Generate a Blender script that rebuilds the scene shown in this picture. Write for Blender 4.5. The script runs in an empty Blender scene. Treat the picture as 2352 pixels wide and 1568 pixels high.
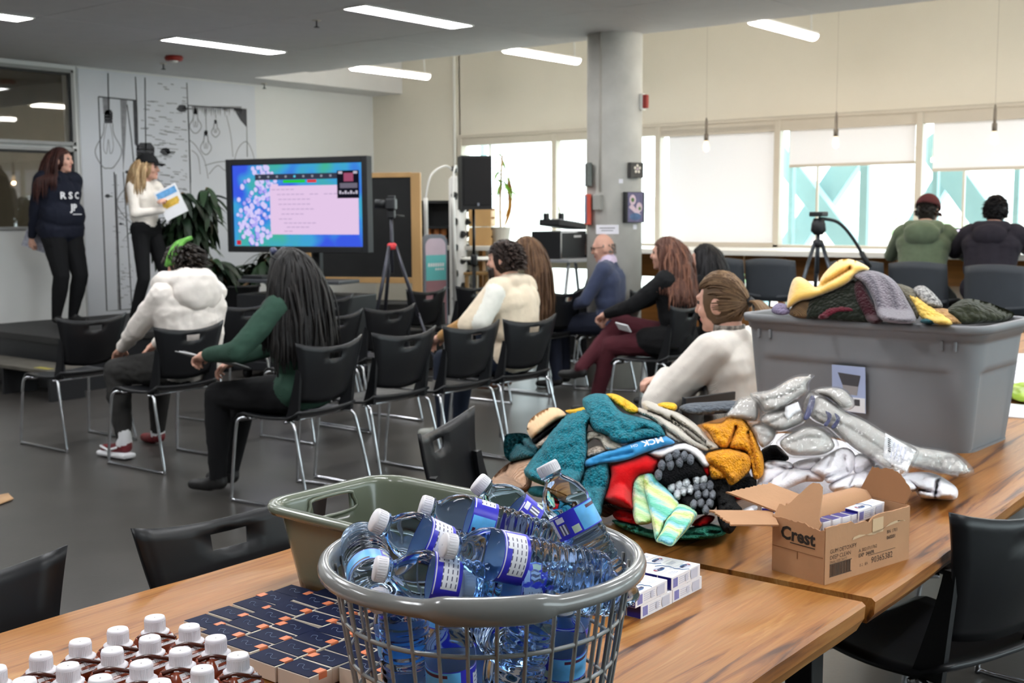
import bpy, bmesh, math, random
import numpy as np
from mathutils import Vector, Matrix, noise
from mathutils.geometry import delaunay_2d_cdt

C = bpy.context.scene.collection
SC = bpy.context.scene
PI = math.pi
rnd = random.Random(11)

# ------------------------------------------------------------------ camera
FPX, YAW, PITCH, ROLL = 2704.3, 0.903766, 0.108454, -0.0062046
EYE = Vector((0, 0, 1.45))
cf = Vector((math.sin(YAW)*math.cos(PITCH), math.cos(YAW)*math.cos(PITCH), -math.sin(PITCH)))
_r = Vector((math.cos(YAW), -math.sin(YAW), 0)); _u = _r.cross(cf)
cr = _r*math.cos(ROLL) + _u*math.sin(ROLL); cu = -_r*math.sin(ROLL) + _u*math.cos(ROLL)
cam = bpy.data.objects.new('camera', bpy.data.cameras.new('camera')); C.objects.link(cam)
cam.data.sensor_width = 36; cam.data.lens = FPX/2352*36
Mc = Matrix((cr, cu, -cf)).transposed().to_4x4(); Mc.translation = EYE
cam.matrix_world = Mc
cam.data.clip_start = 0.05; cam.data.clip_end = 200
cam.data.dof.use_dof = True; cam.data.dof.focus_distance = 1.75; cam.data.dof.aperture_fstop = 10.5
SC.camera = cam

# ------------------------------------------------------------------ world, exposure, lights
SC.view_settings.view_transform = 'Standard'; SC.view_settings.look = 'None'
SC.view_settings.exposure = 1.6; SC.view_settings.gamma = 1.0; SC.view_settings.use_curve_mapping = False
SC.cycles.max_bounces = 14; SC.cycles.diffuse_bounces = 4; SC.cycles.glossy_bounces = 4
SC.cycles.transmission_bounces = 12; SC.cycles.transparent_max_bounces = 16
SC.cycles.caustics_reflective = False; SC.cycles.caustics_refractive = True
SC.cycles.sample_clamp_indirect = 6
W = bpy.data.worlds.new('overcast_sky'); SC.world = W; W.use_nodes = True
nt = W.node_tree; bg = nt.nodes['Background']
bg.inputs[0].default_value = (0.86, 0.95, 1.0, 1); bg.inputs[1].default_value = 2.3
pl = bpy.data.lights.new('window_portal', 'AREA'); pl.shape = 'RECTANGLE'; pl.size = 14.5; pl.size_y = 1.25
pl.cycles.is_portal = True
po = bpy.data.objects.new('window_portal', pl); C.objects.link(po)
po.location = (10.86, 2.0, 1.72); po.rotation_euler = (PI/2, 0, PI/2)   # faces -X, into the room
pl2 = bpy.data.lights.new('rear_portal', 'AREA'); pl2.shape = 'RECTANGLE'; pl2.size = 8.6; pl2.size_y = 1.95; pl2.cycles.is_portal = True
po2 = bpy.data.objects.new('rear_portal', pl2); C.objects.link(po2); po2.location = (5.2, -4.62, 1.78); po2.rotation_euler = (PI/2, 0, PI)   # windows behind the camera
PANEL_E, PEND_E, BULB_E = 14.0, 13.0, 0.5

# ------------------------------------------------------------------ helpers
def ray(x, y): return cf + cr*((x-1176)/FPX) - cu*((y-784)/FPX)
def at(x, y, z=None, X=None, Y=None, d=None):
    """the 3-D point on the plane z, X or Y (or at depth d) that is seen at pixel x, y of the photograph"""
    v = ray(x, y)
    t = d if d is not None else (z-EYE.z)/v.z if z is not None else X/v.x if X is not None else Y/v.y
    return EYE + v*t
def lin(c): c = c/255; return c/12.92 if c <= .04045 else ((c+.055)/1.055)**2.4
def S(r, g, b): return (lin(r), lin(g), lin(b), 1)
def sstep(a, b, x):
    t = min(1, max(0, (x-a)/(b-a))); return t*t*(3-2*t)

_m = {}
def M(name, col=None, rough=.55, metal=0, vary=.06, vs=6, bump=0, bs=40, spec=.5, trans=0, ior=1.45, emit=0, alpha=1, sheen=0,
      coat=0, kind='noise', stretch=None, col2=None, uv=False, subs=0):
    """procedural principled material: base colour varied by noise (or mixed to col2), optional bump of noise, voronoi or waves"""
    if name in _m: return _m[name]
    m = bpy.data.materials.new(name); m.use_nodes = True; n = m.node_tree.nodes; l = m.node_tree.links
    p = n['Principled BSDF']; I = p.inputs
    I['Roughness'].default_value = rough; I['Metallic'].default_value = metal
    I['Specular IOR Level'].default_value = spec; I['IOR'].default_value = ior
    I['Transmission Weight'].default_value = trans; I['Alpha'].default_value = alpha
    I['Sheen Weight'].default_value = sheen; I['Coat Weight'].default_value = coat; I['Coat Roughness'].default_value = .15
    if subs: I['Subsurface Weight'].default_value = subs; I['Subsurface Radius'].default_value = (.012, .005, .003)
    col = tuple(col)
    tc = n.new('ShaderNodeTexCoord'); src = tc.outputs['UV' if uv else 'Object']
    if stretch:
        mp = n.new('ShaderNodeMapping'); mp.inputs['Scale'].default_value = stretch; l.new(src, mp.inputs[0]); src = mp.outputs[0]
    if vary or col2:
        nz = n.new('ShaderNodeTexNoise'); nz.inputs['Scale'].default_value = vs; nz.inputs['Detail'].default_value = 3
        l.new(src, nz.inputs['Vector'])
        rp = n.new('ShaderNodeValToRGB'); e = rp.color_ramp.elements
        e[0].position = .3; e[1].position = .7
        c2 = col2 or tuple(min(1, c*(1+vary)) for c in col[:3])+(1,)
        e[0].color = col if col2 else tuple(c*(1-vary) for c in col[:3])+(1,); e[1].color = c2
        l.new(nz.outputs['Fac'], rp.inputs['Fac']); l.new(rp.outputs[0], I['Base Color'])
    else: I['Base Color'].default_value = col
    if bump:
        bp = n.new('ShaderNodeBump'); bp.inputs['Strength'].default_value = min(1, bump); bp.inputs['Distance'].default_value = .007
        if kind == 'noise':
            t = n.new('ShaderNodeTexNoise'); t.inputs['Scale'].default_value = bs; t.inputs['Detail'].default_value = 4; o = t.outputs['Fac']
        elif kind == 'vor':
            t = n.new('ShaderNodeTexVoronoi'); t.inputs['Scale'].default_value = bs; o = t.outputs['Distance']; bp.invert = True
        else:
            t = n.new('ShaderNodeTexWave'); t.inputs['Scale'].default_value = bs; t.inputs['Distortion'].default_value = .6
            t.bands_direction = 'X'; o = t.outputs['Fac']
        l.new(src, t.inputs['Vector']); l.new(o, bp.inputs['Height']); l.new(bp.outputs[0], I['Normal'])
    if emit:
        I['Emission Color'].default_value = col; I['Emission Strength'].default_value = emit
    _m[name] = m; return m

def glassy(name, tint=(1, 1, 1, 1), gloss=.06, rough=.02, opac=0.0, ocol=(1, 1, 1, 1)):
    """thin clear sheet: mostly transparent, a constant part mirror, an optional part tinted diffuse"""
    if name in _m: return _m[name]
    m = bpy.data.materials.new(name); m.use_nodes = True; n = m.node_tree.nodes; l = m.node_tree.links
    n.remove(n['Principled BSDF'])
    tr = n.new('ShaderNodeBsdfTransparent'); tr.inputs[0].default_value = tint
    gl = n.new('ShaderNodeBsdfGlossy'); gl.inputs['Roughness'].default_value = rough
    fr = n.new('ShaderNodeLayerWeight'); fr.inputs[0].default_value = .5
    pw = n.new('ShaderNodeMath'); pw.operation = 'POWER'; pw.inputs[1].default_value = 4.5; l.new(fr.outputs['Facing'], pw.inputs[0])
    ad = n.new('ShaderNodeMath'); ad.operation = 'MULTIPLY_ADD'; ad.inputs[1].default_value = .7; ad.inputs[2].default_value = .03+gloss; ad.use_clamp = True
    l.new(pw.outputs[0], ad.inputs[0])
    mx = n.new('ShaderNodeMixShader'); l.new(ad.outputs[0], mx.inputs[0]); l.new(tr.outputs[0], mx.inputs[1]); l.new(gl.outputs[0], mx.inputs[2])
    out = mx
    if opac:
        df = n.new('ShaderNodeBsdfDiffuse'); df.inputs[0].default_value = ocol
        m2 = n.new('ShaderNodeMixShader'); m2.inputs[0].default_value = opac
        l.new(mx.outputs[0], m2.inputs[1]); l.new(df.outputs[0], m2.inputs[2]); out = m2
    l.new(out.outputs[0], n['Material Output'].inputs[0])
    _m[name] = m; return m

class MB:
    """collects shapes and links them as ONE mesh object"""
    def __init__(s): s.v = []; s.f = []; s.mi = []; s.sm = []; s.uv = None
    def add(s, vs, fs, mi=0, sm=True, T=None):
        k = len(s.v)
        s.v += [tuple(T @ Vector(p)) if T is not None else tuple(p) for p in vs]
        s.f += [tuple(i+k for i in f) for f in fs]; s.mi += [mi]*len(fs); s.sm += [sm]*len(fs); return s
    def box(s, c, d, b=0.0, mi=0, T=None):
        """box of size d centred at c; b chamfers all edges"""
        x, y, z = d[0]/2, d[1]/2, d[2]/2; c = Vector(c)
        if b <= 0:
            vs = [c+Vector((i*x, j*y, k*z)) for i in (-1, 1) for j in (-1, 1) for k in (-1, 1)]
            return s.add(vs, [(0, 1, 3, 2), (4, 6, 7, 5), (0, 4, 5, 1), (2, 3, 7, 6), (0, 2, 6, 4), (1, 5, 7, 3)], mi, False, T)
        b = min(b, x*.9, y*.9, z*.9)
        bm = bmesh.new(); bmesh.ops.create_cube(bm, size=1)
        for v in bm.verts: v.co = Vector((v.co.x*d[0], v.co.y*d[1], v.co.z*d[2]))+c
        bmesh.ops.bevel(bm, geom=bm.edges[:], offset=b, segments=2, affect='EDGES', profile=.5)
        return s.bm(bm, mi, T, False)
    def bm(s, bm, mi=0, T=None, sm=True):
        bm.verts.ensure_lookup_table(); bm.verts.index_update()
        s.add([v.co for v in bm.verts], [tuple(v.index for v in f.verts) for f in bm.faces], mi, sm, T); bm.free(); return s
    def tube(s, path, r, n=8, mi=0, flat=None, T=None, caps=True, closed=False):
        """tube along path; r is a number or one per point; flat=(a,b) scales the section"""
        P = [Vector(p) for p in path]; k = len(P); R = r if hasattr(r, '__len__') else [r]*k
        tg = []
        for i in range(k):
            a = P[(i-1) % k] if closed or i else P[i]; b = P[(i+1) % k] if closed or i < k-1 else P[i]
            t = (b-a); tg.append(t.normalized() if t.length > 1e-9 else Vector((0, 0, 1)))
        up = Vector((0, 0, 1)) if abs(tg[0].z) < .9 else Vector((1, 0, 0))
        nx = tg[0].cross(up).normalized(); vs = []; fs = []
        fa, fb = flat or (1, 1)
        for i in range(k):
            nx = (nx - tg[i]*nx.dot(tg[i])).normalized(); ny = tg[i].cross(nx)
            for j in range(n):
                a = 2*PI*j/n; vs.append(P[i] + nx*(math.cos(a)*R[i]*fa) + ny*(math.sin(a)*R[i]*fb))
        for i in range(k if closed else k-1):
            for j in range(n):
                i2 = (i+1) % k
                fs.append((i*n+j, i*n+(j+1) % n, i2*n+(j+1) % n, i2*n+j))
        if caps and not closed: fs += [tuple(range(n-1, -1, -1)), tuple((k-1)*n+j for j in range(n))]
        return s.add(vs, fs, mi, True, T)
    def lathe(s, prof, n=24, mi=0, T=None, caps=True):
        """profile [(r,z)] from bottom to top turned about z"""
        vs = []; fs = []; k = len(prof)
        for r, z in prof:
            for j in range(n):
                a = 2*PI*j/n; vs.append((r*math.cos(a), r*math.sin(a), z))
        for i in range(k-1):
            for j in range(n): fs.append((i*n+j, i*n+(j+1) % n, (i+1)*n+(j+1) % n, (i+1)*n+j))
        if caps: fs += [tuple(range(n-1, -1, -1)), tuple((k-1)*n+j for j in range(n))]
        return s.add(vs, fs, mi, True, T)
    def grid(s, nu, nv, fn, mi=0, cu=False, sm=True, T=None, skip=None):
        """surface fn(i/nu, j/nv)"""
        vs = []; fs = []; U = nu if cu else nu+1
        for j in range(nv+1):
            for i in range(U): vs.append(fn(i/nu, j/nv))
        for j in range(nv):
            for i in range(nu):
                if skip and skip((i+.5)/nu, (j+.5)/nv): continue
                i2 = (i+1) % U if cu else i+1
                fs.append((j*U+i, j*U+i2, (j+1)*U+i2, (j+1)*U+i))
        return s.add(vs, fs, mi, sm, T)
    def ell(s, c, r, mi=0, T=None, rot=None, n=16, m=10):
        c = Vector(c); R = rot or Matrix.Identity(3); vs = []; fs = []
        for j in range(1, m):
            p = PI*j/m
            for i in range(n):
                a = 2*PI*i/n
                vs.append(c + R @ Vector((r[0]*math.sin(p)*math.cos(a), r[1]*math.sin(p)*math.sin(a), r[2]*math.cos(p))))
        t = len(vs); vs += [c + R @ Vector((0, 0, r[2])), c - R @ Vector((0, 0, r[2]))]
        for j in range(m-2):
            for i in range(n): fs.append((j*n+i, (j+1)*n+i, (j+1)*n+(i+1) % n, j*n+(i+1) % n))
        for i in range(n): fs += [(t, i, (i+1) % n), (t+1, (m-2)*n+(i+1) % n, (m-2)*n+i)]
        return s.add(vs, fs, mi, True, T)
    def prism(s, poly, h, mi=0, T=None, sm=False):
        """flat outline (x,y) extruded from z=0 to h"""
        k = len(poly); vs = [(x, y, 0) for x, y in poly]+[(x, y, h) for x, y in poly]
        fs = [tuple(range(k-1, -1, -1)), tuple(range(k, 2*k))]+[(i, (i+1) % k, k+(i+1) % k, k+i) for i in range(k)]
        return s.add(vs, fs, mi, sm, T)
    def text(s, body, size, T, mi=0, bold=0.0, align='CENTER'):
        """flat lettering: body in the plane of T, its x to the right and y up"""
        cu_ = bpy.data.curves.new('lettering', 'FONT'); cu_.body = body; cu_.size = size; cu_.align_x = align; cu_.align_y = 'CENTER'
        cu_.offset = bold; cu_.resolution_u = 2
        o = bpy.data.objects.new('lettering', cu_); C.objects.link(o); bpy.context.view_layer.update()
        me = bpy.data.meshes.new_from_object(o.evaluated_get(bpy.context.evaluated_depsgraph_get()))
        s.add([v.co for v in me.vertices], [tuple(p.vertices) for p in me.polygons], mi, False, T)
        bpy.data.objects.remove(o); bpy.data.curves.remove(cu_); bpy.data.meshes.remove(me); return s
    def build(s, name, mats, parent=None, loc=None, rot=None):
        me = bpy.data.meshes.new(name); me.from_pydata(s.v, [], s.f)
        for m in (mats if isinstance(mats, (list, tuple)) else [mats]): me.materials.append(m)
        me.polygons.foreach_set('material_index', s.mi); me.polygons.foreach_set('use_smooth', s.sm)
        if s.uv:
            ul = me.uv_layers.new(name='UVMap'); li = np.empty(len(me.loops), dtype=np.int32); me.loops.foreach_get('vertex_index', li)
            ul.data.foreach_set('uv', np.array(s.uv, dtype=np.float32)[li].ravel())
        me.validate(); me.update()
        return link(name, me, parent, loc, rot)
def link(name, me, parent=None, loc=None, rot=None):
    o = bpy.data.objects.new(name, me); C.objects.link(o)
    if parent: o.parent = parent
    if loc is not None: o.location = loc
    if rot is not None: o.rotation_euler = rot
    return o
def tag(o, label, cat, group=None, kind=None):
    o['label'] = label; o['category'] = cat
    if group: o['group'] = group
    if kind: o['kind'] = kind
    return o
def thing(name, label, cat, loc=(0, 0, 0), rz=0, group=None):
    o = bpy.data.objects.new(name, None); C.objects.link(o); o.location = loc; o.rotation_euler = (0, 0, rz)
    o.empty_display_size = .05
    return tag(o, label, cat, group)
def struct(o): o['kind'] = 'structure'; return o
def dup(root, loc=None, rz=None, label=None, group=None, mat=None):
    """a copy of a thing with copies of its parts and sub-parts"""
    r = root.copy(); C.objects.link(r)
    if loc is not None: r.location = loc
    if rz is not None: r.rotation_euler = (0, 0, rz)
    if mat is not None: r.matrix_world = mat
    if label: r['label'] = label
    if group: r['group'] = group
    for ch in list(root.children):
        c = ch.copy(); C.objects.link(c); c.parent = r
        for g in list(ch.children):
            d = g.copy(); C.objects.link(d); d.parent = c
    return r
def lean(o, thick=.004, off=0):
    md = o.modifiers.new('thickness', 'SOLIDIFY'); md.thickness = thick; md.offset = off; return o
def frame3(x, y, o=(0, 0, 0)):
    """matrix with axes x, y (made square) and x*y, at o"""
    x = Vector(x).normalized(); y = Vector(y); y = (y-x*y.dot(x)).normalized(); z = x.cross(y)
    T = Matrix((x, y, z)).transposed().to_4x4(); T.translation = Vector(o); return T
def smooth_path(P, k=6, closed=False):
    P = [Vector(p) for p in P]; n = len(P); out = []
    for i in range(n if closed else n-1):
        a, b, c, d = (P[(i-1) % n] if closed or i else P[i]), P[i], P[(i+1) % n], (P[(i+2) % n] if closed or i+2 < n else P[(i+1) % n])
        for j in range(k):
            t = j/k
            out.append(.5*((2*b)+(c-a)*t+(2*a-5*b+4*c-d)*t*t+(3*b-a-3*c+d)*t**3))
    if not closed: out.append(P[-1])
    return out
# ------------------------------------------------------------------ the room
ZC, YM, XW, XE = 2.9, 10.62, 10.70, 8.40
m_floor = M('concrete_floor', S(64, 61, 58), rough=.30, vary=.16, vs=3.5, bump=.05, bs=60, spec=.55)
m_ceil = M('ceiling_board', S(216, 214, 214), rough=.9, vary=.02)
m_cream = M('cream_paint', S(230, 224, 210), rough=.85, vary=.015, vs=2)
m_white = M('white_paint', S(214, 214, 212), rough=.7, vary=.015, vs=2)
m_mural = M('mural_paint', S(205, 207, 213), rough=.75, vary=.02, vs=2)
m_alu = M('painted_aluminium', S(200, 192, 178), rough=.5, vary=.02)
m_wood = M('counter_oak', S(176, 116, 58), rough=.5, vary=.2, vs=4, stretch=(1, .3, 6))
m_whitelam = M('white_laminate', S(236, 234, 228), rough=.4, vary=.01)
m_conc = M('column_concrete', S(188, 185, 178), rough=.8, vary=.1, vs=5, bump=.15, bs=30)
m_black = M('black_plastic', S(24, 25, 28), rough=.5, vary=.05)
m_blackm = M('black_metal', S(20, 20, 22), rough=.4, metal=.4, vary=.03)
m_ink = M('mural_ink', S(70, 70, 74), rough=.8, vary=.2, vs=20)
m_inkl = M('mural_ink_light', S(134, 134, 138), rough=.8, vary=.2, vs=20)
m_glass = glassy('window_glass', (.95, .985, .98, 1), .02)
m_oglass = glassy('office_glass', (.9, .9, .88, 1), .06)
m_panel = M('light_diffuser', (.96, .98, 1, 1), vary=0, emit=PANEL_E)
m_pend = M('pendant_tube', (1, .96, .88, 1), vary=0, emit=PEND_E)

def room():
    b = MB(); b.box((2.9, 2.3, -.1), (16.2, 17, .2)); struct(b.build('floor', m_floor))
    b = MB(); b.box((1.7, 2.055, ZC+.76), (13.4, 16.11, 1.5)); b.box((2.93, 10.40, ZC+.76), (15.86, .58, 1.5))
    ce = struct(b.build('ceiling', m_ceil))
    proto = None                                           # ceiling boards with recessed joints, the ones in view
    for i in range(-4, 4):
        for j in range(-4, 5):
            x0, y0 = 3.6+1.2*i, 2.62+1.1*(j+3)-.0
            if y0 > 9.2 or x0 > 7.3 or y0 < 0: continue
            if proto is None:
                q = MB(); q.box((.6, .55, -.005), (1.193, 1.093, .012), .002); o = q.build('ceiling_board', m_ceil, ce); proto = o.data
            else: o = link('ceiling_board', proto, ce)
            o.location = (x0, y0, ZC+.008)
    b = MB(); b.box((9.65, 2.3, 4.5), (2.5, 17, .12)); struct(b.build('ceiling_upper', m_cream))
    # wall with the mural: openings of the glazed office partition at its left
    b = MB()
    b.box((8.66, YM+.08, 2.2), (4.1, .16, 4.6)); b.box((.8, YM+.08, .65), (11.6, .16, 1.37)); b.box((.8, YM+.08, 2.122), (11.6, .08, .06))
    b.box((.8, YM+.08, 3.7), (11.6, .16, 1.69)); b.box((6.578, YM+.08, 2.2), (.07, .14, 4)); b.box((-1.5, YM+.08, 2.2), (7, .16, 4))
    struct(b.build('wall_front', [m_white]))
    q = MB(); q.box((7.72, YM-.004, 1.45), (2.2, .008, 2.88), .002)
    tag(q.build('mural_panel', m_mural), 'pale mural panel on the end wall behind the plant and screen', 'mural panel')
    for k, (z0, z1) in enumerate(((1.336, 2.092), (2.152, 2.852))):
        q = MB(); q.box((4.27, YM+.05, (z0+z1)/2), (4.54, .012, z1-z0)); w = struct(q.build('window_%d' % (k+8), m_oglass))
        f = MB(); zc = (z0+z1)/2
        for z in (z0, z1): f.box((4.27, YM-.002, z), (4.6, .03, .035), .004)
        f.box((6.552, YM-.002, zc), (.035, .03, z1-z0+.03), .004)
        f.build('window_frame', M('grey_frame', S(150, 150, 148), rough=.5), w)
        g = MB(); g.box((4.27, YM+.02, z1-.028), (4.54, .02, .02)); g.box((6.525, YM+.02, zc), (.02, .02, z1-z0-.05)); g.build('gasket', m_black, w)
    b = MB(); b.box((4, 13.9, 1.5), (7, .1, 3)); b.box((7.5, 12.3, 1.5), (.1, 3.2, 3)); b.box((.5, 12.3, 1.5), (.1, 3.2, 3)); b.box((4, 12.3, 3.0), (7, 3.2, .1)); b.box((4, 12.3, -.05), (7, 3.2, .1))
    struct(b.build('wall_office', M('office_paint', S(120, 114, 102), rough=.9)))
    for x, y, z, l in ((5.3, 13.0, 2.72, .9),):  # strip light added to brighten the otherwise dark office box
        q = MB(); q.box((x, y, z), (l, .16, .05), .01); fx = tag(q.build('office_fill_light', m_pend), 'added strip light brightening the glazed office'+(', by its wall' if x > 6 else ', in its middle'), 'ceiling light')
        for s in (-.35, .35): c = MB(); c.tube([(x+s*l, y, z+.02), (x+s*l, y, 2.97)], .006, 6); c.build('hanger', m_alu, fx)
    # window wall
    b = MB(); b.box((XW+.08, 9.9, 2.2), (.16, 1.44, 4.6)); b.box((XW+.08, 1.6, 3.46), (.16, 15.2, 2.2)); b.box((XW+.08, 1.6, .97), (.16, 15.2, .27)); b.box((XW+.08, 1.6, .2), (.16, 15.2, .62))
    for y in (8.9, 6.1, 3.4, .6, -2.2, -5): b.box((XW+.08, y, .7), (.16, .5, .4))
    struct(b.build('wall_right', m_cream))
    b = MB(); b.box((-5.1, 2.3, 2.2), (.2, 17, 4.6)); struct(b.build('wall_left', m_white))
    b = MB(); b.box((-2.1, -4.6, 2.2), (6, .2, 4.6)); b.box((10.15, -4.6, 2.2), (1.3, .2, 4.6)); b.box((5.2, -4.6, .4), (8.8, .2, .8)); b.box((5.2, -4.6, 3.64), (8.8, .2, 1.75)); struct(b.build('wall_back', m_white))
    for k in range(6):
        x = 1.6+1.44*k; q = MB(); q.box((x, -4.62, 1.78), (1.38, .012, 1.96)); w = struct(q.build('window_%d' % (k+12), m_glass)); q = MB(); q.box((x+.71, -4.6, 1.78), (.06, .1, 1.98)); q.build('mullion', m_alu, w)
    b = MB(); b.box((XW-.01, 1.6, 2.345), (.05, 15.2, .035), .005); b.box((XW+.05, 1.6, 2.305), (.13, 15.2, .125), .004); struct(b.build('trim_1', m_alu))
    b = MB(); b.box((XW-.005, 1.6, 1.115), (.05, 15.2, .03), .004); struct(b.build('trim_2', m_alu))
    ys = [9.18, 7.80, 6.465, 5.12, 3.74, 2.37, 1.0, -.37, -1.74, -3.1, -4.5, -5.9]
    m_blind = bpy.data.materials.new('blind_fabric'); m_blind.use_nodes = True
    n = m_blind.node_tree.nodes; l = m_blind.node_tree.links; n.remove(n['Principled BSDF'])
    d = n.new('ShaderNodeBsdfDiffuse'); d.inputs[0].default_value = (.85, .84, .84, 1)
    t = n.new('ShaderNodeBsdfTranslucent'); t.inputs[0].default_value = (.125, .125, .136, 1)
    tp = n.new('ShaderNodeBsdfTransparent'); a = n.new('ShaderNodeAddShader'); mx = n.new('ShaderNodeMixShader'); mx.inputs[0].default_value = .025
    l.new(d.outputs[0], a.inputs[0]); l.new(t.outputs[0], a.inputs[1]); l.new(a.outputs[0], mx.inputs[1]); l.new(tp.outputs[0], mx.inputs[2]); l.new(mx.outputs[0], n['Material Output'].inputs[0])
    drops = {2: 1.13, 3: 1.885, 4: 1.81, 5: 1.6, 6: 1.13, 7: 1.8, 8: 1.13}
    for i in range(len(ys)-1):
        y1, y0 = ys[i]-.03, ys[i+1]+.03
        q = MB(); q.box((XW+.1, (y0+y1)/2, 1.68), (.012, y1-y0, 1.13)); w = struct(q.build('window_%d' % (i+1) if i < 7 else 'window_%d' % (i+4), m_glass))
        f = MB(); f.box((XW+.02, y1+.03, 1.72), (.1, .062, 1.24), .006); f.box((XW+.1, y1-.34, 1.7), (.03, .02, 1.14)); f.build('mullion', m_alu, w)
        q = MB(); q.box((XW+.1, (y0+y1)/2, .68), (.012, y1-y0, .36)); q.build('low_pane', m_glass, w)
        if i in drops:
            words = {2: 'white roller blind pulled right down to the counter', 3: 'half raised white roller blind behind the hanging bulb left of the green hoodie', 4: 'half raised white roller blind above the two people at the counter'}
            bl = thing('roller_blind', words.get(i, 'white roller blind out of frame, %s past the right edge' % {5: 'first', 6: 'second', 7: 'third', 8: 'fourth'}.get(i, 'next')), 'blind', (XW-.005, (y0+y1)/2, 0), 0, 'roller blinds of the window wall')
            wd = y1-y0-.1
            q = MB(); q.box((.03, -.03, (2.235+drops[i])/2), (.002, wd, 2.235-drops[i])); q.build('fabric', m_blind, bl)
            q = MB(); q.box((.03, -.03, drops[i]), (.022, wd, .028), .004); q.build('bottom_rail', m_alu, bl)
            q = MB(); q.box((.02, 0, 2.262), (.06, y1-y0, .075), .006); q.build('cassette', m_alu, bl)
    q = MB(); q.tube([(XW-.02, 9.25, 1.1), (XW-.02, 9.25, 4.4)], .018, 10)
    tag(q.build('conduit_pipe', m_whitelam), 'thin white vertical pipe on the window wall beside the first window', 'pipe')
    # column
    q = MB(); q.lathe([(.228, 0), (.228, 4.4)], 64); o = struct(q.build('column', m_conc, None, (8.30, 5.44, 0)))
    # counter along the window wall
    ct = thing('window_counter', 'long white window counter with oak panels under it', 'counter', (XW, 2, 0))
    q = MB(); q.box((-.46, 0, 1.075), (.88, 14.3, .05), .006); q.build('worktop', m_whitelam, ct)
    pr = None
    for k in range(12):
        y = 6.45-1.37*k*.55
        if pr is None:
            q = MB(); q.box((0, 0, 0), (.02, .735, .25), .004); pr = q.build('apron_panel', m_wood, ct); o = pr
        else: o = link('apron_panel', pr.data, ct)
        o.location = (-.28, y-2, .92)
        if k == 0:
            q = MB(); q.box((0, 0, 0), (.02, .735, .5), .004); p2 = q.build('base_panel', m_wood, ct); o2 = p2
        else: o2 = link('base_panel', p2.data, ct)
        o2.location = (-.1, y-2, .28)
    for y in (8.6, 6.9, 4.9, 2.9, .9, -1.1, -3.1):
        q = MB(); q.box((-.32, y-2, .525), (.06, .06, 1.05), .005); q.build('leg', m_wood, ct)
    # outside: braces of the facade, a ground, pale blocks and trees far off
    m_steel = M('facade_steel', S(150, 176, 178), rough=.6, vary=.04)
    def brace(p, q_, w, label, X=11.7):
        a, c = at(*p, X=X), at(*q_, X=X); c = a+(c-a)*((-4-a.z)/(c.z-a.z)); b = MB(); d_ = c-a; b.box((0, 0, 0), (.16, w, d_.length), .01)
        o = b.build('facade_brace', m_steel); z = d_.normalized(); o.matrix_world = frame3((1, 0, 0), z.cross(Vector((1, 0, 0))), (a+c)/2)
        tag(o, label, 'brace', 'steel braces outside the windows')
    brace((1790, 350), (2010, 640), .21, 'teal steel brace outside, falling to the right behind the tripod')
    brace((2000, 300), (1770, 640), .25, 'teal steel brace outside, rising to the right behind the tripod', 11.95)
    brace((2130, 320), (2340, 610), .25, 'teal steel brace outside behind the dark jacket')
    brace((2260, 260), (2080, 560), .17, 'thin teal steel brace outside behind the green hoodie', 11.95)
    for px in (1112, 1985, 2148, 2335, 1818):
        p = at(px, 480, X=11.3); b = MB(); b.box((p.x, p.y, 0), (.08, .05 if px != 1985 else .08, 8), .005)
        tag(b.build('facade_post', m_steel), 'slim steel facade post outside, '+{1112: 'behind the loudspeaker', 1985: 'right of the crossed braces', 2148: 'behind the green hoodie', 2335: 'behind the dark jacket', 1818: 'left of the crossed braces'}[px], 'post', 'facade posts outside')
    b = MB(); b.box((60, 10, -4.2), (97, 160, .4)); struct(b.build('ground_outside', M('lot_ground', S(206, 210, 204), rough=.9, vary=.1, vs=.2)))
    for k, (x, y, w, d_, h, c) in enumerate(((46, 4, 9, 12, 4.4, (226, 226, 226)), (58, 22, 10, 14, 5.2, (222, 206, 200)), (44, -16, 8, 9, 4.0, (214, 220, 224)), (62, 48, 12, 16, 5.6, (224, 222, 216)))):
        bd = thing('far_building', ['low white building far outside the window, behind the green hoodie', 'low reddish building far outside, seen between the crossed braces', 'low blue grey building far outside by the right edge', 'wide beige building far outside behind the dragon plant'][k], 'building', (x, y, -4))
        q = MB(); q.box((0, 0, h/2), (w, d_, h)); q.build('wall', M('bld%d' % k, S(*c), rough=.9), bd)
        q = MB(); q.add([(-w/2-.3, -d_/2-.3, h), (w/2+.3, -d_/2-.3, h), (w/2+.3, d_/2+.3, h), (-w/2-.3, d_/2+.3, h), (0, -d_/2-.3, h+1.6), (0, d_/2+.3, h+1.6)], [(0, 3, 5, 4), (1, 4, 5, 2), (0, 4, 1), (2, 5, 3), (0, 1, 2, 3)], 0, False); q.build('roof', M('bldroof%d' % k, S(200, 194, 192), rough=.9), bd)
        for i in range(3):
            q = MB(); q.box((-w/2-.02, d_*(i-1)*.3, h*.55), (.06, 1.2, 1.3)); q.build('window', M('far_window', S(150, 160, 168), rough=.2), bd)
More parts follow.
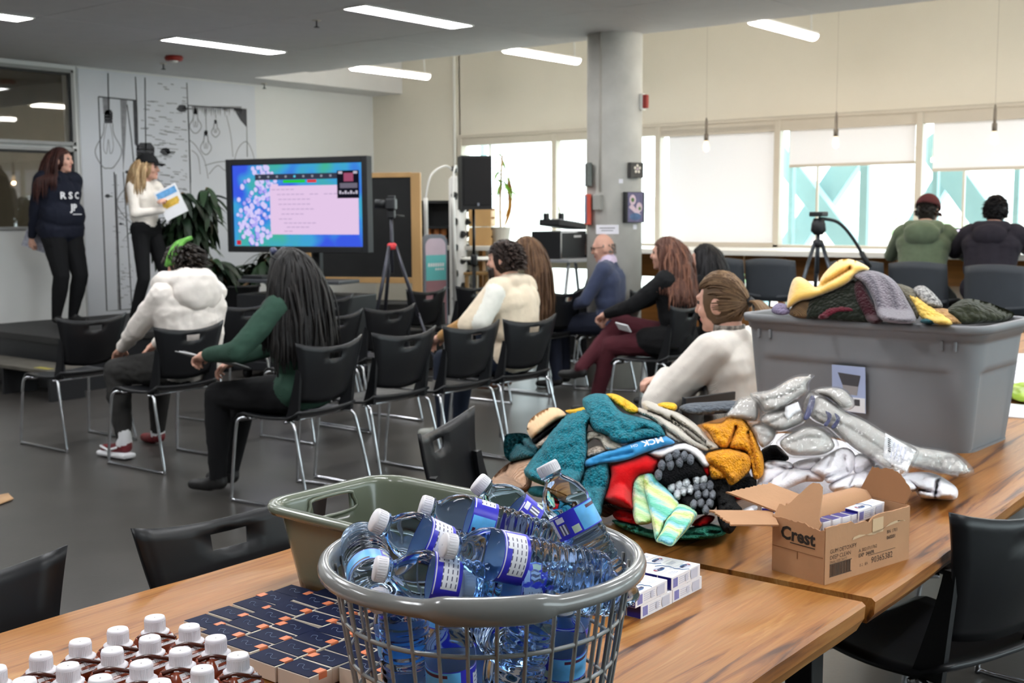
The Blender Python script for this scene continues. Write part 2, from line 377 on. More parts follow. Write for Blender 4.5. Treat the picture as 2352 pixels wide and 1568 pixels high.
    for k in range(5):
        x, y = 30+2*(k % 2), -6+k*5.5; tr = thing('far_tree', 'pale leafy tree far outside, %s from the right edge' % ('first', 'second', 'third', 'fourth', 'fifth')[k], 'tree', (x, y, -4), 0, 'trees beyond the car park')
        q = MB(); q.tube([(0, 0, 0), (.1, 0, 1.6), (0, .1, 3)], [.16, .13, .08]); q.build('trunk', M('bark', S(90, 75, 60)), tr)
        q = MB()
        for _ in range(260):
            v = Vector((rnd.gauss(0, .8), rnd.gauss(0, .8), 3.7+rnd.gauss(0, .7))); a = rnd.random()*6
            q.add([v, v+Vector((math.cos(a)*.35, math.sin(a)*.35, .12)), v+Vector((math.cos(a+.8)*.3, math.sin(a+.8)*.3, .3))], [(0, 1, 2)])
        q.build('crown', M('far_leaf', S(160, 182, 140)), tr)
room()

def lights():
    first = None
    spots = [(6.03, 8.21), (5.97, 5.98), (3.62, 8.21), (3.6, 5.98), (6.0, 3.76), (3.6, 3.76), (1.2, 3.76), (1.2, 5.98), (6.0, 1.55), (3.6, 1.55), (1.2, 1.55), (-1.2, 1.55), (-1.2, 3.76), (1.2, 8.21), (-1.2, 5.98), (6.0, -.7), (3.6, -.7), (1.2, -.7)]
    names = {0: 'recessed ceiling light above the red detector', 1: 'recessed ceiling light above the sprinkler, nearest the column', 2: 'recessed ceiling light cut by the left edge of the photo'}
    for k, (x, y) in enumerate(spots):
        wr = {8.21: 'by the mural wall', 5.98: 'over the chair rows', 3.76: 'over the nearest chairs', 1.55: 'over the slab tables', -.7: 'behind the camera'}[y]; wc = {6.0: 'window side', 3.6: 'middle', 1.2: 'inner', -1.2: 'innermost'}[x] if x in (6.0, 3.6, 1.2, -1.2) else 'x'
        lb = names.get(k, 'recessed ceiling light out of frame, %s, %s line' % (wr, wc))
        if first is None:
            first = thing('ceiling_light', lb, 'ceiling light', (x+.58, y+.11, ZC), 0, 'recessed ceiling lights')
            q = MB()
            for s in (-1, 1): q.box((s*.585, 0, -.006), (.012, .235, .012)); q.box((0, s*.113, -.006), (1.17, .012, .012))
            q.build('frame', m_whitelam, first)
            q = MB(); q.box((0, 0, -.003), (1.158, .214, .006)); q.build('diffuser', m_panel, first)
        else: dup(first, (x+.58, y+.11, ZC), 0, lb)
    f2 = None
    for k, (y, lb) in enumerate(((6.7, 'hanging tube light just left of the column top'), (4.27, 'hanging tube light right of the column'), (8.66, 'hanging tube light before the pale bulkhead'), (2.05, 'hanging tube light out of frame past the right edge'), (-.2, 'hanging tube light out of frame, second past the right edge'))):
        if f2 is None:
            f2 = thing('pendant_light', lb, 'pendant light', (9.0, y, 2.9), 0, 'hanging tube lights')
            q = MB(); q.box((0, 0, .035), (1.14, .10, .03), .01); q.box((-.585, 0, .02), (.05, .09, .05), .01); q.build('housing', m_whitelam, f2)
            q = MB(); q.grid(20, 10, lambda u, v: (-.55+1.1*u, .052*math.cos(PI*v), .02-.042*math.sin(PI*v))); q.build('lens', m_pend, f2)
            for s in (-.45, .52): q = MB(); q.tube([(s, 0, .04), (s-.02, 0, .25), (s-.05, 0, 1.55)], .009, 8); q.build('hanger', m_whitelam, f2)
        else: dup(f2, (9.0, y, 2.9), 0, lb)
    f3 = None
    m_bulb = M('warm_bulb', (1, .74, .46, 1), vary=0, emit=BULB_E)
    for k, (p, lb) in enumerate((((1622, 322), 'bare glowing bulb hanging before the fully lowered blind'), ((1920, 312), 'bare glowing bulb hanging before the middle blind'), ((2284, 300), 'bare glowing bulb hanging above the dark jacket'))):
        v = at(*p, X=9.6)
        if f3 is None:
            f3 = thing('pendant_bulb', lb, 'pendant bulb', v, 0, 'bare bulbs along the counter')
            q = MB(); q.tube([(0, 0, .05), (0, 0, 4.44-v.z)], .0011, 6); q.build('cord', M('cord_grey', S(150, 140, 126)), f3)
            q = MB(); q.lathe([(.006, .2), (.012, .16), (.012, .06), (.02, .055), (.02, .0), (.016, -.005)], 12); q.box((.022, 0, .045), (.012, .008, .008)); q.build('socket', M('brass_socket', S(110, 100, 90), rough=.4, metal=.6), f3)
            q = MB(); q.lathe([(.013, .0), (.017, -.015), (.027, -.042), (.031, -.064), (.027, -.084), (.014, -.096), (.002, -.099)][::-1], 16); q.build('bulb', m_bulb, f3)
            ld = bpy.data.lights.new('bulb_light', 'POINT'); ld.energy = 1.6; ld.color = (1, .6, .3); ld.shadow_soft_size = .02; lo = bpy.data.objects.new('bulb_light', ld); C.objects.link(lo); lo.parent = f3; lo.location = (0, 0, -.125)
        else: dup(f3, v, 0, lb)
lights()

def wall_bits():
    red = M('alarm_red', S(150, 40, 30), rough=.4); wht = m_whitelam
    p = at(399, 128, z=ZC); s = thing('smoke_detector', 'red round detector on the ceiling above the mural', 'detector', p)
    q = MB(); q.lathe([(.075, -.045), (.085, -.02), (.07, 0)], 20); q.build('body', red, s); q = MB(); q.lathe([(.03, -.062), (.04, -.045)], 16); q.build('lens', wht, s)
    for pp, lb in (((727, 46), 'small ceiling sprinkler right of the ceiling light'), ((607, 192), 'small sprinkler under the bulkhead above the mural'), ((375, 146), 'small ceiling sprinkler beside the red detector')):
        p = at(*pp, z=ZC); s = thing('sprinkler', lb, 'sprinkler', p)
        q = MB(); q.lathe([(.035, -.006), (.035, 0)], 16); q.build('plate', m_alu, s)
        q = MB(); q.lathe([(.022, -.055), (.022, -.052), (.006, -.045), (.006, -.006)], 12); q.build('head', m_blackm, s)
    # on the column (local x to the right seen from the room, y out of the column)
    def spot(px, py):
        v = ray(px, py); o = EYE; cx, cy, r = 8.30, 5.44, .228
        a = v.x**2+v.y**2; b_ = 2*(v.x*(o.x-cx)+v.y*(o.y-cy)); c_ = (o.x-cx)**2+(o.y-cy)**2-r*r
        t = (-b_-math.sqrt(max(0, b_*b_-4*a*c_)))/(2*a); p = o+v*t; n = Vector((p.x-cx, p.y-cy, 0)).normalized()
        return p, frame3((-n.y, n.x, 0), (0, 0, 1), p)
    def onc(px, py, name, lb, cat, w, h, d, mats, art=None, turn=0):
        p, T = spot(px, py); t = thing(name, lb, cat, (0, 0, 0)); t.matrix_world = T @ Matrix.Rotation(turn, 4, 'Y')
        q = MB(); q.box((0, 0, d/2), (w, h, d), .004); q.build('body', mats[0], t)
        if art: q = MB(); art(q, d+.001); q.build('print', mats[1:], t)
        return t
    grey = M('art_grey', S(96, 100, 96), rough=.7, vary=.2, vs=30); wpr = M('art_white', S(225, 215, 200)); drk = M('art_dark', S(58, 56, 54), vary=.2, vs=30)
    pink = M('art_pink', S(205, 180, 190), vary=.1, vs=20); pur = M('art_purple', S(96, 90, 120), vary=.2, vs=25); blu = M('art_blue', S(70, 95, 130), vary=.3, vs=20); grn = M('art_green', S(80, 110, 60))
    def disc(q, x, y, r, z, mi, n=16, sx=1): q.add([(x+r*sx*math.cos(2*PI*i/n), y+r*math.sin(2*PI*i/n), z) for i in range(n)], [tuple(range(n))], mi, False)
    def a1(q, z):
        for k in range(5): disc(q, .028*math.cos(k*1.256+.3), .01+.026*math.sin(k*1.256+.3), .012, z, 0)
        disc(q, 0, .01, .01, z+.0005, 1)
    onc(1456, 391, 'small_canvas', 'small dark canvas with a pale flower at the column right side', 'painting', .145, .125, .04, [drk, wpr, pink], a1)
    def a2(q, z):
        q.add([(-.08, -.12, z), (.08, -.12, z), (.08, .12, z), (-.08, .12, z)], [(0, 1, 2, 3)], 0, False)
        disc(q, -.03, .06, .042, z+.0005, 1, sx=.8); disc(q, -.03, .06, .018, z+.001, 2); disc(q, .04, -.0, .04, z+.0005, 1, sx=.8); disc(q, .045, -.01, .015, z+.001, 2)
        q.add([(-.07, .0, z+.0004), (.0, -.05, z+.0004), (.06, -.06, z+.0004), (-.04, .03, z+.0004)], [(0, 1, 2, 3)], 1, False); disc(q, .0, -.075, .03, z+.0006, 3, sx=2)
    onc(1452, 476, 'square_canvas', 'purple and pink square canvas low on the column right side', 'painting', .2, .25, .04, [m_black, pur, pink, grn, blu], a2)
    onc(1356, 401, 'grey_canvas', 'grey green canvas high on the column left side', 'painting', .16, .19, .035, [grey, drk], lambda q, z: (disc(q, 0, .05, .03, z, 0), disc(q, 0, 0, .03, z, 0), disc(q, 0, -.05, .03, z, 0)), -.35)
    onc(1355, 481, 'red_canvas', 'red edged blue canvas low on the column left side', 'painting', .17, .25, .035, [M('art_red', S(190, 70, 50)), blu], lambda q, z: q.add([(-.07, -.11, z), (.07, -.11, z), (.07, .11, z), (-.07, .11, z)], [(0, 1, 2, 3)], 0, False), -.35)
    for pp, w, h, lb in (((1395, 527), .19, .075, 'long white label card on the column above the bald man'), ((1426, 416), .035, .035, 'tiny white label card under the flower canvas'), ((1458, 521), .045, .04, 'tiny white label card under the purple canvas')):
        onc(*pp, 'label_card', lb, 'card', w, h, .003, [M('card_white', S(225, 222, 228)), m_ink], (lambda q, z: (q.box((0, .012, z), (.13, .006, .0005)), q.box((0, -.008, z), (.1, .005, .0005)))) if w > .1 else None)
    onc(1377, 465, 'junction_box', 'grey junction box at the foot of the column conduit', 'box', .07, .12, .05, [M('box_grey', S(150, 148, 142))])
    p, T = spot(1379, 440); q = MB(); q.tube([(p.x, p.y, p.z), (p.x, p.y, ZC)], .011, 8); tag(q.build('conduit', M('conduit_grey', S(176, 170, 160))), 'thin grey conduit running up the column', 'conduit')
    a = onc(1472, 234, 'fire_strobe', 'red and white fire alarm strobe high on the column', 'alarm', .07, .13, .03, [wht]); q = MB(); q.box((-.012, 0, .045), (.05, .11, .04), .006); q.build('horn', red, a)
wall_bits()

def mural():
    t = thing('wall_mural', 'line drawing of light bulbs and birch trunks on the end wall', 'mural', (0, YM-.009, 0))
    def P(x, y): v = at(x, y, Y=YM-.009); return (v.x, 0, v.z)
    def ln(q, pts, w, k=1, mi=0):
        pts = [Vector(P(*p)) for p in pts]
        if k > 1: pts = smooth_path(pts, k)
        vs = []; fs = []
        for i, p in enumerate(pts):
            d = (pts[min(i+1, len(pts)-1)]-pts[max(i-1, 0)]).normalized(); n = Vector((d.z, 0, -d.x))*w/2; vs += [p+n, p-n]
        for i in range(len(pts)-1): fs.append((2*i, 2*i+1, 2*i+3, 2*i+2))
        q.add(vs, fs, mi, False)
    def poly(q, pts, mi=0): q.add([P(*p) for p in pts], [tuple(range(len(pts)))], mi, False)
    # hanging bulbs
    def bulb(x, y0, ys, yb, w, cw=3, nm='drawn_bulb'):
        q = MB(); h = yb-ys
        ln(q, [(x-1, y0), (x+1, ys-12)], .014 if cw > 2 else .008)
        sw = w*.34
        poly(q, [(x-sw*.6, ys-h*.3), (x+sw*.6, ys-h*.3), (x+sw, ys-h*.22), (x+sw*.95, ys), (x-sw*.95, ys), (x-sw, ys-h*.22)])
        for i in range(3): ln(q, [(x-sw, ys-h*.2+i*h*.06), (x+sw, ys-h*.19+i*h*.06)], .01, 1, 2)
        ln(q, [(x-sw, ys), (x-sw*1.3, ys+h*.25), (x-w, ys+h*.55), (x-w*.95, ys+h*.75), (x-w*.4, yb-2), (x, yb), (x+w*.4, yb-2), (x+w*.95, ys+h*.75), (x+w, ys+h*.55), (x+sw*1.3, ys+h*.25), (x+sw, ys)], .011, 5, 1)
        ln(q, [(x-4, ys), (x-w*.4, ys+h*.5), (x-w*.15, ys+h*.68), (x, ys+h*.35), (x+w*.15, ys+h*.68), (x+w*.4, ys+h*.5), (x+4, ys)], .007, 4, 1)
        q.build(nm, [m_ink, m_inkl, m_mural], t)['kind'] = 'stuff'
    bulb(249, 168, 283, 386, 29); bulb(334, 178, 372, 520, 62); bulb(449, 246, 262, 306, 13, 2); bulb(473, 250, 312, 355, 12, 2); bulb(495, 252, 284, 315, 9, 2)
    # frames
    q = MB(); ln(q, [(226, 222), (245.5, 714), (323, 708)], .014); ln(q, [(226, 222), (314, 231)], .014); ln(q, [(432, 242), (566, 251), (568, 360)], .012); ln(q, [(432, 242), (438, 420)], .012); q.build('drawn_frame', [m_ink], t)['kind'] = 'stuff'
    q = MB()
    poly(q, [(235, 224), (252, 225), (252, 262), (238, 262)], 1); poly(q, [(276, 229), (292, 230), (288, 330), (283, 400)], 1); poly(q, [(305, 230), (314, 231), (316, 340), (309, 330)], 0)
    for i in range(22): poly(q, [(440+i*5.2, 244), (446+i*5.2, 244.4), (444+i*5.2, 256+rnd.random()*14)], 1)
    poly(q, [(536, 249), (566, 251), (566, 292), (552, 276)], 0); poly(q, [(508, 246), (518, 247), (566, 300), (566, 312)], 2); poly(q, [(262, 400), (268, 400), (277, 712), (271, 713)], 1); q.build('drawn_shade', [m_ink, m_inkl, m_mural], t)['kind'] = 'stuff'
    # birch trunks
    q = MB()
    for x0, x1, y0, y1 in ((311, 317, 176, 345), (429, 438, 190, 450), (262, 277, 395, 712), (283, 303, 395, 708), (292, 310, 240, 400)): ln(q, [(x0, y0), ((x0+x1)/2+1, (y0+y1)/2), (x1, y1)], .013)
    for i in range(120):
        y = 185+rnd.random()*290; a = rnd.random(); x = 322+a*106; L = 5+rnd.random()*16
        ln(q, [(x, y), (x+min(L, 430-x), y+1.5)], .006+.006*rnd.random(), 1, 1)
    for i in range(70):
        y = 420+rnd.random()*280; x = (252+(y-420)*.06)+rnd.random()*38; ln(q, [(x, y), (x+3+rnd.random()*6, y+.4)], .006, 1, 1)
    q.build('drawn_birch', [m_ink, m_inkl], t)['kind'] = 'stuff'
    q = MB()
    for x, y, r in ((418, 249, 12), (380, 348, 12), (247, 450, 6), (277, 514, 4), (292, 395, 5)):
        poly(q, [(x+r*math.cos(a*.6)*(1+.2*math.sin(a*3)), y+.75*r*math.sin(a*.6)) for a in range(11)]); ln(q, [(x, y), (x+r*1.9, y+1)], .012)
    q.build('drawn_knot', [m_ink], t)['kind'] = 'stuff'
    q = MB()
    for pts in ([(433, 320), (450, 335), (470, 370), (478, 410)], [(535, 390), (545, 345), (565, 325), (580, 350), (588, 390)], [(440, 345), (455, 360), (460, 400)], [(470, 380), (500, 372), (530, 370)], [(520, 265), (530, 310), (535, 360)], [(480, 400), (500, 380), (520, 392), (560, 385)]): ln(q, pts, .01, 5, 0)
    q.build('drawn_branch', [m_inkl], t)['kind'] = 'stuff'
mural()
# ------------------------------------------------------------------ stacking chairs
m_shell = M('chair_shell', S(21, 22, 25), rough=.38, vary=.05, vs=3, spec=.4)
m_chrome = M('chrome', S(200, 202, 206), rough=.16, metal=1, vary=0)
m_tag = M('paper_white', S(226, 226, 228), rough=.8, vary=.02)
CHAIR = None
def back_pt(u, v):
    """back panel: u -1..1 across, v 0 (bottom) .. 1 (top); wings flare out and forward at the top"""
    hw = .178+.072*v**1.6+.012*math.sin(v*PI)
    top = .80+.035*abs(u)**2.2; bot = .535-.02*(1-u*u)
    z = bot+(top-bot)*v
    y = -.195-.075*v+.035*u*u*(.6+.6*v)-.012*math.sin(PI*v)
    return (u*hw, y, z)
def make_chair(label):
    t = thing('stacking_chair', label, 'chair', group='black stacking chairs')
    us = [-1, -.8, -.6, -.4, -.2, 0, .2, .4, .6, .8, 1]; vs_ = [0, .12, .26, .4, .54, .68, .78, .9, 1]
    q = MB(); vs = [back_pt(u, v) for v in vs_ for u in us]; fs = []
    for j in range(8):
        for i in range(10):
            if j == 6 and 4 <= i <= 5: continue
            fs.append((j*11+i, j*11+i+1, (j+1)*11+i+1, (j+1)*11+i))
    q.add(vs, fs); b = lean(q.build('backrest', m_shell, t), .009)
    for s in (-1, 1):                                     # blades that carry the back down to the seat
        q = MB(); a = []
        for k in range(9):
            w = k/8; z = .70-.255*w; x = s*(.205-.004*w); y = -.205+.03*w
            d = .012+.05*w**1.3
            a.append([(x-s*.010, y-.014, z), (x+s*.008, y-.016, z), (x+s*.010, y+d, z), (x-s*.026-s*.03*w, y+d*.6, z)])
        vs = [p for r in a for p in r]; fs = [(4*i+j, 4*i+(j+1) % 4, 4*i+4+(j+1) % 4, 4*i+4+j) for i in range(8) for j in range(4)]+[(3, 2, 1, 0), (32, 33, 34, 35)]
        q.add(vs, fs, 0, False); q.build('back_blade', m_shell, t)
    q = MB()
    def seat(u, v):
        x = (u-.5)*2; w = .215+.02*math.sin(PI*min(1, v*1.2)); y = -.20+.44*v
        z = .455+.012*x*x-.012*math.sin(PI*v)-(.05*max(0, v-.86)/.14*max(0, (v-.86)/.14))+.03*max(0, .12-v)/.12
        return (x*w, y, z)
    q.grid(10, 14, seat); lean(q.build('seat', m_shell, t), .014, -1)
    for s in (-1, 1):
        q = MB(); q.tube(smooth_path([(s*.205, -.13, .437), (s*.222, -.175, .43), (s*.232, -.20, .36), (s*.246, -.278, .03), (s*.246, -.262, .011), (s*.246, -.1, .0105), (s*.246, .12, .0105), (s*.246, .225, .011), (s*.245, .238, .03), (s*.236, .205, .36), (s*.225, .19, .425), (s*.2, .16, .434)], 4), .0085, 8); q.build('leg', m_chrome, t)
    for y in (.12, -.12): q = MB(); q.tube([(-.222, y, .434), (.222, y, .434)], .008, 8); q.build('cross_bar', m_chrome, t)
    return t
def chair(x, y, rot, label):
    global CHAIR
    if CHAIR is None: CHAIR = make_chair(label); CHAIR.location = (x, y, 0); CHAIR.rotation_euler = (0, 0, math.radians(rot)); return CHAIR
    return dup(CHAIR, (x, y, 0), math.radians(rot), label)
def bk(x, y, rot): r = math.radians(rot); return (x-.265*math.sin(r), y+.265*math.cos(r), rot)   # from the middle of the back's top edge
chairs = {}
for k, x, y, rot, lb in (
    ('c1', 4.15, 6.58, 1, 'empty black chair with a white sticker at its lower back, nearest the stage'),
    ('c2', 4.14, 5.58, 2, 'black chair in which the person in the white puffer jacket sits'),
    ('c3', 4.03, 4.29, 6, 'black chair in which the person in the green sweater sits'),
    ('c4', 4.60, 4.32, 0, 'empty black chair right of the green sweater person, first in the nearest row'),
    ('c5', 5.10, 4.27, 0, 'empty black chair in the nearest row, left of the cream fleece person'),
    ('c6', 5.62, 4.25, -3, 'black chair in which the person in the cream fleece sits'),
    ('r2a', 5.22, 5.52, 0, 'empty black chair mostly hidden behind the green sweater person'),
    ('r2b', 5.77, 5.56, 0, 'empty black chair in the middle row, between green sweater and cream fleece'),
    ('r2e', 7.22, 5.52, 0, 'black chair in which the long brown haired person sits'),
    ('rl', 5.36, 6.58, 4, 'empty black chair just right of the white puffer jacket, in front of the plant'),
    ('r3c', 7.30, 6.62, 0, 'empty black chair in front of the wooden blackboard post'),
    ('r3d', 7.92, 6.62, 0, 'empty black chair in front of the loudspeaker stand'),
    ('c7', 7.76, 5.52, 0, 'empty black chair between the brown hair and the bald man'),
    ('suit', 8.28, 5.16, 20, 'black chair in which the bald man in the blue suit sits'),
    ('c8', 7.02, 3.98, 6, 'black chair in which the auburn haired person in black sits'),
    ('c9', 7.72, 4.05, 6, 'black chair in which the person with straight black hair sits'),
    ('pony', 3.66, 2.02, 22, 'black chair in which the ponytail person in the white sweater sits'),
    ('far1', 6.2, 6.62, 0, 'empty black chair hidden in front of the low dark cart'),
): chairs[k] = chair(*bk(x, y, rot), lb)
chairs['tA'] = chair(1.56, 1.76, 177, 'black chair pushed under the near table beside the green tub')
chairs['tL'] = chair(.93, 1.77, 180, 'black chair pushed under the near table, cut by the left edge of the photo')
chairs['fg'] = chair(2.72, 2.11, -158, 'black chair turned askew behind the two tables, beside the beige cap')
chairs['rb'] = chair(*bk(2.63, .64, -19), 'big near black chair at the lower right, pushed against the far table')
chairs['rb2'] = chair(*bk(3.40, .60, -8), 'black chair behind the big near one, at the right edge of the photo')
q = MB(); q.box((0, 0, 0), (.045, .002, .026)); o = q.build('sticker', m_tag, chairs['c1']); o.location = (-.06, -.2135, .585); o['label'] = 'white sticker'

# ------------------------------------------------------------------ bar stools at the window counter
STOOL = None
def stool(x, y, rot, label):
    global STOOL
    if STOOL is None:
        t = thing('bar_stool', label, 'stool', group='dark stools at the window counter')
        q = MB()
        def bp(u, v): x = (u-.5)*2; return (x*(.235-.01*v), -.19-.05*v+.06*x*x, .70+.36*v-.02*x*x*v)
        q.grid(8, 6, bp); lean(q.build('backrest', M('stool_shell', S(58, 62, 68), rough=.6), t), .02)
        q = MB(); q.grid(8, 8, lambda u, v: ((u-.5)*.46, -.2+.42*v, .735+.02*(2*u-1)**2-.03*max(0, v-.8)/.2)); lean(q.build('seat', _m['stool_shell'], t), .025)
        for sx in (-1, 1):
            for sy in (-1, 1): q = MB(); q.tube([(sx*.15, sy*.14, .72), (sx*.22, sy*.21, 0)], .011, 8); q.build('leg', m_chrome, t)
        q = MB(); q.tube([(-.2, -.19, .25), (.2, -.19, .25), (.2, .19, .25), (-.2, .19, .25)], .009, 8, closed=True); q.build('footrest', m_chrome, t)
        STOOL = t; t.location = (x, y, 0); t.rotation_euler = (0, 0, math.radians(rot)); return t
    return dup(STOOL, (x, y, 0), math.radians(rot), label)
for p, lb in (((1675, 640), 'dark stool at the counter behind the straight black hair'), ((1790, 640), 'dark stool at the counter left of the empty tripod'), ((1985, 640), 'dark stool at the counter, half hidden by the yellow fleece'), ((2125, 640), 'dark stool under the person in the green hoodie'), ((2305, 650), 'dark stool under the person in the dark jacket, at the right edge')):
    v = at(*p, X=9.32 if p[0] < 2300 else 9.1); stool(v.x, v.y, -90, lb)
# ------------------------------------------------------------------ stage, screen, boards and gear at the far end
m_stage = M('stage_black', S(34, 33, 32), rough=.6, vary=.12, vs=12)
m_tan = M('light_wood', S(196, 156, 104), rough=.55, vary=.14, vs=5, stretch=(1, 1, .25))
st = thing('stage_platform', 'low black stage against the mural wall', 'stage', (5.28, 8.75, 0))
q = MB(); q.box((1.25, .93, .42), (2.5, 1.84, .06), .006); q.build('deck', m_stage, st)
q = MB(); q.box((1.25, .93, .195), (2.42, 1.78, .385)); q.build('skirt', m_black, st)
ss = thing('stage_step', 'black step with worn edge leaning at the side of the stage', 'step', (5.08, 9.2, 0))
q = MB(); q.box((0, .0, .235), (.34, 1.5, .03), .004); q.build('tread', M('step_tread', S(84, 80, 72), rough=.7, vary=.2, vs=10), ss)
for y in (-.7, 0, .7): q = MB(); q.box((0, y, .11), (.3, .03, .22)); q.build('riser', m_black, ss)
q = MB(); q.box((-.1, -.55, .2515), (.06, .2, .003)); q.build('edge_tape', M('yellow_tape', S(150, 140, 60)), ss)
v = at(16, 1147, z=0); t = thing('cardboard_sheet', 'corner of a flat cardboard sheet on the floor at the left edge', 'cardboard', v, .2)
q = MB(); q.add([(-.35, -.12, .004), (.0, -.05, .01), (.06, .06, .014), (-.3, .2, .006)], [(0, 1, 2, 3)]); lean(q.build('sheet', M('cardboard', S(186, 148, 110), rough=.8, vary=.06), t), .004)

def tv():
    a = at(524, 366, d=10.55); b_ = at(848, 371, d=9.95)
    x = Vector((b_.x-a.x, b_.y-a.y, 0)); Wd = x.length; Hh = Wd*.56; c = (a+b_)/2; c.z = 1.53
    t = thing('presentation_screen', 'big flat screen on a stand showing a pink and blue slide', 'television', (c.x, c.y, 0), math.atan2(x.y, x.x))
    w, h, z0 = Wd, Hh, c.z
    q = MB(); fr = .055
    for sx in (-1, 1): q.box((sx*(w/2-fr/2), 0, z0), (fr, .09, h), .006)
    for sz in (-1, 1): q.box((0, 0, z0+sz*(h/2-fr/2)), (w-2*fr, .09, fr), .006)
    q.box((0, .03, z0), (w-.04, .05, h-.04)); q.build('bezel', m_black, t)
    q = MB(); q.box((0, -.047, z0-h/2+.02), (.06, .002, .012)); q.build('badge', M('badge', S(120, 125, 140)), t)
    # picture: emits like a screen
    m = bpy.data.materials.new('screen_slide'); m.use_nodes = True; n = m.node_tree.nodes; l = m.node_tree.links; n.remove(n['Principled BSDF'])
    e = n.new('ShaderNodeEmission'); e.inputs[1].default_value = .34
    tc = n.new('ShaderNodeTexCoord'); nz = n.new('ShaderNodeTexNoise'); nz.inputs['Scale'].default_value = 2.2; rp = n.new('ShaderNodeValToRGB')
    el = rp.color_ramp.elements; el[0].position = .35; el[0].color = S(70, 178, 150); el[1].position = .62; el[1].color = S(60, 90, 225); k = el.new(.5); k.color = S(64, 160, 215)
    l.new(tc.outputs['Object'], nz.inputs[0]); l.new(nz.outputs[0], rp.inputs[0]); l.new(rp.outputs[0], e.inputs[0]); l.new(e.outputs[0], n['Material Output'].inputs[0])
    iw, ih = w-2*fr, h-2*fr
    def E(name, c):
        if name in _m: return _m[name]
        mm = bpy.data.materials.new(name); mm.use_nodes = True; nn = mm.node_tree; nn.nodes.remove(nn.nodes['Principled BSDF']); ee = nn.nodes.new('ShaderNodeEmission'); ee.inputs[0].default_value = c; ee.inputs[1].default_value = .33
        nn.links.new(ee.outputs[0], nn.nodes['Material Output'].inputs[0]); _m[name] = mm; return mm
    q = MB(); q.box((0, -.012, z0), (iw, .004, ih)); sc_ = q.build('screen', m, t)
    def r(q, x0, y0, x1, y1, mi=0, y=-.0155): q.add([((x-.5)*iw, y, z0+(.5-yy)*ih) for x, yy in ((x0, y1), (x1, y1), (x1, y0), (x0, y0))], [(0, 1, 2, 3)], mi, False)
    q = MB()
    r2 = random.Random(3)
    for k in range(150):
        yy = r2.random(); cx = .2+.05*math.sin(yy*7)-(.02 if yy > .5 else 0); x = r2.gauss(cx, .05) if k < 110 else r2.uniform(.02, .32); R = r2.uniform(.017, .027)*iw*.72
        if not .02 < x < .36: continue
        pts = [((x-.5)*iw+R*math.cos(i*PI/5), -.0150-.00001*k, z0+(.5-yy*.96-.02)*ih+R*math.sin(i*PI/5)) for i in range(10)]
        q.add(pts, [tuple(range(10))], 0 if k % 4 else 1, False)
        if k % 3 == 0: q.add([(p[0]-R*.35, p[1]+.00001, p[2]-R*.3) for p in pts], [tuple(range(10))], 2, False)
    q.build('bubbles', [E('scr_white', S(214, 204, 250)), E('scr_lilac', S(176, 168, 245)), E('scr_navy', S(84, 90, 205))], sc_)['kind'] = 'stuff'
    q = MB(); r(q, .295, .26, .965, .855, 0, -.0175); r(q, .31, .235, .36, .27, 0, -.0174)
    for i, (yy, L, x0) in enumerate(((.30, .2, .31), (.36, .5, .35), (.42, .28, .36), (.48, .27, .36), (.54, .33, .35), (.60, .2, .38), (.66, .13, .36), (.71, .3, .4), (.76, .22, .42), (.81, .1, .4))):
        for k in range(int(L*26)):
            xx = x0+k*.036
            if r2.random() < .85 and xx < .9: r(q, xx, yy, xx+.028, yy+.011, 1, -.018)
    q.build('slide_text', [E('scr_pink', S(228, 200, 232)), E('scr_ink', S(188, 166, 200))], sc_)
    q = MB(); r(q, .18, .115, .81, .185, 0, -.018); r(q, .40, .19, .57, .225, 1, -.018); r(q, .585, .19, .655, .225, 2, -.018)
    for k in range(9): r(q, .21+k*.068, .135, .225+k*.068, .16, 3 if k != 4 else 4, -.0185)
    q.build('toolbar', [E('scr_dark', S(56, 60, 78)), E('scr_green', S(40, 200, 60)), E('scr_red', S(220, 60, 60)), E('scr_grey', S(150, 155, 170)), E('scr_cyan', S(90, 210, 240))], sc_)
    q = MB(); r(q, .81, .09, .972, .42, 0, -.0182); r(q, .86, .12, .93, .22, 1, -.0186); r(q, .83, .24, .96, .3, 2, -.0186); r(q, .82, .1, .85, .13, 3, -.0186); r(q, .93, .1, .96, .13, 3, -.0186)
    for k in range(7): r(q, .825+k*.02, .33+.02*(k % 2), .84+k*.02, .37, 3, -.0186)
    r(q, .02, .93, .055, .985, 4, -.0186); q.build('video_tile', [E('scr_black', S(22, 22, 34)), E('scr_rose', S(160, 80, 110)), E('scr_mid', S(110, 105, 120)), E('scr_pale', S(190, 185, 200)), E('scr_red2', S(200, 40, 60))], sc_)['kind'] = 'stuff'
    q = MB()
    for s in (-.13, .13): q.box((s, .1, .85), (.07, .06, 1.2), .006)
    q.build('post', m_blackm, t)
    q = MB(); q.box((0, -.02, .87), (1.05, .34, .03), .006); q.build('shelf', M('shelf_grey', S(60, 62, 66), rough=.4), t)
    q = MB(); q.box((-.42, -.05, .90), (.22, .16, .03), .004); q.build('console', m_black, t)
    q = MB(); q.box((0, .1, .5), (1.15, .5, .5), .01); q.box((0, .1, .12), (1.2, .6, .08), .01); q.build('cabinet', m_black, t)
    for sx in (-.5, .5):
        for y in (-.12, .3):
            q = MB(); q.tube([(sx-.015, y, .05), (sx+.015, y, .05)], .05, 14); q.build('caster', m_blackm, t)
tv()

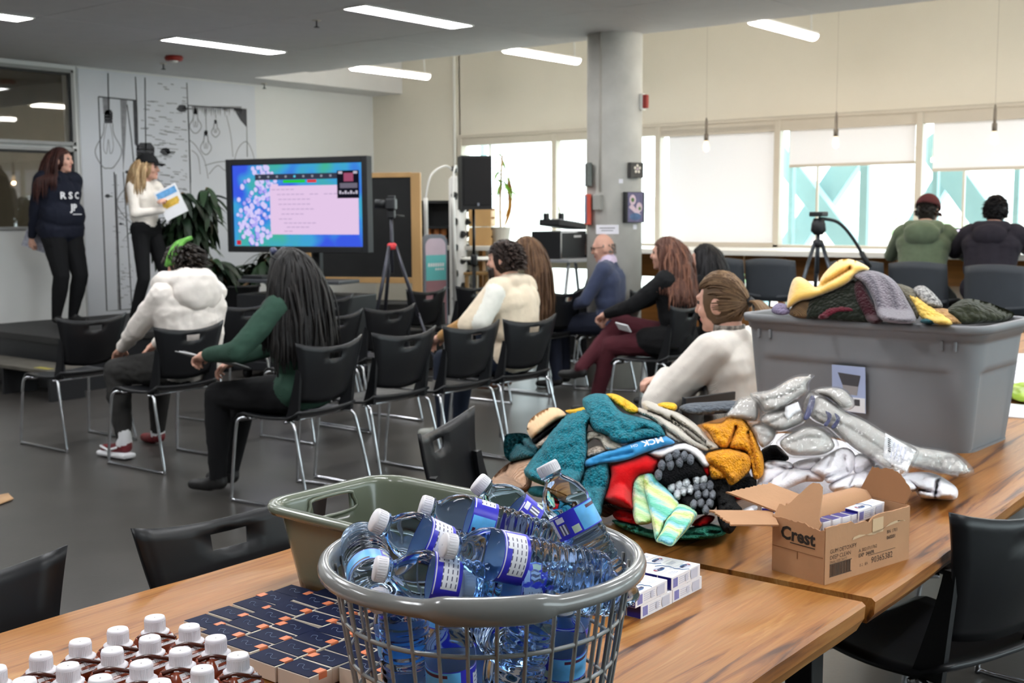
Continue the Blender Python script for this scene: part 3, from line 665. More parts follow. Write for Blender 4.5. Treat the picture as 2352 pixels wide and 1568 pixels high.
def blackboard():
    a = at(690, 400, d=12.1); b_ = at(966, 400, d=11.8); x = Vector((b_.x-a.x, b_.y-a.y, 0)); w = x.length; c = (a+b_)/2
    t = thing('blackboard', 'black board in a pale wooden frame behind the camera tripod', 'blackboard', (c.x, c.y, 0), math.atan2(x.y, x.x))
    top = 1.86; bot = .78
    for s, nm in ((-1, 0), (1, 0)): q = MB(); q.box((s*(w/2-.05), 0, (top+.3)/2), (.1, .05, top-.3), .004); q.build('post', m_tan, t)
    q = MB(); q.box((0, 0, top-.02), (w-.2, .05, .05), .004); q.build('top_rail', m_tan, t)
    q = MB(); q.box((0, 0, bot), (w-.2, .05, .06), .004); q.build('bottom_rail', m_tan, t)
    q = MB(); q.box((0, .005, (top+bot)/2), (w-.2, .02, top-bot-.05)); q.build('panel', M('slate', S(27, 27, 28), rough=.7, vary=.15, vs=8), t)
    for s in (-1, 1): q = MB(); q.box((s*(w/2-.05), 0, .15), (.08, .5, .05), .004); q.box((s*(w/2-.05), 0, .24), (.07, .05, .2)); q.build('foot', m_tan, t)
    p = at(835, 690, d=11.2); k = thing('low_cart', 'low dark cart covered in black cloth beneath the blackboard', 'cart', (p.x, p.y, 0), math.atan2(x.y, x.x))
    q = MB(); q.grid(40, 8, lambda u, v: ((.8+.02*v)*math.cos(u*2*PI)+.0, (.28+.02*v)*math.sin(u*2*PI)+.012*math.sin(u*70), .62-.6*v), cu=True); q.build('cloth', M('black_cloth', S(24, 23, 22), rough=.9, vary=.2, vs=9), k)
    q = MB(); q.lathe([(0, .61), (.6, .62), (.8, .61)], 30, T=Matrix.Diagonal((1, .35, 1, 1))); q.build('top', _m['black_cloth'], k)
blackboard()

def tripod(name, label, cat, base, hub_z, head_z, spread, rz, mats, col=None, leg_r=.013):
    t = thing(name, label, cat, (base[0], base[1], 0), rz)
    for k in range(3):
        a = k*2.094+.5; q = MB(); d = Vector((math.cos(a), math.sin(a), 0))
        q.tube([d*.03+Vector((0, 0, hub_z)), d*(spread*.5)+Vector((0, 0, hub_z*.52))], leg_r*1.15, 8); q.tube([d*(spread*.5)+Vector((0, 0, hub_z*.54)), d*spread+Vector((0, 0, .01))], leg_r*.8, 8)
        q.build('leg', mats[0], t)
    q = MB(); q.tube([(0, 0, hub_z-.22), (0, 0, head_z)], .014, 10); q.build('column', mats[0], t)
    q = MB(); q.lathe([(.025, hub_z-.03), (.038, hub_z-.025), (.038, hub_z+.015), (.025, hub_z+.025)], 14); q.build('hub', mats[1], t)
    return t
p = at(900, 560, d=9.6); tp = tripod('camera_tripod', 'black tripod with a red collar and small camera before the blackboard', 'tripod', p, 1.19, 1.42, .42, .6, (M('tripod_grey', S(58, 58, 66), rough=.35, metal=.5), M('collar_red', S(196, 52, 58))))
q = MB(); q.box((0, 0, 1.45), (.07, .06, .07), .01); q.tube([(0, 0, 1.44), (.14, -.08, 1.43)], .009, 8); q.build('head', m_black, tp)
q = MB(); q.box((0, 0, 1.53), (.13, .08, .09), .012); q.tube([(0, .03, 1.53), (0, .13, 1.535)], .036, 14); q.box((.02, 0, 1.585), (.05, .06, .03), .006); q.build('camera', m_black, tp)
p = at(1878, 600, d=8.6); tq = tripod('video_tripod', 'empty tripod with a long pan handle before the window counter', 'tripod', p, 1.22, 1.30, .46, .2, (M('tripod_steel', S(70, 74, 80), rough=.3, metal=.6), m_black))
q = MB(); q.lathe([(.03, 1.28), (.055, 1.31), (.05, 1.36), (.035, 1.4)], 16); q.box((0, 0, 1.43), (.12, .1, .035), .008); q.build('head', m_black, tq)
q = MB(); d = cr; q.tube(smooth_path([(0, 0, 1.40), (.09, -.11, 1.37), (.16, -.2, 1.25), (.22, -.28, 1.08)], 5), .012, 8); q.tube([(.195, -.25, 1.15), (.235, -.3, 1.04)], .02, 10); q.build('pan_handle', m_black, tq); tq.rotation_euler = (0, 0, 0)

def speaker():
    p = at(1087, 420, d=11.8); t = thing('loudspeaker', 'black loudspeaker on a pole stand in front of the first window', 'loudspeaker', p, math.radians(-35))
    q = MB()
    pr = [(-.155, -.14), (.155, -.14), (.12, .16), (-.12, .16)]
    q.prism(pr, .53, 0, Matrix.Translation((0, 0, -.265))); q.build('cabinet', M('speaker_black', S(30, 30, 33), rough=.65, vary=.08, vs=40), t)
    q = MB(); q.box((0, -.146, .01), (.28, .012, .47), .006); q.build('grille', M('grille_black', S(20, 20, 24), rough=.8, bump=.4, bs=300), t)
    q = MB(); q.box((.01, -.153, -.215), (.02, .003, .03)); q.build('badge', M('badge', S(120, 125, 140)), t)
    s = thing('speaker_stand', 'black tripod pole stand holding the loudspeaker', 'stand', (p.x, p.y, 0), .4)
    q = MB(); q.tube([(0, 0, .1), (0, 0, 1.0)], .02, 12); q.tube([(0, 0, .9), (0, 0, p.z-.265)], .016, 12); q.build('pole', m_blackm, s)
    q = MB(); q.lathe([(.03, .93), (.034, .95), (.034, 1.02), (.03, 1.04)], 12); q.build('collar', m_black, s); q = MB(); q.lathe([(.035, .56), (.04, .6), (.035, .64)], 12); q.build('collar', m_black, s)
    for k in range(3): a = k*2.094; q = MB(); q.tube([(.03*math.cos(a), .03*math.sin(a), .6), (.42*math.cos(a), .42*math.sin(a), .02)], .013, 8); q.tube([(.02*math.cos(a), .02*math.sin(a), .14), (.21*math.cos(a), .21*math.sin(a), .31)], .008, 8); q.build('leg', m_blackm, s)
speaker()

def tower():
    p = at(1052, 560, d=12.9); t = thing('planting_tower', 'white vertical growing tower with black net cups', 'planter', (p.x, p.y, 0))
    wm = M('tower_white', S(224, 224, 224), rough=.4, vary=.02)
    q = MB(); q.lathe([(.22, 0), (.22, .3), (.1, .34), (.095, 1.82), (.06, 1.86)], 24); q.build('tube', wm, t)
    pr = None
    for k in range(22):
        z = .5+.14*(k//2); a = (k % 2)*1.5+(k//2 % 2)*.75+3.6
        if pr is None: c = MB(); c.lathe([(.025, .0), (.036, .05), (.038, .055)], 10); pr = c.build('net_cup', m_black, t); o = pr
        else: o = link('net_cup', pr.data, t)
        o.location = (.09*math.cos(a), .09*math.sin(a), z); o.rotation_euler = (0, .9, a)
    for k, (x0, x1, lb) in enumerate(((1020, 978, 'left'), (1022, 1040, 'right'))):
        a = at(x0+(28 if k else 22), 385, d=12.7); c = at(x1, 480, d=12.6)
        tt = thing('lamp_arm', 'white bowed tube %s of the white growing tower' % lb, 'lamp', (0, 0, 0), 0, 'bowed white tubes'); q = MB()
        q.tube(smooth_path([(a.x, a.y, 1.9), (a.x*.7+c.x*.3, a.y*.7+c.y*.3, 1.96), (c.x*.8+a.x*.2, c.y*.8+a.y*.2, 1.86), (c.x, c.y, 1.62)], 6), .011, 8); q.build('bow', wm, tt)
        q = MB(); q.tube([(c.x, c.y, 1.62), (c.x, c.y, 1.5), (c.x+.03*k, c.y, .1)], .024, 10); q.build('tube', wm, tt)
        q = MB(); q.lathe([(.1, 0), (.1, .02)], 16, T=Matrix.Translation((c.x+.03*k, c.y, 0))); q.build('foot', wm, tt)
tower()

def sign():
    a = at(966, 600, d=12.0); b_ = at(1021, 600, d=12.2); x = Vector((b_.x-a.x, b_.y-a.y, 0)); w = x.length; c = (a+b_)/2
    t = thing('standing_sign', 'round topped standing sign with a pink and teal poster', 'sign', (c.x, c.y, 0), math.atan2(x.y, x.x))
    def arch(w, h, r, n=8): return [(-w/2, 0), (w/2, 0)]+[(w/2-r+r*math.cos(i*PI/2/n), h-r+r*math.sin(i*PI/2/n)) for i in range(n+1)]+[(-w/2+r-r*math.sin(i*PI/2/n), h-r+r*math.cos(i*PI/2/n)) for i in range(n+1)]
    T = Matrix.Rotation(PI/2, 4, 'X')
    q = MB(); q.prism(arch(w, 1.24, .09), .05, 0, T); q.build('frame', M('sign_grey', S(120, 124, 134), rough=.5), t)
    q = MB(); q.prism(arch(w-.05, 1.2, .08), .004, 0, Matrix.Translation((0, -.05, 0)) @ T); q.build('poster', M('poster_pink', S(206, 186, 200), rough=.5), t)
    q = MB(); q.box((0, -.056, .9), (w-.05, .002, .26)); q.box((0, -.056, .4), (w-.05, .002, .74), 0, 1)
    
    for k in range(7): q.box((-.09+.03*k, -.058, .93), (.022, .001, .035), 0, 2)
    for k in range(4): q.box((.0+.03*k, -.058, .885), (.022, .001, .022), 0, 2)
    q.build('print', [M('poster_teal', S(104, 190, 190)), M('poster_mauve', S(160, 116, 122)), m_tag], t)
sign()

def shelf():
    a = at(978, 480, d=13.2); b_ = at(1034, 480, d=13.2); x = Vector((b_.x-a.x, b_.y-a.y, 0)); w = x.length+.2; c = (a+b_)/2
    t = thing('dark_shelf', 'dark open shelf unit behind the standing sign', 'shelf', (c.x, c.y, 0), math.atan2(x.y, x.x))
    for s in (-1, 1): q = MB(); q.box((s*w/2, 0, .8), (.03, .3, 1.6)); q.build('side', m_black, t)
    for z in (.1, .6, 1.1, 1.3, 1.58): q = MB(); q.box((0, 0, z), (w, .3, .03)); q.build('shelf_board', m_black, t)
    q = MB(); q.box((0, .14, .8), (w, .01, 1.58)); q.build('back', m_black, t)
    R = Matrix.Rotation(math.atan2(x.y, x.x), 4, 'Z')
    for k in range(6):
        p = c+R @ Vector((-.11+.085*(k % 3), -.05, 0)); z = 1.115 if k < 3 else 1.21
        q = MB(); q.lathe([(.034, 0), (.038, .005), (.038, .07), (.03, .08)], 12); jr = thing('orange_jar', '%s orange jar, %s of three, on the dark shelf' % (('lower', 'upper')[k//3], ('left', 'middle', 'right')[k % 3]), 'jar', (p.x, p.y, z), 0, 'orange jars on the dark shelf')
        q.build('jar', M('jar_orange', S(206, 130, 74), rough=.4, vary=.2), jr)
        q = MB(); q.lathe([(.031, .08), (.031, .093)], 12); q.build('lid', m_tag, jr)
shelf()

def crates():
    for k, (px, z, h) in enumerate(((1108, 1.10, .2), (1108, 1.305, .2), (1122, .3, .24))):
        p = at(px, 530, d=13.0 if k < 2 else 12.5); t = thing('wooden_crate', ['lower wooden crate on the counter behind the loudspeaker pole', 'upper wooden crate on the counter behind the loudspeaker pole', 'wooden crate low beside the growing tower'][k], 'crate', (p.x, p.y, z if k < 2 else .0), .5, 'wooden crates')
        for s in (-1, 1):
            for j in range(2): q = MB(); q.box((0, s*.12, .05+.09*j), (.3, .012, .07), .003); q.build('slat', m_tan, t)
            q = MB(); q.box((s*.14, 0, .1), (.015, .24, .2), .003); q.build('end', m_tan, t)
        q = MB(); q.box((0, 0, .008), (.29, .24, .012)); q.build('bottom', m_tan, t)
    p = at(1128, 592, d=12.2); t = thing('round_table', 'small round white table beside the growing tower', 'table', (p.x, p.y, 0))
    q = MB(); q.lathe([(.3, p.z-.02), (.32, p.z-.01), (.32, p.z), (.3, p.z+.004)], 32); q.build('tabletop', m_whitelam, t)
    q = MB(); q.tube([(0, 0, .02), (0, 0, p.z-.02)], .03, 12); q.build('leg', m_alu, t); q = MB(); q.lathe([(.22, 0), (.2, .02), (.04, .03)], 24); q.build('foot', m_alu, t)
    for k, px in enumerate((1106, 1148)):
        p = at(px, 640, d=12.9); t = thing('wooden_stool', ['left', 'right'][k]+' pale wooden stool in the window light behind the speaker stand', 'stool', (p.x, p.y, 0), .3, 'pale wooden stools')
        q = MB(); q.box((0, 0, .80), (.3, .3, .03), .005); q.build('seat', m_tan, t)
        for sx in (-1, 1):
            for sy in (-1, 1): q = MB(); q.box((sx*.12, sy*.12, .39), (.04, .04, .78), .004); q.build('leg', m_tan, t)
        q = MB(); q.box((0, -.12, .3), (.24, .025, .05)); q.box((0, .12, .3), (.24, .025, .05)); q.build('stretcher', m_tan, t)
crates()

def leaf_mesh(name, L, w, droop, fold=.15, n=6):
    q = MB(); vs = []; fs = []
    for i in range(n+1):
        s = i/n; a = droop*s; x = L*s*(1-.15*droop*s); z = -L*.5*droop*s*s; ww = w*math.sin(PI*min(1, s*.9+.08))**.8
        vs += [(x, -ww, z+ww*fold), (x, 0, z), (x, ww, z+ww*fold)]
    for i in range(n): fs += [(3*i, 3*i+1, 3*i+4, 3*i+3), (3*i+1, 3*i+2, 3*i+5, 3*i+4)]
    q.add(vs, fs); return q
def plant(name, label, base, pot, stems, leaves, mats, potmat, L, w, droop=.8):
    t = thing(name, label, 'plant', base)
    if pot:
        r, h = pot; q = MB(); q.lathe([(r*.72, 0), (r*.76, .01), (r*.97, h*.93), (r*1.03, h*.94), (r*1.03, h), (r*.94, h), (r*.9, h*.9), (0, h*.88)], 28); q.build('pot', potmat, t)
    for s in stems: q = MB(); q.tube(smooth_path(s[0], 5), s[1], 8); q.build('stem', mats[0], t)
    protos = {}
    for (p, az, pitch, sc, mi) in leaves:
        if mi not in protos: o = leaf_mesh('leaf', L, w, droop).build('leaf', mats[1+mi], t); protos[mi] = o.data
        else: o = link('leaf', protos[mi], t)
        o.location = p; o.rotation_euler = (rnd.uniform(-.3, .3), -pitch, az); o.scale = (sc, sc, sc)
    return t
def plants():
    g1 = M('leaf_dark', S(38, 58, 36), rough=.4, vary=.25, vs=8); g2 = M('leaf_darker', S(28, 44, 30), rough=.45, vary=.25, vs=8); br = M('stem_brown', S(110, 88, 60), rough=.8)
    r = random.Random(5)
    for k, (px, dpt, top, lb, n) in enumerate(((440, 11.4, 1.86, 'big dark leaved plant behind the white puffer jacket, left of the screen', 290), (548, 11.2, 1.25, 'lower dark leaved plant under the left corner of the screen', 170))):
        b = at(px, 640, d=dpt); z0 = .451; top -= .45; st_ = []; lv = []
        for s in range(5 if k == 0 else 4):
            a = r.random()*6.28; R = .1+.33*r.random(); h = (top-.1)*(.62+.38*r.random())
            st_.append(([(0, 0, .3), (R*.4*math.cos(a), R*.4*math.sin(a), h*.6), (R*math.cos(a), R*math.sin(a), h)], .012))
            for j in range(n//(5 if k == 0 else 4)):
                q = .5+.5*r.random()**.7; lv.append(((R*q*math.cos(a), R*q*math.sin(a), .3+(h-.3)*q), r.random()*6.28, r.uniform(-.7, .5), r.uniform(.8, 1.25), r.randrange(2)))
        plant('potted_plant', lb, (b.x, b.y, z0), (.2, .34), st_, lv, (br, g1, g2), M('pot_black', S(40, 40, 42), rough=.5), .27, .034, 1.4)
    b = at(1150, 558, X=10.15); yl = M('leaf_yellow', S(214, 160, 60), rough=.5, vary=.3, vs=10); gl = M('leaf_bright', S(120, 168, 60), rough=.45, vary=.25, vs=9); og = M('leaf_orange', S(190, 110, 50), rough=.6, vary=.25, vs=9)
    lv = []
    for k in range(26):
        z = .55+.42*r.random(); a = r.random()*6.28; lv.append(((0.01, -.02+.04*(z-.4), z), a, r.uniform(-.9, .7), r.uniform(.45, .75), 0))
    for k in range(5): lv.append(((.03, -.06, .86-.05*k), math.radians(-55+10*k), -1.1, 1.0+.1*k, 1 if k > 1 else 2))
    plant('dragon_plant', 'tall thin plant with a hanging orange leaf on the window counter', (b.x, b.y, 1.10), (.115, .2), [([(0, 0, .16), (.01, .01, .5), (.0, -.03, .98)], .012)], lv, (M('cane', S(176, 140, 96)), gl, yl, og), M('pot_grey', S(176, 170, 162), rough=.8), .36, .03, 1.0)
plants()

def av():
    p = at(1300, 592, d=11.4); z = p.z; R = math.radians(0)
    t = thing('equipment_table', 'high narrow grey table under the sound gear', 'table', (p.x, p.y, 0))
    q = MB(); q.box((.1, 0, z-.015), (.95, .6, .03), .004); q.build('tabletop', M('grey_top', S(150, 152, 156), rough=.5), t)
    for sx in (-.32, .52):
        for sy in (-1, 1): q = MB(); q.tube([(sx, sy*.26, z-.03), (sx+.1*sy, sy*.2, 0)], .016, 8); q.build('leg', M('grey_leg', S(150, 154, 160), rough=.4, metal=.4), t)
    def gear(name, label, cat, c, d, b=.01, extra=None):
        g = thing(name, label, cat, (p.x+c[0], p.y+c[1], c[2])); q = MB(); q.box((0, 0, d[2]/2), d, b); q.build('case', m_black, g)
        if extra: extra(g)
        return g
    def rk(g):
        q = MB()
        for x in (-.2, .2): q.box((x, -.165, .13), (.012, .02, .26))
        for z_ in (.008, .252): q.box((0, -.165, z_), (.4, .02, .014))
        q.build('metal_edge', m_chrome, g)
        q = MB()
        for k in range(4): q.box((-.03, -.166, .05+.055*k), (.32, .006, .045))
        for k in range(6): q.box((.02+.02*k, -.171, .21), (.012, .004, .02), 0, 1)
        q.build('rack_unit', [M('rack_grey', S(48, 48, 52), rough=.4), m_tag], g)
    gear('flight_case', 'black flight case with metal edges on the high grey table', 'case', (-.12, 0, z), (.42, .34, .26), .008, rk)
    gear('amplifier', 'black amplifier box beside the flight case, against the column', 'amplifier', (.26, -.02, z), (.3, .34, .12), .01, lambda g: MB().box((.05, -.172, .06), (.12, .004, .02)).build('display', m_tag, g))
    gear('receiver', 'black receiver box stacked on the amplifier beside the column', 'receiver', (.27, 0, z+.122), (.28, .3, .11), .01, lambda g: MB().box((-.05, -.152, .05), (.1, .004, .012)).build('display', m_tag, g))
    def mx(g):
        q = MB()
        for i in range(8):
            for j in range(3): q.lathe([(.008, 0), (.006, .014)], 8, 0, Matrix.Translation((-.17+.048*i, -.06+.05*j, .06)))
        q.build('knobs', M('knob_grey', S(150, 150, 160)), g)
    o = gear('mixer', 'dark slanted mixing desk on top of the flight case', 'mixer', (-.05, 0, z+.262), (.46, .24, .06), .01, mx); o.rotation_euler = (0, .1, 0); o.location.z += .03
    for k, (x, y) in enumerate(((-.2, .05), (.0, .02))):
        q = MB(); q.tube([(0, 0, 0), (0, 0, .1)], .012, 8); g = thing('radio_receiver', ['left', 'right'][k]+' small upright radio unit with aerials on the mixing desk', 'receiver', (p.x-.05+x, p.y+y, z+.33), 0, 'radio units on the mixing desk')
        q = MB(); q.box((0, 0, .05), (.05, .04, .1), .005); q.build('case', m_black, g); q = MB(); q.tube([(.02, 0, .1), (.05, 0, .15)], .003, 6); q.tube([(-.02, 0, .1), (-.05, 0, .16)], .003, 6); q.build('aerial', m_black, g)
    c = at(2195, 555, X=10.2); g = thing('laptop', 'open laptop with a pale lilac screen between the two people at the counter', 'laptop', (c.x, c.y, 1.10), -PI/2)
    q = MB(); q.box((0, 0, .008), (.33, .23, .016), .004); q.build('base', m_blackm, g)
    q = MB(); q.box((0, .13, .12), (.33, .012, .22), .004, 0, Matrix.Rotation(-.2, 4, 'X')); q.build('lid', m_blackm, g)
    q = MB(); q.box((0, .123, .12), (.3, .002, .19), 0, 0, Matrix.Rotation(-.2, 4, 'X')); q.build('screen', M('laptop_screen', S(196, 184, 216), vary=0, emit=.7), g)
av()
# ------------------------------------------------------------------ people
def remesh(b, voxel, smooth=4):
    """one closed smooth surface round all the shapes collected in b"""
    me = bpy.data.meshes.new('tmp'); me.from_pydata(b.v, [], b.f); o = bpy.data.objects.new('tmp', me); C.objects.link(o)
    r = o.modifiers.new('r', 'REMESH'); r.mode = 'VOXEL'; r.voxel_size = voxel
    if smooth: s = o.modifiers.new('s', 'SMOOTH'); s.factor = .5; s.iterations = smooth
    bpy.context.view_layer.update()
    m2 = bpy.data.meshes.new_from_object(o.evaluated_get(bpy.context.evaluated_depsgraph_get()))
    n = len(m2.vertices); V = np.empty(n*3, dtype=np.float32); m2.vertices.foreach_get('co', V); V = V.reshape(-1, 3)
    F = [tuple(p.vertices) for p in m2.polygons]
    bpy.data.objects.remove(o); bpy.data.meshes.remove(me); bpy.data.meshes.remove(m2)
    return V, F
def cap(b, a, c, r1, r2, n=12):
    """tapered limb with round ends"""
    a, c = Vector(a), Vector(c); d = c-a; L = d.length; T = frame3(d.cross(Vector((.3, .5, .8))), d.cross(d.cross(Vector((.3, .5, .8)))), a)
    if (T.to_3x3() @ Vector((0, 0, 1))).dot(d) < 0: T = T @ Matrix.Rotation(PI, 4, 'X')
    pr = [(max(1e-4, r1*math.cos(t)), r1*math.sin(t)) for t in (-1.55, -1.1, -.6, -.25)]+[(r1, 0), (r2, L)]+[(max(1e-4, r2*math.cos(t)), L+r2*math.sin(t)) for t in (.25, .6, 1.1, 1.55)]
    b.lathe(pr, n, 0, T)
def shape(prims):
    b = MB()
    for p in prims:
        if p[0] == 'c': cap(b, *p[1:5])
        else: b.ell(p[1], p[2], 0, None, p[3])
    return b
def pdist(V, p):
    if p[0] == 'c':
        a, c = np.array(p[1]), np.array(p[2]); d = c-a; t = np.clip(((V-a)@d)/(d@d), 0, 1)
        return np.linalg.norm(V-a-t[:, None]*d, axis=1)-(p[3]+(p[4]-p[3])*t)
    R = np.array(p[3]) if p[3] is not None else np.eye(3); q = ((V-np.array(p[1]))@R)/np.array(p[2])
    return (np.linalg.norm(q, axis=1)-1)*min(p[2])
def blob(name, prims, mat, parent, voxel=.01, smooth=4, fold=0, fs=12, stretch=(1, 1, 1)):
    V, F = remesh(shape(prims), voxel, smooth)
    b = MB(); b.add(folds(V, F, fold, fs, stretch), F); return b.build(name, mat, parent)
def folds(V, F, amp, fs, stretch=(1, 1, 1)):
    if not amp: return [tuple(p) for p in V]
    c = V.mean(0); out = []
    sx = np.array(stretch)
    for p in V:
        d = p-c; n = d/(np.linalg.norm(d)+1e-6)
        q = Vector(p*sx*fs); k = noise.noise(q)+.5*noise.noise(q*2.3); out.append(tuple(p+n*k*amp))
    return out
def ik(a, c, l1, l2, pole):
    a, c = Vector(a), Vector(c); d = c-a; L = min(d.length, (l1+l2)*.999); d.normalize(); c2 = a+d*L
    x = (l1*l1-l2*l2+L*L)/(2*L); h = math.sqrt(max(0, l1*l1-x*x)); p = Vector(pole); p = (p-d*p.dot(d)).normalized()
    return a+d*x+p*h, c2
def hand(b_out, wrist, d, nrm, side, curl, mi, s=1.0):
    """palm, four fingers and a thumb, remeshed finely; side +1 right"""
    d = Vector(d).normalized(); n = Vector(nrm); n = (n-d*n.dot(d)).normalized(); x = d.cross(n)*side   # x towards the thumb
    w = Vector(wrist); P = []
    def L(a, y, z=0): return w+x*(a*s)+d*(y*s)+n*(z*s)
    P.append(('e', L(0, .045), (.040*s, .048*s, .016*s), Matrix((x, d, n)).transposed())); P.append(('c', L(0, -.03), L(0, .03), .024*s, .027*s))
    for i, ln in enumerate((.066, .076, .07, .055)):
        p = L(.028-.0185*i, .078-.004*abs(i-1)); a = .15
        for k in range(3):
            a += curl*(.5 if k == 0 else 1)*(1+.12*i); q = p+(d*math.cos(a)+n*math.sin(a))*(ln*s*(.45, .32, .23)[k]); r = (.0088, .008, .007)[k]*s
            P.append(('c', p, q, r, r*.93)); p = q
    p = L(.03, .02); q = L(.052, .05, .012); r = L(.055-.02*curl, .078, .02+.01*curl)
    P += [('c', p, q, .0125*s, .0105*s), ('c', q, r, .0098*s, .0085*s)]
    V, F = remesh(shape(P), .0042, 2); b_out.add([tuple(p) for p in V], F, mi)

HAIRR = (.081, .099, .119)
def hair_locks(parent, H, mats, n=220, length=.45, style='long', seed=1, r0=.011, obst=(), wav=.0, spread=1.0, name='hair', line=.5):
    """locks that follow the skull H (head frame, face along +y) and then fall"""
    r = random.Random(seed); b = MB(); rad = Vector(HAIRR); Hi = H.inverted(); g = (Hi.to_3x3() @ Vector((0, 0, -1)))
    b.ell((0, -.008, .006), (rad.x*.985, rad.y*.96, rad.z*.985), 0, None, None, 20, 12)
    keep = []                                            # scalp cap without the face
    k = 0; crown = Vector((0, -.15, 1)).normalized()
    while k < n:
        d = Vector((r.gauss(0, 1), r.gauss(0, 1), r.gauss(0, 1))).normalized()
        if d.z < -.5 or (d.y > .3 and d.z < line) or (abs(d.x) > .6 and d.y > .12 and d.z < .3): continue
        k += 1; p = Vector((d.x*rad.x, d.y*rad.y-.006, d.z*rad.z))*r.uniform(.98, 1.02); pts = [p.copy()]
        t = (d-crown*d.dot(crown)); t = t.normalized() if t.length > .05 else Vector((0, -1, 0))
        if style != 'tail' and d.y > -.25:               # front hair is swept sideways and back, off the face
            t = Vector((1.0 if d.x > .0 else -1.0, -.55 if style == 'long' else (-.2 if style == 'short' else .3), -.15)); t = (t-d*t.dot(d)).normalized()
        if style == 'tail':
            tie = Vector((.0, -.115, -.005)); nst = 9
            for s in range(nst):
                q = p.lerp(tie, (s+1)/nst); e = Vector((q.x/rad.x, q.y/rad.y, q.z/rad.z)); 
                if e.length < 1.03: q = q*(1.03/max(e.length, .2))
                pts.append(q)
        else:
            L = length*r.uniform(.8, 1.05) if style == 'long' else length*r.uniform(.6, 1.2); st = .022 if style == 'long' else .009; dirv = t*.95+d*.06; m = max(3, int(L/st))
            ph = r.random()*6
            for s in range(m):
                dirv = (dirv+g*(.3 if style == 'long' else .08)+Vector((r.gauss(0, .05), r.gauss(0, .05), 0))*1+Vector((math.sin(ph+s*.9), math.cos(ph*1.7+s*.8), 0))*wav).normalized()
                p = p+dirv*st
                e = Vector((p.x/rad.x, (p.y+.006)/rad.y, p.z/rad.z))
                if e.length < 1.04: p = Vector((p.x, p.y+.006, p.z))*(1.04/e.length)-Vector((0, .006, 0))
                w = H @ p
                for c, rr in obst:
                    e = Vector(((w.x-c[0])/rr[0], (w.y-c[1])/rr[1], (w.z-c[2])/rr[2]))
                    if e.length < 1: w = Vector(c)+Vector((e.x*rr[0], e.y*rr[1], e.z*rr[2]))*(1.0/max(e.length, .05)); p = Hi @ w
                if style == 'long' and p.z < .06 and p.y > .015: p.y -= min(.02, p.y-.015); p.x += .006*(1 if p.x > 0 else -1) if abs(p.x) < .085 else 0
                pts.append(p.copy())
        R = [r0*.8*(.55+.5*math.sin(PI*min(1, .25+.75*i/len(pts)))**.7)*(1 if i < len(pts)-2 else .5) for i in range(len(pts))]
        b.tube([H @ q for q in pts], R, 5, 1 if r.random() < .35 else 0, (1.5, .55))
    V = b.v[:20*11+2]; b.v[:len(V)] = [tuple(H @ Vector(q)) for q in V]
    return b.build(name, mats, parent)
def hmat(name, c, c2): return [M(name+'_a', S(*c), rough=.5, vary=.15, vs=30, spec=.25), M(name+'_b', S(*c2), rough=.5, vary=.15, vs=30, spec=.25)]

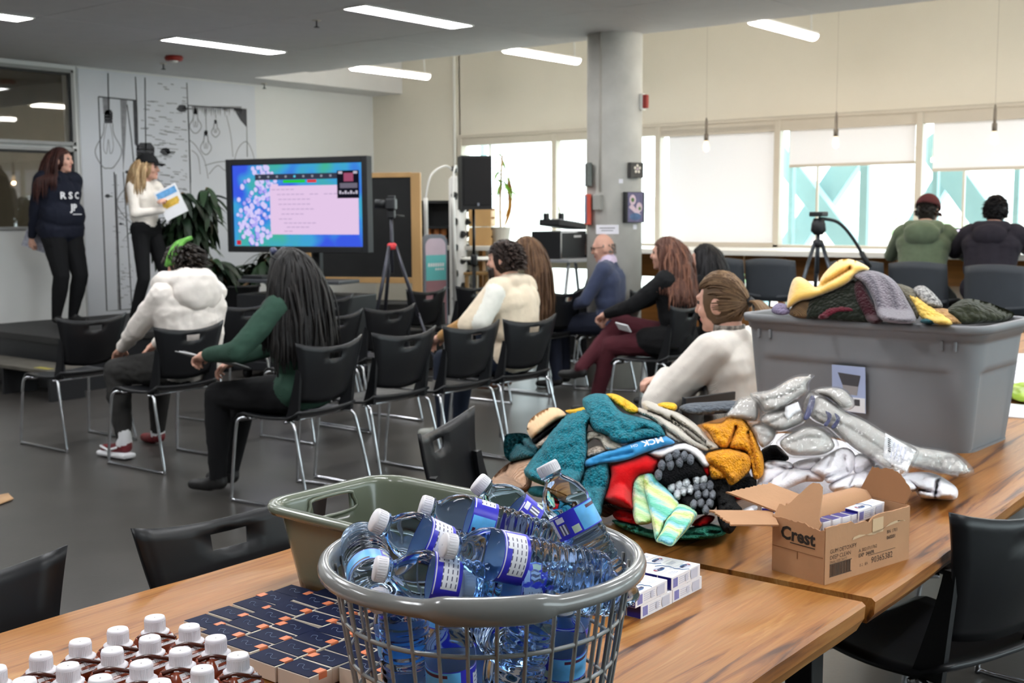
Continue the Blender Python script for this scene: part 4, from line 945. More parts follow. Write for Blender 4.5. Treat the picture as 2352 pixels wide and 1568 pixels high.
m_skin = M('skin', S(206, 158, 138), rough=.55, vary=.04, vs=14, subs=.08)
m_lip = M('lips', S(170, 98, 92), rough=.5); m_eye = M('eye_dark', S(52, 42, 40), rough=.3)
def person(label, x, y, rz, top, bottom, shoe, seated=True, z=0, s=1.0, g=1.0, gx=None, lean_=.02, side=0.0, yaw=0, pitch=0, wl=None, wr=None, al=None, ar=None, pl_=(-.6, -.5, -.6), pr=(.6, -.5, -.6), hands=(.5, .5),
           fold=.004, extra=(), mats=(), seat=0, hd=None, voxel=.009, group=None, sleeve=None, socks=None, sl=1.0):
    """one seamless body; wrists wl, wr and ankles al, ar in the person's own frame (x right, y ahead)"""
    t = thing('person', label, 'person', (x, y, z), math.radians(rz), group)
    gx = gx or g; Pm = []; A = Pm.append; k = seat
    if seated:
        hip = [Vector((sx*.09, 0, .555+k)) for sx in (-1, 1)]; pel = Vector((0, -.03, .58+k)); zs = (.735, .90, 1.035, 1.165, .985)
    else:
        hip = [Vector((sx*.085*gx**.5, 0, .86)) for sx in (-1, 1)]; pel = Vector((0, -.01, .93)); zs = (1.06, 1.235, 1.395, 1.53, 1.345)
    ank = [Vector(a) if a else (Vector((sx*.1, .40, .085)) if seated else Vector((sx*.095, 0, .09))) for a, sx in ((al, -1), (ar, 1))]
    wai = Vector((side*.25, -.03+lean_*.3, zs[0]+k)); che = Vector((side*.65, -.025+lean_*.7, zs[1]+k)); nb = Vector((side, -.02+lean_, zs[2]+k)); hc = Vector((side*1.1, .02+lean_*1.15, zs[3]+k)) if hd is None else Vector(hd)
    sh = [Vector((side*.9+sx*.165*(.6+.4*gx), -.02+lean_*.85, zs[4]+k)) for sx in (-1, 1)]
    T, B_, Sk, Sh = 0, 1, 2, 3
    # torso
    for q, w, r in ((pel, .075, .108/max(1, g)**.6), (wai, .06, .102), (che, .075, .108)): A(('c', q+Vector((-w*gx, 0, 0)), q+Vector((w*gx, 0, 0)), r*g, r*g, T if q is not pel else (B_ if fold >= 0 and not seated else T)))
    A(('c', pel+Vector((0, 0, .06)), wai, .11*g, .105*g, T)); A(('c', wai, che, .12*g, .125*g, T)); A(('c', sh[0].lerp(nb, .1), sh[1].lerp(nb, .1), .068*g, .068*g, T)); A(('c', che, nb-Vector((0, 0, .03)), .11*g, .075*g, T))
    for w in (-1, 1): A(('c', wai+Vector((w*.055*gx, 0, 0)), che+Vector((w*.07*gx, 0, 0)), .1*g, .105*g, T))
    # neck and head
    Rh = Matrix.Rotation(math.radians(yaw), 3, 'Z') @ Matrix.Rotation(math.radians(pitch), 3, 'X'); H = Rh.to_4x4(); H.translation = hc
    def h(p): return hc+Rh @ Vector(p)
    A(('c', nb-Vector((0, 0, .02)), h((0, -.02, -.05)), .056, .05, Sk))
    A(('e', h((0, 0, .005)), (.075, .093, .112), Rh, Sk)); A(('e', h((0, .03, -.058)), (.052, .062, .058), Rh, Sk)); A(('c', h((0, .055, -.088)), h((0, .075, -.095)), .022, .02, Sk))
    A(('c', h((0, .093, .012)), h((0, .108, -.026)), .009, .014, Sk)); A(('c', h((-.03, .086, .03)), h((.03, .086, .03)), .012, .012, Sk))
    for sx in (-1, 1):
        A(('e', h((sx*.077, -.008, -.012)), (.012, .022, .034), Rh, Sk)); A(('e', h((sx*.031, .084, .008)), (.015, .0095, .008), Rh, 5)); A(('e', h((sx*.035, .07, -.03)), (.025, .02, .025), Rh, Sk))
    A(('e', h((0, .091, -.06)), (.024, .009, .009), Rh, 4))
    # limbs
    for i, sx in ((0, -1), (1, 1)):
        l1, l2 = (.44, .43) if seated else (.41, .39)
        kn, an = ik(hip[i], ank[i], l1, l2, (sx*.12, 1, .8) if seated else (sx*.1, 1, 0))
        A(('c', hip[i], kn, .094*g, .066*g**.6, B_)); A(('c', kn, kn.lerp(an, .35), .064*g**.6, .062*g**.7, B_)); A(('c', kn.lerp(an, .35), an, .062*g**.7, .046, B_))
        fd = Vector((sx*.12, 1, 0)).normalized()
        A(('c', an-Vector((0, 0, .03))+fd*-.01, an+fd*.06-Vector((0, 0, .045)), .042, .036, Sh)); A(('c', an+fd*.05-Vector((0, 0, .05)), an+fd*.16-Vector((0, 0, .056)), .036, .029, Sh))
        if socks: A(('c', an+Vector((0, 0, .0)), an+Vector((0, 0, .05)), .047, .045, socks))
        w = (wl, wr)[i]; w = Vector(w) if w else (Vector((sx*.12, .34, .66+k)) if seated else Vector((sx*.22, .06, .80)))
        el, w = ik(sh[i], w, .285, .255, (pl_, pr)[i])
        A(('c', sh[i], el, .062*g*sl**.5, .05*g**.7*sl, T)); A(('c', el, w, .05*g**.7*sl, .038*sl, sleeve if sleeve and i == 0 else T))
        if i == 0: wl_, el_ = w, el
        else: wr_, er_ = w, el
    for p in extra: A(p)
    V, F = remesh(shape([p[:-1] if p[0] == 'c' else p[:4] for p in Pm]), voxel, 5)
    Fa = np.array([V[list(f)].mean(0) for f in F]); D = np.array([pdist(Fa, p) for p in Pm]); ids = np.array([p[-1] for p in Pm]); mi = ids[D.argmin(0)]
    allm = [top, bottom, m_skin, shoe, m_lip, m_eye]+list(mats)
    vm = np.zeros(len(V), dtype=int)
    for f, q in zip(F, mi):
        for j in f: vm[j] = q
    cloth = (vm < 2) | (vm > 5)
    VV = folds(V, F, abs(fold), 11, (1, 1, 1.6)) if fold else [tuple(p) for p in V]
    b = MB(); b.add([VV[i] if cloth[i] else tuple(V[i]) for i in range(len(V))], F); b.mi = [int(q) for q in mi]
    for i, (w, e) in enumerate(((wl_, el_), (wr_, er_))):
        d = (w-e).normalized(); n = Vector((0, 0, -1)) if abs(d.z) < .8 else Vector(((1, -1)[i], 0, 0))
        hand(b, w+d*.035, d+Vector((0, 0, -.15)), n, (-1, 1)[i], hands[i], 2, .96)
    b.build('body', allm, t); t.scale = (s, s, s)
    t['wl'] = [float(q) for q in wl_]; t['wr'] = [float(q) for q in wr_]
    return t, H, (nb, che, sh)
def obs(J, g=1.0, up=.0):
    nb, che, sh = J
    return [((nb.x, nb.y+.01, nb.z-.06), (.21*g, .115*g, .095)), ((che.x, che.y+.0, che.z-.02), (.205*g, .145*g, .2))]

def fab(n, c, **k): k.setdefault('rough', .9); k.setdefault('vary', .08); k.setdefault('vs', 14); k.setdefault('sheen', .2 if max(c) > 90 else 0); k.setdefault('spec', .3); return M(n, S(*c), **k)
navy = fab('navy_fleece', (24, 27, 40)); blk = fab('black_cotton', (17, 17, 19)); dkg = fab('charcoal_cotton', (48, 47, 46)); jean = fab('dark_denim', (34, 40, 54))
shoeb = M('shoe_black', S(26, 25, 25), rough=.5); knit_w = fab('white_knit', (226, 218, 208), bump=.3, bs=160, kind='wave')
def P1():
    b = at(150, 745, z=.45)
    t, H, J = person('person standing on the stage in a navy lettered hoodie, hands behind the back', b.x, b.y, 189, navy, blk, shoeb, False, .45, .985, 1.28, 1.3, yaw=28, wl=(-.2, -.16, .82), wr=(.17, -.2, .80), pl_=(-1, -.3, 0), pr=(1, -.3, 0), hands=(.9, .9), fold=.006,
                     extra=(('c', (-.09, 0, .9), (.09, 0, .9), .15, .15, 0), ('c', (-.08, .03, 1.02), (.08, .03, 1.02), .15, .15, 0)))
    hair_locks(t, H, hmat('hair_brown', (52, 30, 27), (70, 40, 34)), 672, .40, 'long', 1, 0.0072, obs(J, 1.25))
    blob('hood', [('c', (-.12, -.09, 1.36), (.12, -.09, 1.36), .06, .06), ('c', (-.13, -.06, 1.38), (-.06, .07, 1.36), .045, .03), ('c', (.13, -.06, 1.38), (.06, .07, 1.36), .045, .03), ('e', (0, -.15, 1.29), (.12, .06, .1), None)], navy, t, fold=.004)
    q = MB(); R = Matrix.Rotation(PI/2, 4, 'X')
    for s_, z, tx in ((.085, 1.2, 'R S C'), (.085, 1.09, '  JP')):
        pts = []
        b2 = MB(); b2.text(tx, s_, Matrix.Translation((-.012, 0, 0)), 0, .003)
        for v in b2.v:
            a = v[0]/.17; pts.append((-.17*math.sin(a)*1.1, .176-(.17-.17*math.cos(a))*.9+.02*(1.2-z), z+v[1]))
        q.add(pts, [f[::-1] for f in b2.f], 0, False)
    q.box((-.03, .197, 1.03), (.10, .002, .008)); q.build('lettering', m_tag, t)['kind'] = 'stuff'
    p = at(78, 556, d=13.2); R = frame3(cr, cu, p)
    o = thing('paper_sheet', 'printed papers held behind the back of the person in the navy hoodie', 'paper'); o.matrix_world = frame3(cr+cu*-.35, cu, Vector((b.x, b.y, 1.21))+Vector((-.10, .2, 0)))
    q = MB(); q.box((0, 0, 0), (.3, .16, .004)); q.build('sheet', M('paper_print', S(120, 124, 140), vary=.3, vs=30, col2=S(190, 190, 200)), o)
P1()
def P2():
    b = at(345, 730, Y=9.35); x, y = b.x, b.y
    t, H, J = person('person on the stage in a black cap and white sweater holding a paper', x, y, 190, knit_w, blk, shoeb, False, .45, .935, .94, .98, yaw=30, wr=(.03, .24, 1.12), wl=(-.02, .24, 1.19), pl_=(-.8, -.2, -.7), pr=(.8, -.2, -.7), al=(-.17, .02, .09), ar=(.13, -.08, .09), hands=(.6, .8), fold=.004)
    hair_locks(t, H, hmat('hair_blond', (150, 122, 88), (186, 160, 122)), 608, .36, 'long', 2, 0.0065, obs(J, .95), .04)
    def h(p): return H @ Vector(p)
    R3 = H.to_3x3()
    q = MB(); q.grid(20, 8, lambda u, v: h((.092*math.cos(u*2*PI)*math.cos(v*1.5), .11*math.sin(u*2*PI)*math.cos(v*1.5)-.004, .045+.1*math.sin(v*1.5))), cu=True)
    q.grid(10, 4, lambda u, v: h(((u-.5)*.16, .085+v*.085*(1-.6*(2*u-1)**2), .048-.012*v-.02*(2*u-1)**2))); lean(q.build('cap', blk, t), .006)
    wl = t.matrix_world @ Vector(t['wl'])
    o = thing('paper_sheet', 'blue and yellow printed sheet in the hand of the person in the cap', 'paper'); p = at(352, 482, d=12.05)
    c = Vector((x, y, 0))+Matrix.Rotation(math.radians(190), 3, 'Z') @ Vector((-.01, .30, 1.60))
    o.matrix_world = frame3(cr+cu*.48+cf*-.05, cu*.9-cr*.4, c-Vector((0, 0, .03)))
    q = MB(); q.box((0, 0, 0), (.22, .28, .004)); q.build('sheet', m_tag, o)
    q = MB(); q.box((0, .09, .003), (.19, .06, .001)); q.box((0, .0, .003), (.16, .05, .001), 0, 1); q.box((0, -.03, .003), (.13, .02, .001), 0, 1); q.build('print', [M('print_blue', S(100, 160, 210), vary=.2, vs=30), M('print_yellow', S(214, 176, 70), vary=.2, vs=30)], o)
P2()
def P3():
    puff = M('puffer_white', S(226, 218, 210), rough=.6, vary=.03, bump=.25, bs=14, sheen=.2)
    t, H, J = person('person seated in a white puffer jacket, green band in dark hair', 4.28, 5.83, 4, puff, dkg, M('shoe_maroon', S(110, 30, 36), rough=.5, vary=.3, vs=25), lean_=.03, side=.03, g=1.32, gx=1.42, pitch=-16, yaw=12, wl=(-.14, .42, .66), wr=(.12, .42, .66), pl_=(-1, -.6, -.4), pr=(1, -.6, -.4), al=(-.22, .34, .1), ar=(.16, .5, .085), fold=.012, socks=6, mats=(m_tag,))
    for z, w in ((.72, .25), (.82, .26), (.92, .25)): pass
    blob('hood', [('c', (-.1, .02, 1.04), (.1, .02, 1.04), .085, .085), ('e', (0, -.10, 1.0), (.175, .10, .125), None), ('e', (.0, -.06, 1.07), (.165, .12, .08), None), ('c', (-.13, .03, 1.07), (-.07, .16, 1.05), .06, .045), ('c', (.13, .03, 1.07), (.07, .16, 1.05), .06, .045)], puff, t, fold=.012, fs=9)
    hair_locks(t, H, hmat('hair_dark', (36, 30, 27), (50, 42, 36)), 420, .07, 'short', 3, .011)
    q = MB(); R = H
    for k in range(3): q.tube(smooth_path([R @ Vector((-.088, .05-.03*k, .0)), R @ Vector((-.082, .01-.03*k, .06)), R @ Vector((-.04, -.02-.03*k, .115)), R @ Vector((.02, -.03-.03*k, .13))], 5), .014, 8)
    q.build('head_band', M('band_green', S(92, 150, 62), rough=.8, vary=.4, vs=30), t)
    q = MB()
    for i, sx in ((0, -.22),): q.box((sx-.02, .395, .022), (.09, .27, .03), .012); q.tube([(sx-.066, .33, .075), (sx-.07, .40, .05), (sx-.066, .48, .07)], .008, 6)
    q.build('shoe_sole', m_tag, t)
P3()
def P4():
    gr = fab('green_knit', (46, 72, 60), bump=.3, bs=140, kind='wave')
    t, H, J = person('person seated in a green sweater with long black hair, writing on a clipboard', 3.98, 4.50, 10, gr, blk, shoeb, lean_=.03, side=.0, g=1.1, gx=1.15, yaw=-6, pitch=-8, wl=(-.30, .33, .76), wr=(.02, .42, .70), pl_=(-.9, -.6, -.5), al=(-.12, .46, .1), ar=(.02, .5, .1), hands=(.8, .6), fold=.007)
    hair_locks(t, H, hmat('hair_black', (20, 18, 18), (30, 27, 26)), 832, .50, 'long', 4, 0.0079, obs(J, 1.08), .02)
    def h(p): return H @ Vector(p)
    q = MB()
    for s in (-1, 1): q.ell(h((s*.035, .055, .112)), (.026, .012, .02), 1, None, H.to_3x3()); q.tube([h((s*.06, .055, .112)), h((s*.088, .02, .08)), h((s*.09, -.04, .05))], .004, 6)
    q.tube([h((-.012, .065, .115)), h((.012, .065, .115))], .003, 6); q.build('sunglasses', [m_black, M('lens_dark', S(60, 64, 90), rough=.1)], t)
    Mw = Matrix.Translation((3.98, 4.50, 0)) @ Matrix.Rotation(math.radians(10), 4, 'Z')
    o = thing('clipboard', 'white clipboard with papers on the lap of the person in green', 'clipboard'); o.matrix_world = Mw @ frame3((1, .3, -.28), (-.1, 1, .12), (-.17, .42, .715))
    q = MB(); q.box((0, 0, 0), (.23, .32, .006), .002); q.build('board', M('board_grey', S(130, 130, 130)), o)
    q = MB(); q.box((0, -.005, .005), (.215, .29, .004)); q.build('sheet', m_tag, o)
    q = MB(); q.box((0, .145, .01), (.09, .025, .01), .003); q.build('clip', m_chrome, o)
    q = MB()
    for k in range(7): q.box((-.01+.01*(k % 2), .08-.03*k, .0075), (.15, .006, .0006))
    q.build('print', m_ink, o)
P4()
def P5():
    fl = fab('fleece_cream', (214, 198, 174), bump=.25, bs=60); och = fab('ochre_fleece', (168, 122, 62)); wht = fab('white_fleece', (222, 220, 210))
    t, H, J = person('person seated in a cream fleece with short dark brown hair', 5.72, 4.50, 6, fl, jean, M('sneaker_grey', S(176, 178, 170), rough=.6), lean_=.03, g=1.16, gx=1.22, yaw=16, pitch=-4, wl=(-.27, .34, .70), wr=(.14, .38, .70), pl_=(-1, -.6, -.4), pr=(1, -.6, -.4), al=(-.10, .46, .1), ar=(.1, .48, .1), fold=.003, sleeve=6, mats=(och, wht),
                     extra=(('c', (-.20, .0, .97), (-.30, .04, .80), .07, .066, 7), ('c', (-.06, -.04, 1.03), (.06, -.04, 1.03), .05, .05, 0)))
    hair_locks(t, H, hmat('hair_umber', (44, 34, 31), (60, 47, 42)), 460, .05, 'short', 5, .011)
    q = MB(); R = H
    q.grid(12, 4, lambda u, v: R @ Vector((.071*math.sin((u-.5)*3.0), .03+.075*math.cos((u-.5)*2.4)*(1-.1*v), -.045-.07*v*math.cos((u-.5)*1.2)))); lean(q.build('beard', _m['hair_umber_a'], t), .012)
P5()
def P6():
    t, H, J = person('person with very long straight brown hair seated beyond the cream fleece', 7.40, 5.64, 2, fab('olive_top', (84, 76, 60)), jean, M('shoe_brown', S(100, 62, 44), rough=.6), lean_=.02, yaw=20, al=(.0, .38, .1), ar=(.16, .36, .1), s=.99)
    hair_locks(t, H, hmat('hair_chestnut', (86, 62, 46), (112, 84, 62)), 672, .60, 'long', 6, 0.0072, obs(J))
P6()
def P7():
    suit = fab('suit_blue', (58, 66, 92), rough=.8)
    t, H, J = person('bald person in a blue suit and glasses seated in front of the column', 8.10, 5.38, 16, suit, fab('suit_dark', (36, 40, 54)), shoeb, lean_=.0, g=1.1, gx=1.1, yaw=14, pitch=-10, fold=.004, mats=(fab('shirt_lilac', (200, 184, 206)), M('grey_stubble', S(120, 106, 98), rough=.8)), extra=(('c', (-.03, -.02, 1.05), (.03, -.02, 1.05), .06, .06, 6), ('c', (0, -.035, 1.06), (0, .03, 1.06), .056, .05, 6)))
    def h(p): return H @ Vector(p)
    q = MB()
    for s in (-1, 1):
        for k in range(40): a = rnd.uniform(-.1, 2.5); z = rnd.uniform(-.05, .025); p = (s*(.0785*abs(math.cos(a-.0))+.001) if a < 1.57 else s*.0785*abs(math.cos(a)), -.0-.094*math.sin(a), z); q.tube([h(p), h((p[0]*1.03, p[1]*1.03-.004, p[2]-.018))], [.006, .003], 5)
    q.build('hair', M('hair_grey', S(126, 116, 110), rough=.7), t)
    q = MB()
    for s in (-1, 1): q.tube([h((s*.034+.022*math.cos(a*PI/6), .107, .006+.018*math.sin(a*PI/6))) for a in range(12)], .0022, 6, closed=True); q.tube([h((s*.056, .105, .01)), h((s*.08, .06, .01)), h((s*.082, -.01, .005))], .0025, 6)
    q.build('glasses', m_blackm, t)
P7()
def P8():
    bur = fab('burgundy_cloth', (74, 30, 38))
    t, H, J = person('person in a black coat and burgundy trousers with wavy auburn hair, hands on knee', 7.12, 4.16, 10, blk, bur, shoeb, lean_=.04, g=1.1, gx=1.08, yaw=8, wl=(-.10, .46, .74), wr=(.02, .46, .73), pl_=(-1, -.4, -.5), pr=(1, -.4, -.5), al=(-.10, .56, .1), ar=(-.22, .62, .36), hands=(.9, .9), fold=.008,
                     extra=(('c', (-.12, .0, .56), (-.10, .16, .56), .12, .1, 0), ('c', (.12, .0, .56), (.10, .16, .56), .12, .1, 0)))
    hair_locks(t, H, hmat('hair_auburn', (84, 54, 44), (112, 74, 58)), 768, .40, 'long', 8, 0.0072, obs(J, 1.05), .12)
    o = thing('phone', 'pale phone lying on the burgundy trouser leg', 'phone', (0, 0, 0)); p = Matrix.Translation((7.12, 4.16, 0)) @ Matrix.Rotation(math.radians(10), 4, 'Z') @ Vector((-.21, .30, .66)); o.matrix_world = frame3((.3, 1, .1), (-.6, .2, .8), p)
    q = MB(); q.box((0, 0, 0), (.13, .065, .009), .003); q.build('case', m_tag, o)
P8()
def P9():
    t, H, J = person('person with straight black hair half hidden behind the auburn hair', 7.72, 4.22, 8, blk, blk, shoeb, s=.95)
    hair_locks(t, H, hmat('hair_jet', (22, 20, 22), (34, 32, 34)), 608, .42, 'long', 9, 0.0072, obs(J))
P9()
def P10():
    t, H, J = person('person at the far table in a white ribbed sweater with a long brown ponytail', 3.985, 2.085, 0, knit_w, jean, shoeb, s=.95, lean_=.03, side=.02, g=1.12, gx=1.02, yaw=4, pitch=-6, wl=(-.04, .27, .85), wr=(.04, .30, .82), pl_=(-1, .2, -.8), sl=1.32, pr=(1, -.4, -.5), hands=(.9, .9), fold=.003, voxel=.007,
                     extra=(('c', (-.07, -.04, .60), (.07, -.04, .60), .13, .13, 0),))
    mt = hmat('hair_brownblond', (98, 76, 56), (128, 102, 76)); hair_locks(t, H, mt, 420, .2, 'tail', 10, .0075)
    q = MB(); r = random.Random(4)
    for k in range(110):
        a = r.random()*6.28; d = r.random()**.5; o = Vector((math.cos(a)*.02*d, math.sin(a)*.018*d, 0)); p0 = H @ Vector((0, -.115, -.005))
        L = r.uniform(.8, 1.05); pts = [p0+o*.5, p0+o+Vector((.0, -.04, .0)), p0+o*1.5+Vector((-.006, -.09, -.06)), p0+o*2+Vector((-.010+.006*math.sin(k), -.125, -.15)), p0+o*2.1+Vector((-.014+.01*math.sin(k*2), -.135, -.25*L)), p0+o*1.5+Vector((-.01+.01*math.sin(k), -.13, -.34*L))]
        q.tube(smooth_path(pts, 4), [.004+.003*math.sin(PI*i/20) for i in range(21)], 5, k % 2)
    q.build('ponytail', mt, t)
    q = MB(); p0 = H @ Vector((0, -.118, -.008)); q.tube([p0+Vector((0, .008, .012)), p0+Vector((.004, -.012, -.004))], .019, 12); q.build('hair_tie', m_black, t)
    nb = J[0]; q = MB(); q.grid(24, 3, lambda u, v: (nb.x+.062*math.cos(u*2*PI), nb.y+.01+.06*math.sin(u*2*PI), nb.z+.015+.03*v), cu=True); lean(q.build('neck_scarf', M('scarf_print', S(40, 36, 34), vary=.3, vs=60, col2=S(160, 150, 140)), t), .006)
P10()
def P11():
    hg = fab('hoodie_sage', (92, 104, 82), vary=.1); X = 9.29
    p = at(2118, 560, X=X); t, H, J = person('person at the window counter in a sage green hoodie and maroon cap', X, p.y, -82, hg, blk, shoeb, lean_=.14, g=1.16, gx=1.18, pitch=-22, yaw=-8, seat=.28, wl=(-.12, .46, 1.14), wr=(.12, .46, 1.14), pl_=(-1, -.3, -.6), pr=(1, -.3, -.6), al=(-.12, .28, .32), ar=(.12, .28, .32), fold=.004)
    blob('hood', [('c', (-.1, .03, 1.32), (.1, .03, 1.32), .06, .06), ('e', (0, -.03, 1.27), (.14, .07, .10), None), ('c', (-.11, .05, 1.33), (-.06, .17, 1.31), .045, .035), ('c', (.11, .05, 1.33), (.06, .17, 1.31), .045, .035)], hg, t, fold=.006)
    hair_locks(t, H, hmat('hair_dark', (36, 30, 27), (50, 42, 36)), 160, .03, 'short', 11, .009)
    def h(p): return H @ Vector(p)
    q = MB(); q.grid(20, 8, lambda u, v: h((.094*math.cos(u*2*PI)*math.cos(v*1.5), .112*math.sin(u*2*PI)*math.cos(v*1.5)-.006, .03+.11*math.sin(v*1.5))), cu=True)
    q.grid(10, 4, lambda u, v: h(((u-.5)*.16, .085+v*.07*(1-.6*(2*u-1)**2), .035-.012*v-.02*(2*u-1)**2))); lean(q.build('cap', fab('maroon_cap', (82, 40, 42)), t), .006)
    X = 9.24; p = at(2275, 560, X=X); dj = fab('jacket_dark', (40, 36, 44))
    t, H, J = person('person at the window counter in a dark hooded jacket with black hair', X, p.y, -86, dj, blk, shoeb, lean_=.10, g=1.2, gx=1.2, pitch=-12, yaw=6, seat=.28, wl=(-.16, .46, 1.14), wr=(.16, .46, 1.14), pl_=(-1, -.3, -.4), pr=(1, -.3, -.5), al=(-.12, .28, .32), ar=(.12, .28, .32), fold=.003)
    blob('hood', [('c', (-.09, .01, 1.32), (.09, .01, 1.32), .055, .055), ('e', (0, -.05, 1.26), (.13, .06, .09), None)], dj, t, fold=.006)
    hair_locks(t, H, hmat('hair_jet', (22, 20, 22), (34, 32, 34)), 420, .03, 'short', 12, .010)
    p = at(1408, 560, d=11.3); t, H, J = person('person in black seated behind the concrete column, mostly hidden', p.x, p.y, 2, blk, blk, shoeb, lean_=.1)
    hair_locks(t, H, hmat('hair_dark', (36, 30, 27), (50, 42, 36)), 200, .03, 'short', 13, .010)
    chair(*bk(p.x, p.y-.22, 2), 'black chair in which the person behind the concrete column sits')
P11()
# ------------------------------------------------------------------ tables and what lies on them
ZT = .74
def wood_mat():
    m = bpy.data.materials.new('slab_wood'); m.use_nodes = True; n = m.node_tree.nodes; l = m.node_tree.links; p = n['Principled BSDF']
    p.inputs['Roughness'].default_value = .42; p.inputs['Specular IOR Level'].default_value = .35; p.inputs['Coat Weight'].default_value = .05; p.inputs['Coat Roughness'].default_value = .3
    tc = n.new('ShaderNodeTexCoord'); mp = n.new('ShaderNodeMapping'); mp.inputs['Scale'].default_value = (.42, 6.5, 3); mp.inputs['Rotation'].default_value = (0, 0, .06); l.new(tc.outputs['Object'], mp.inputs[0])
    nz = n.new('ShaderNodeTexNoise'); nz.inputs['Scale'].default_value = 2.6; nz.inputs['Detail'].default_value = 5; nz.inputs['Roughness'].default_value = .62; nz.inputs['Distortion'].default_value = 1.3; l.new(mp.outputs[0], nz.inputs['Vector'])
    rp = n.new('ShaderNodeValToRGB'); e = rp.color_ramp.elements; e[0].position = .35; e[0].color = S(84, 46, 20); e[1].position = .68; e[1].color = S(192, 142, 82)
    k = e.new(.43); k.color = S(154, 94, 38); k = e.new(.50); k.color = S(172, 117, 58); k = e.new(.565); k.color = S(166, 106, 46); l.new(nz.outputs['Fac'], rp.inputs[0])
    m2 = n.new('ShaderNodeMapping'); m2.inputs['Scale'].default_value = (3, 110, 60); l.new(tc.outputs['Object'], m2.inputs[0])
    n2 = n.new('ShaderNodeTexNoise'); n2.inputs['Scale'].default_value = 1.5; n2.inputs['Detail'].default_value = 3; l.new(m2.outputs[0], n2.inputs['Vector'])
    r2 = n.new('ShaderNodeValToRGB'); r2.color_ramp.elements[0].position = .35; r2.color_ramp.elements[0].color = (.72, .72, .72, 1); r2.color_ramp.elements[1].color = (1.05, 1.05, 1.05, 1); l.new(n2.outputs['Fac'], r2.inputs[0])
    mx = n.new('ShaderNodeMixRGB'); mx.blend_type = 'MULTIPLY'; mx.inputs[0].default_value = .8; l.new(rp.outputs[0], mx.inputs[1]); l.new(r2.outputs[0], mx.inputs[2]); l.new(mx.outputs[0], p.inputs['Base Color'])
    return m
m_slab = wood_mat()
def table(name, label, x0, x1, y0, y1, seed, th=.05):
    t = thing(name, label, 'table', (x0, y0, 0)); r = random.Random(seed); L, D = x1-x0, y1-y0; q = MB(); n = int(L/.04); vs = []
    o1, o2 = r.random()*9, r.random()*9
    def wv(x, o): return .012*noise.noise(Vector((x*1.7, o, 0)))+.004*noise.noise(Vector((x*7, o, 3)))
    for i in range(n+1):
        x = L*i/n; a = wv(x, o1); b_ = D+wv(x, o2)
        vs += [(x, a+.003, ZT-.0), (x, a-.004, ZT-.006), (x, a-.002, ZT-.03), (x, a+.012, ZT-th), (x, b_-.012, ZT-th), (x, b_+.002, ZT-.03), (x, b_+.004, ZT-.006), (x, b_-.003, ZT)]
    fs = [(8*i+j, 8*i+(j+1) % 8, 8*i+8+(j+1) % 8, 8*i+8+j) for i in range(n) for j in range(8)]+[tuple(range(7, -1, -1)), tuple(8*n+j for j in range(8))]
    q.add(vs, fs, 0, False); q.build('tabletop', m_slab, t)
    for x in (.16, L-.16):
        q = MB()
        for s in (-1, 1): q.box((x, D/2+s*(D/2-.2), (ZT-th)/2), (.06, .06, ZT-th), .004)
        q.box((x, D/2, ZT-th-.02), (.07, D-.3, .035), .003); q.build('leg', m_blackm, t)
    q = MB(); q.box((L/2, D/2, ZT-th-.03), (L-.36, .05, .04)); q.build('rail', m_blackm, t)
    return t
T1 = table('slab_table', 'near wooden slab table under the laundry basket and small packs', -.6, 2.035, .79, 1.90, 1, .056)
T2 = table('slab_table', 'far wooden slab table under the knitwear pile and grey tote', 2.065, 4.75, .785, 1.92, 2, .05)
T3 = table('slab_table', 'third wooden table covered with white papers beyond the grey tote', 4.95, 7.2, .9, 2.0, 3)
q = MB(); q.box((2.05, .83, ZT-.03), (.05, .04, .03), .003); tag(q.build('table_clip', m_chrome), 'small metal clip joining the two slab tables at their corner', 'clip')

# ---- laundry basket and bottles
BC = at(1108, 1262, d=1.55); BX, BY = BC.x, BC.y; RZ = 1.01
m_bask = M('basket_plastic', S(124, 124, 122), rough=.18, vary=.03, coat=.3)
def basket():
    t = thing('laundry_basket', 'round grey plastic lattice basket full of water bottles', 'basket', (BX, BY, ZT))
    H = RZ-ZT; fa = math.atan2(-BY, -BX)
    def R(z): return .148+.048*(z/H)**.8
    q = MB(); N = 34
    for k in range(N):
        a = 2*PI*k/N+.04; d = Vector((math.cos(a), math.sin(a), 0)); pr = []
        for i in range(9): z = .004+(H-.02)*i/8; pr.append(d*R(z)+Vector((0, 0, z)))
        q.tube(pr, .0036, 6, 0, (.9, .55))
    for z in (.035, .085, .14, .195):
        q.tube([(R(z)*math.cos(2*PI*i/72), R(z)*math.sin(2*PI*i/72), z) for i in range(72)], .0036, 6, 0, (.55, .9), closed=True)
    q.build('lattice_wall', m_bask, t)
    q = MB(); q.lathe([(.0, .0), (.148, .0), (.152, .012), (.148, .012), (0, .006)], 48, caps=False); q.build('bottom', m_bask, t)
    q = MB(); prof = [(-.003, -.022), (-.001, -.003), (.004, .004), (.010, .005), (.016, .001), (.0185, -.007), (.0175, -.014), (.013, -.014), (.010, -.008), (.003, -.007), (.0, -.022)]
    def rim(u, v):
        a = 2*PI*u; j = min(int(v*10+.5), 10); dr, dz = prof[j]
        w = 0
        for c in (fa+.05, fa+PI+.05):
            e = abs((a-c+PI) % (2*PI)-PI); w = max(w, 1-sstep(.27, .40, e))
        if dz < -.008: dz -= .012*w
        return ((.1965+dr+.003*w)*math.cos(a), (.1965+dr+.003*w)*math.sin(a), H-.006+dz+.006*w)
    q.grid(144, 10, rim, 0, cu=True); q.build('rim', m_bask, t)
basket()

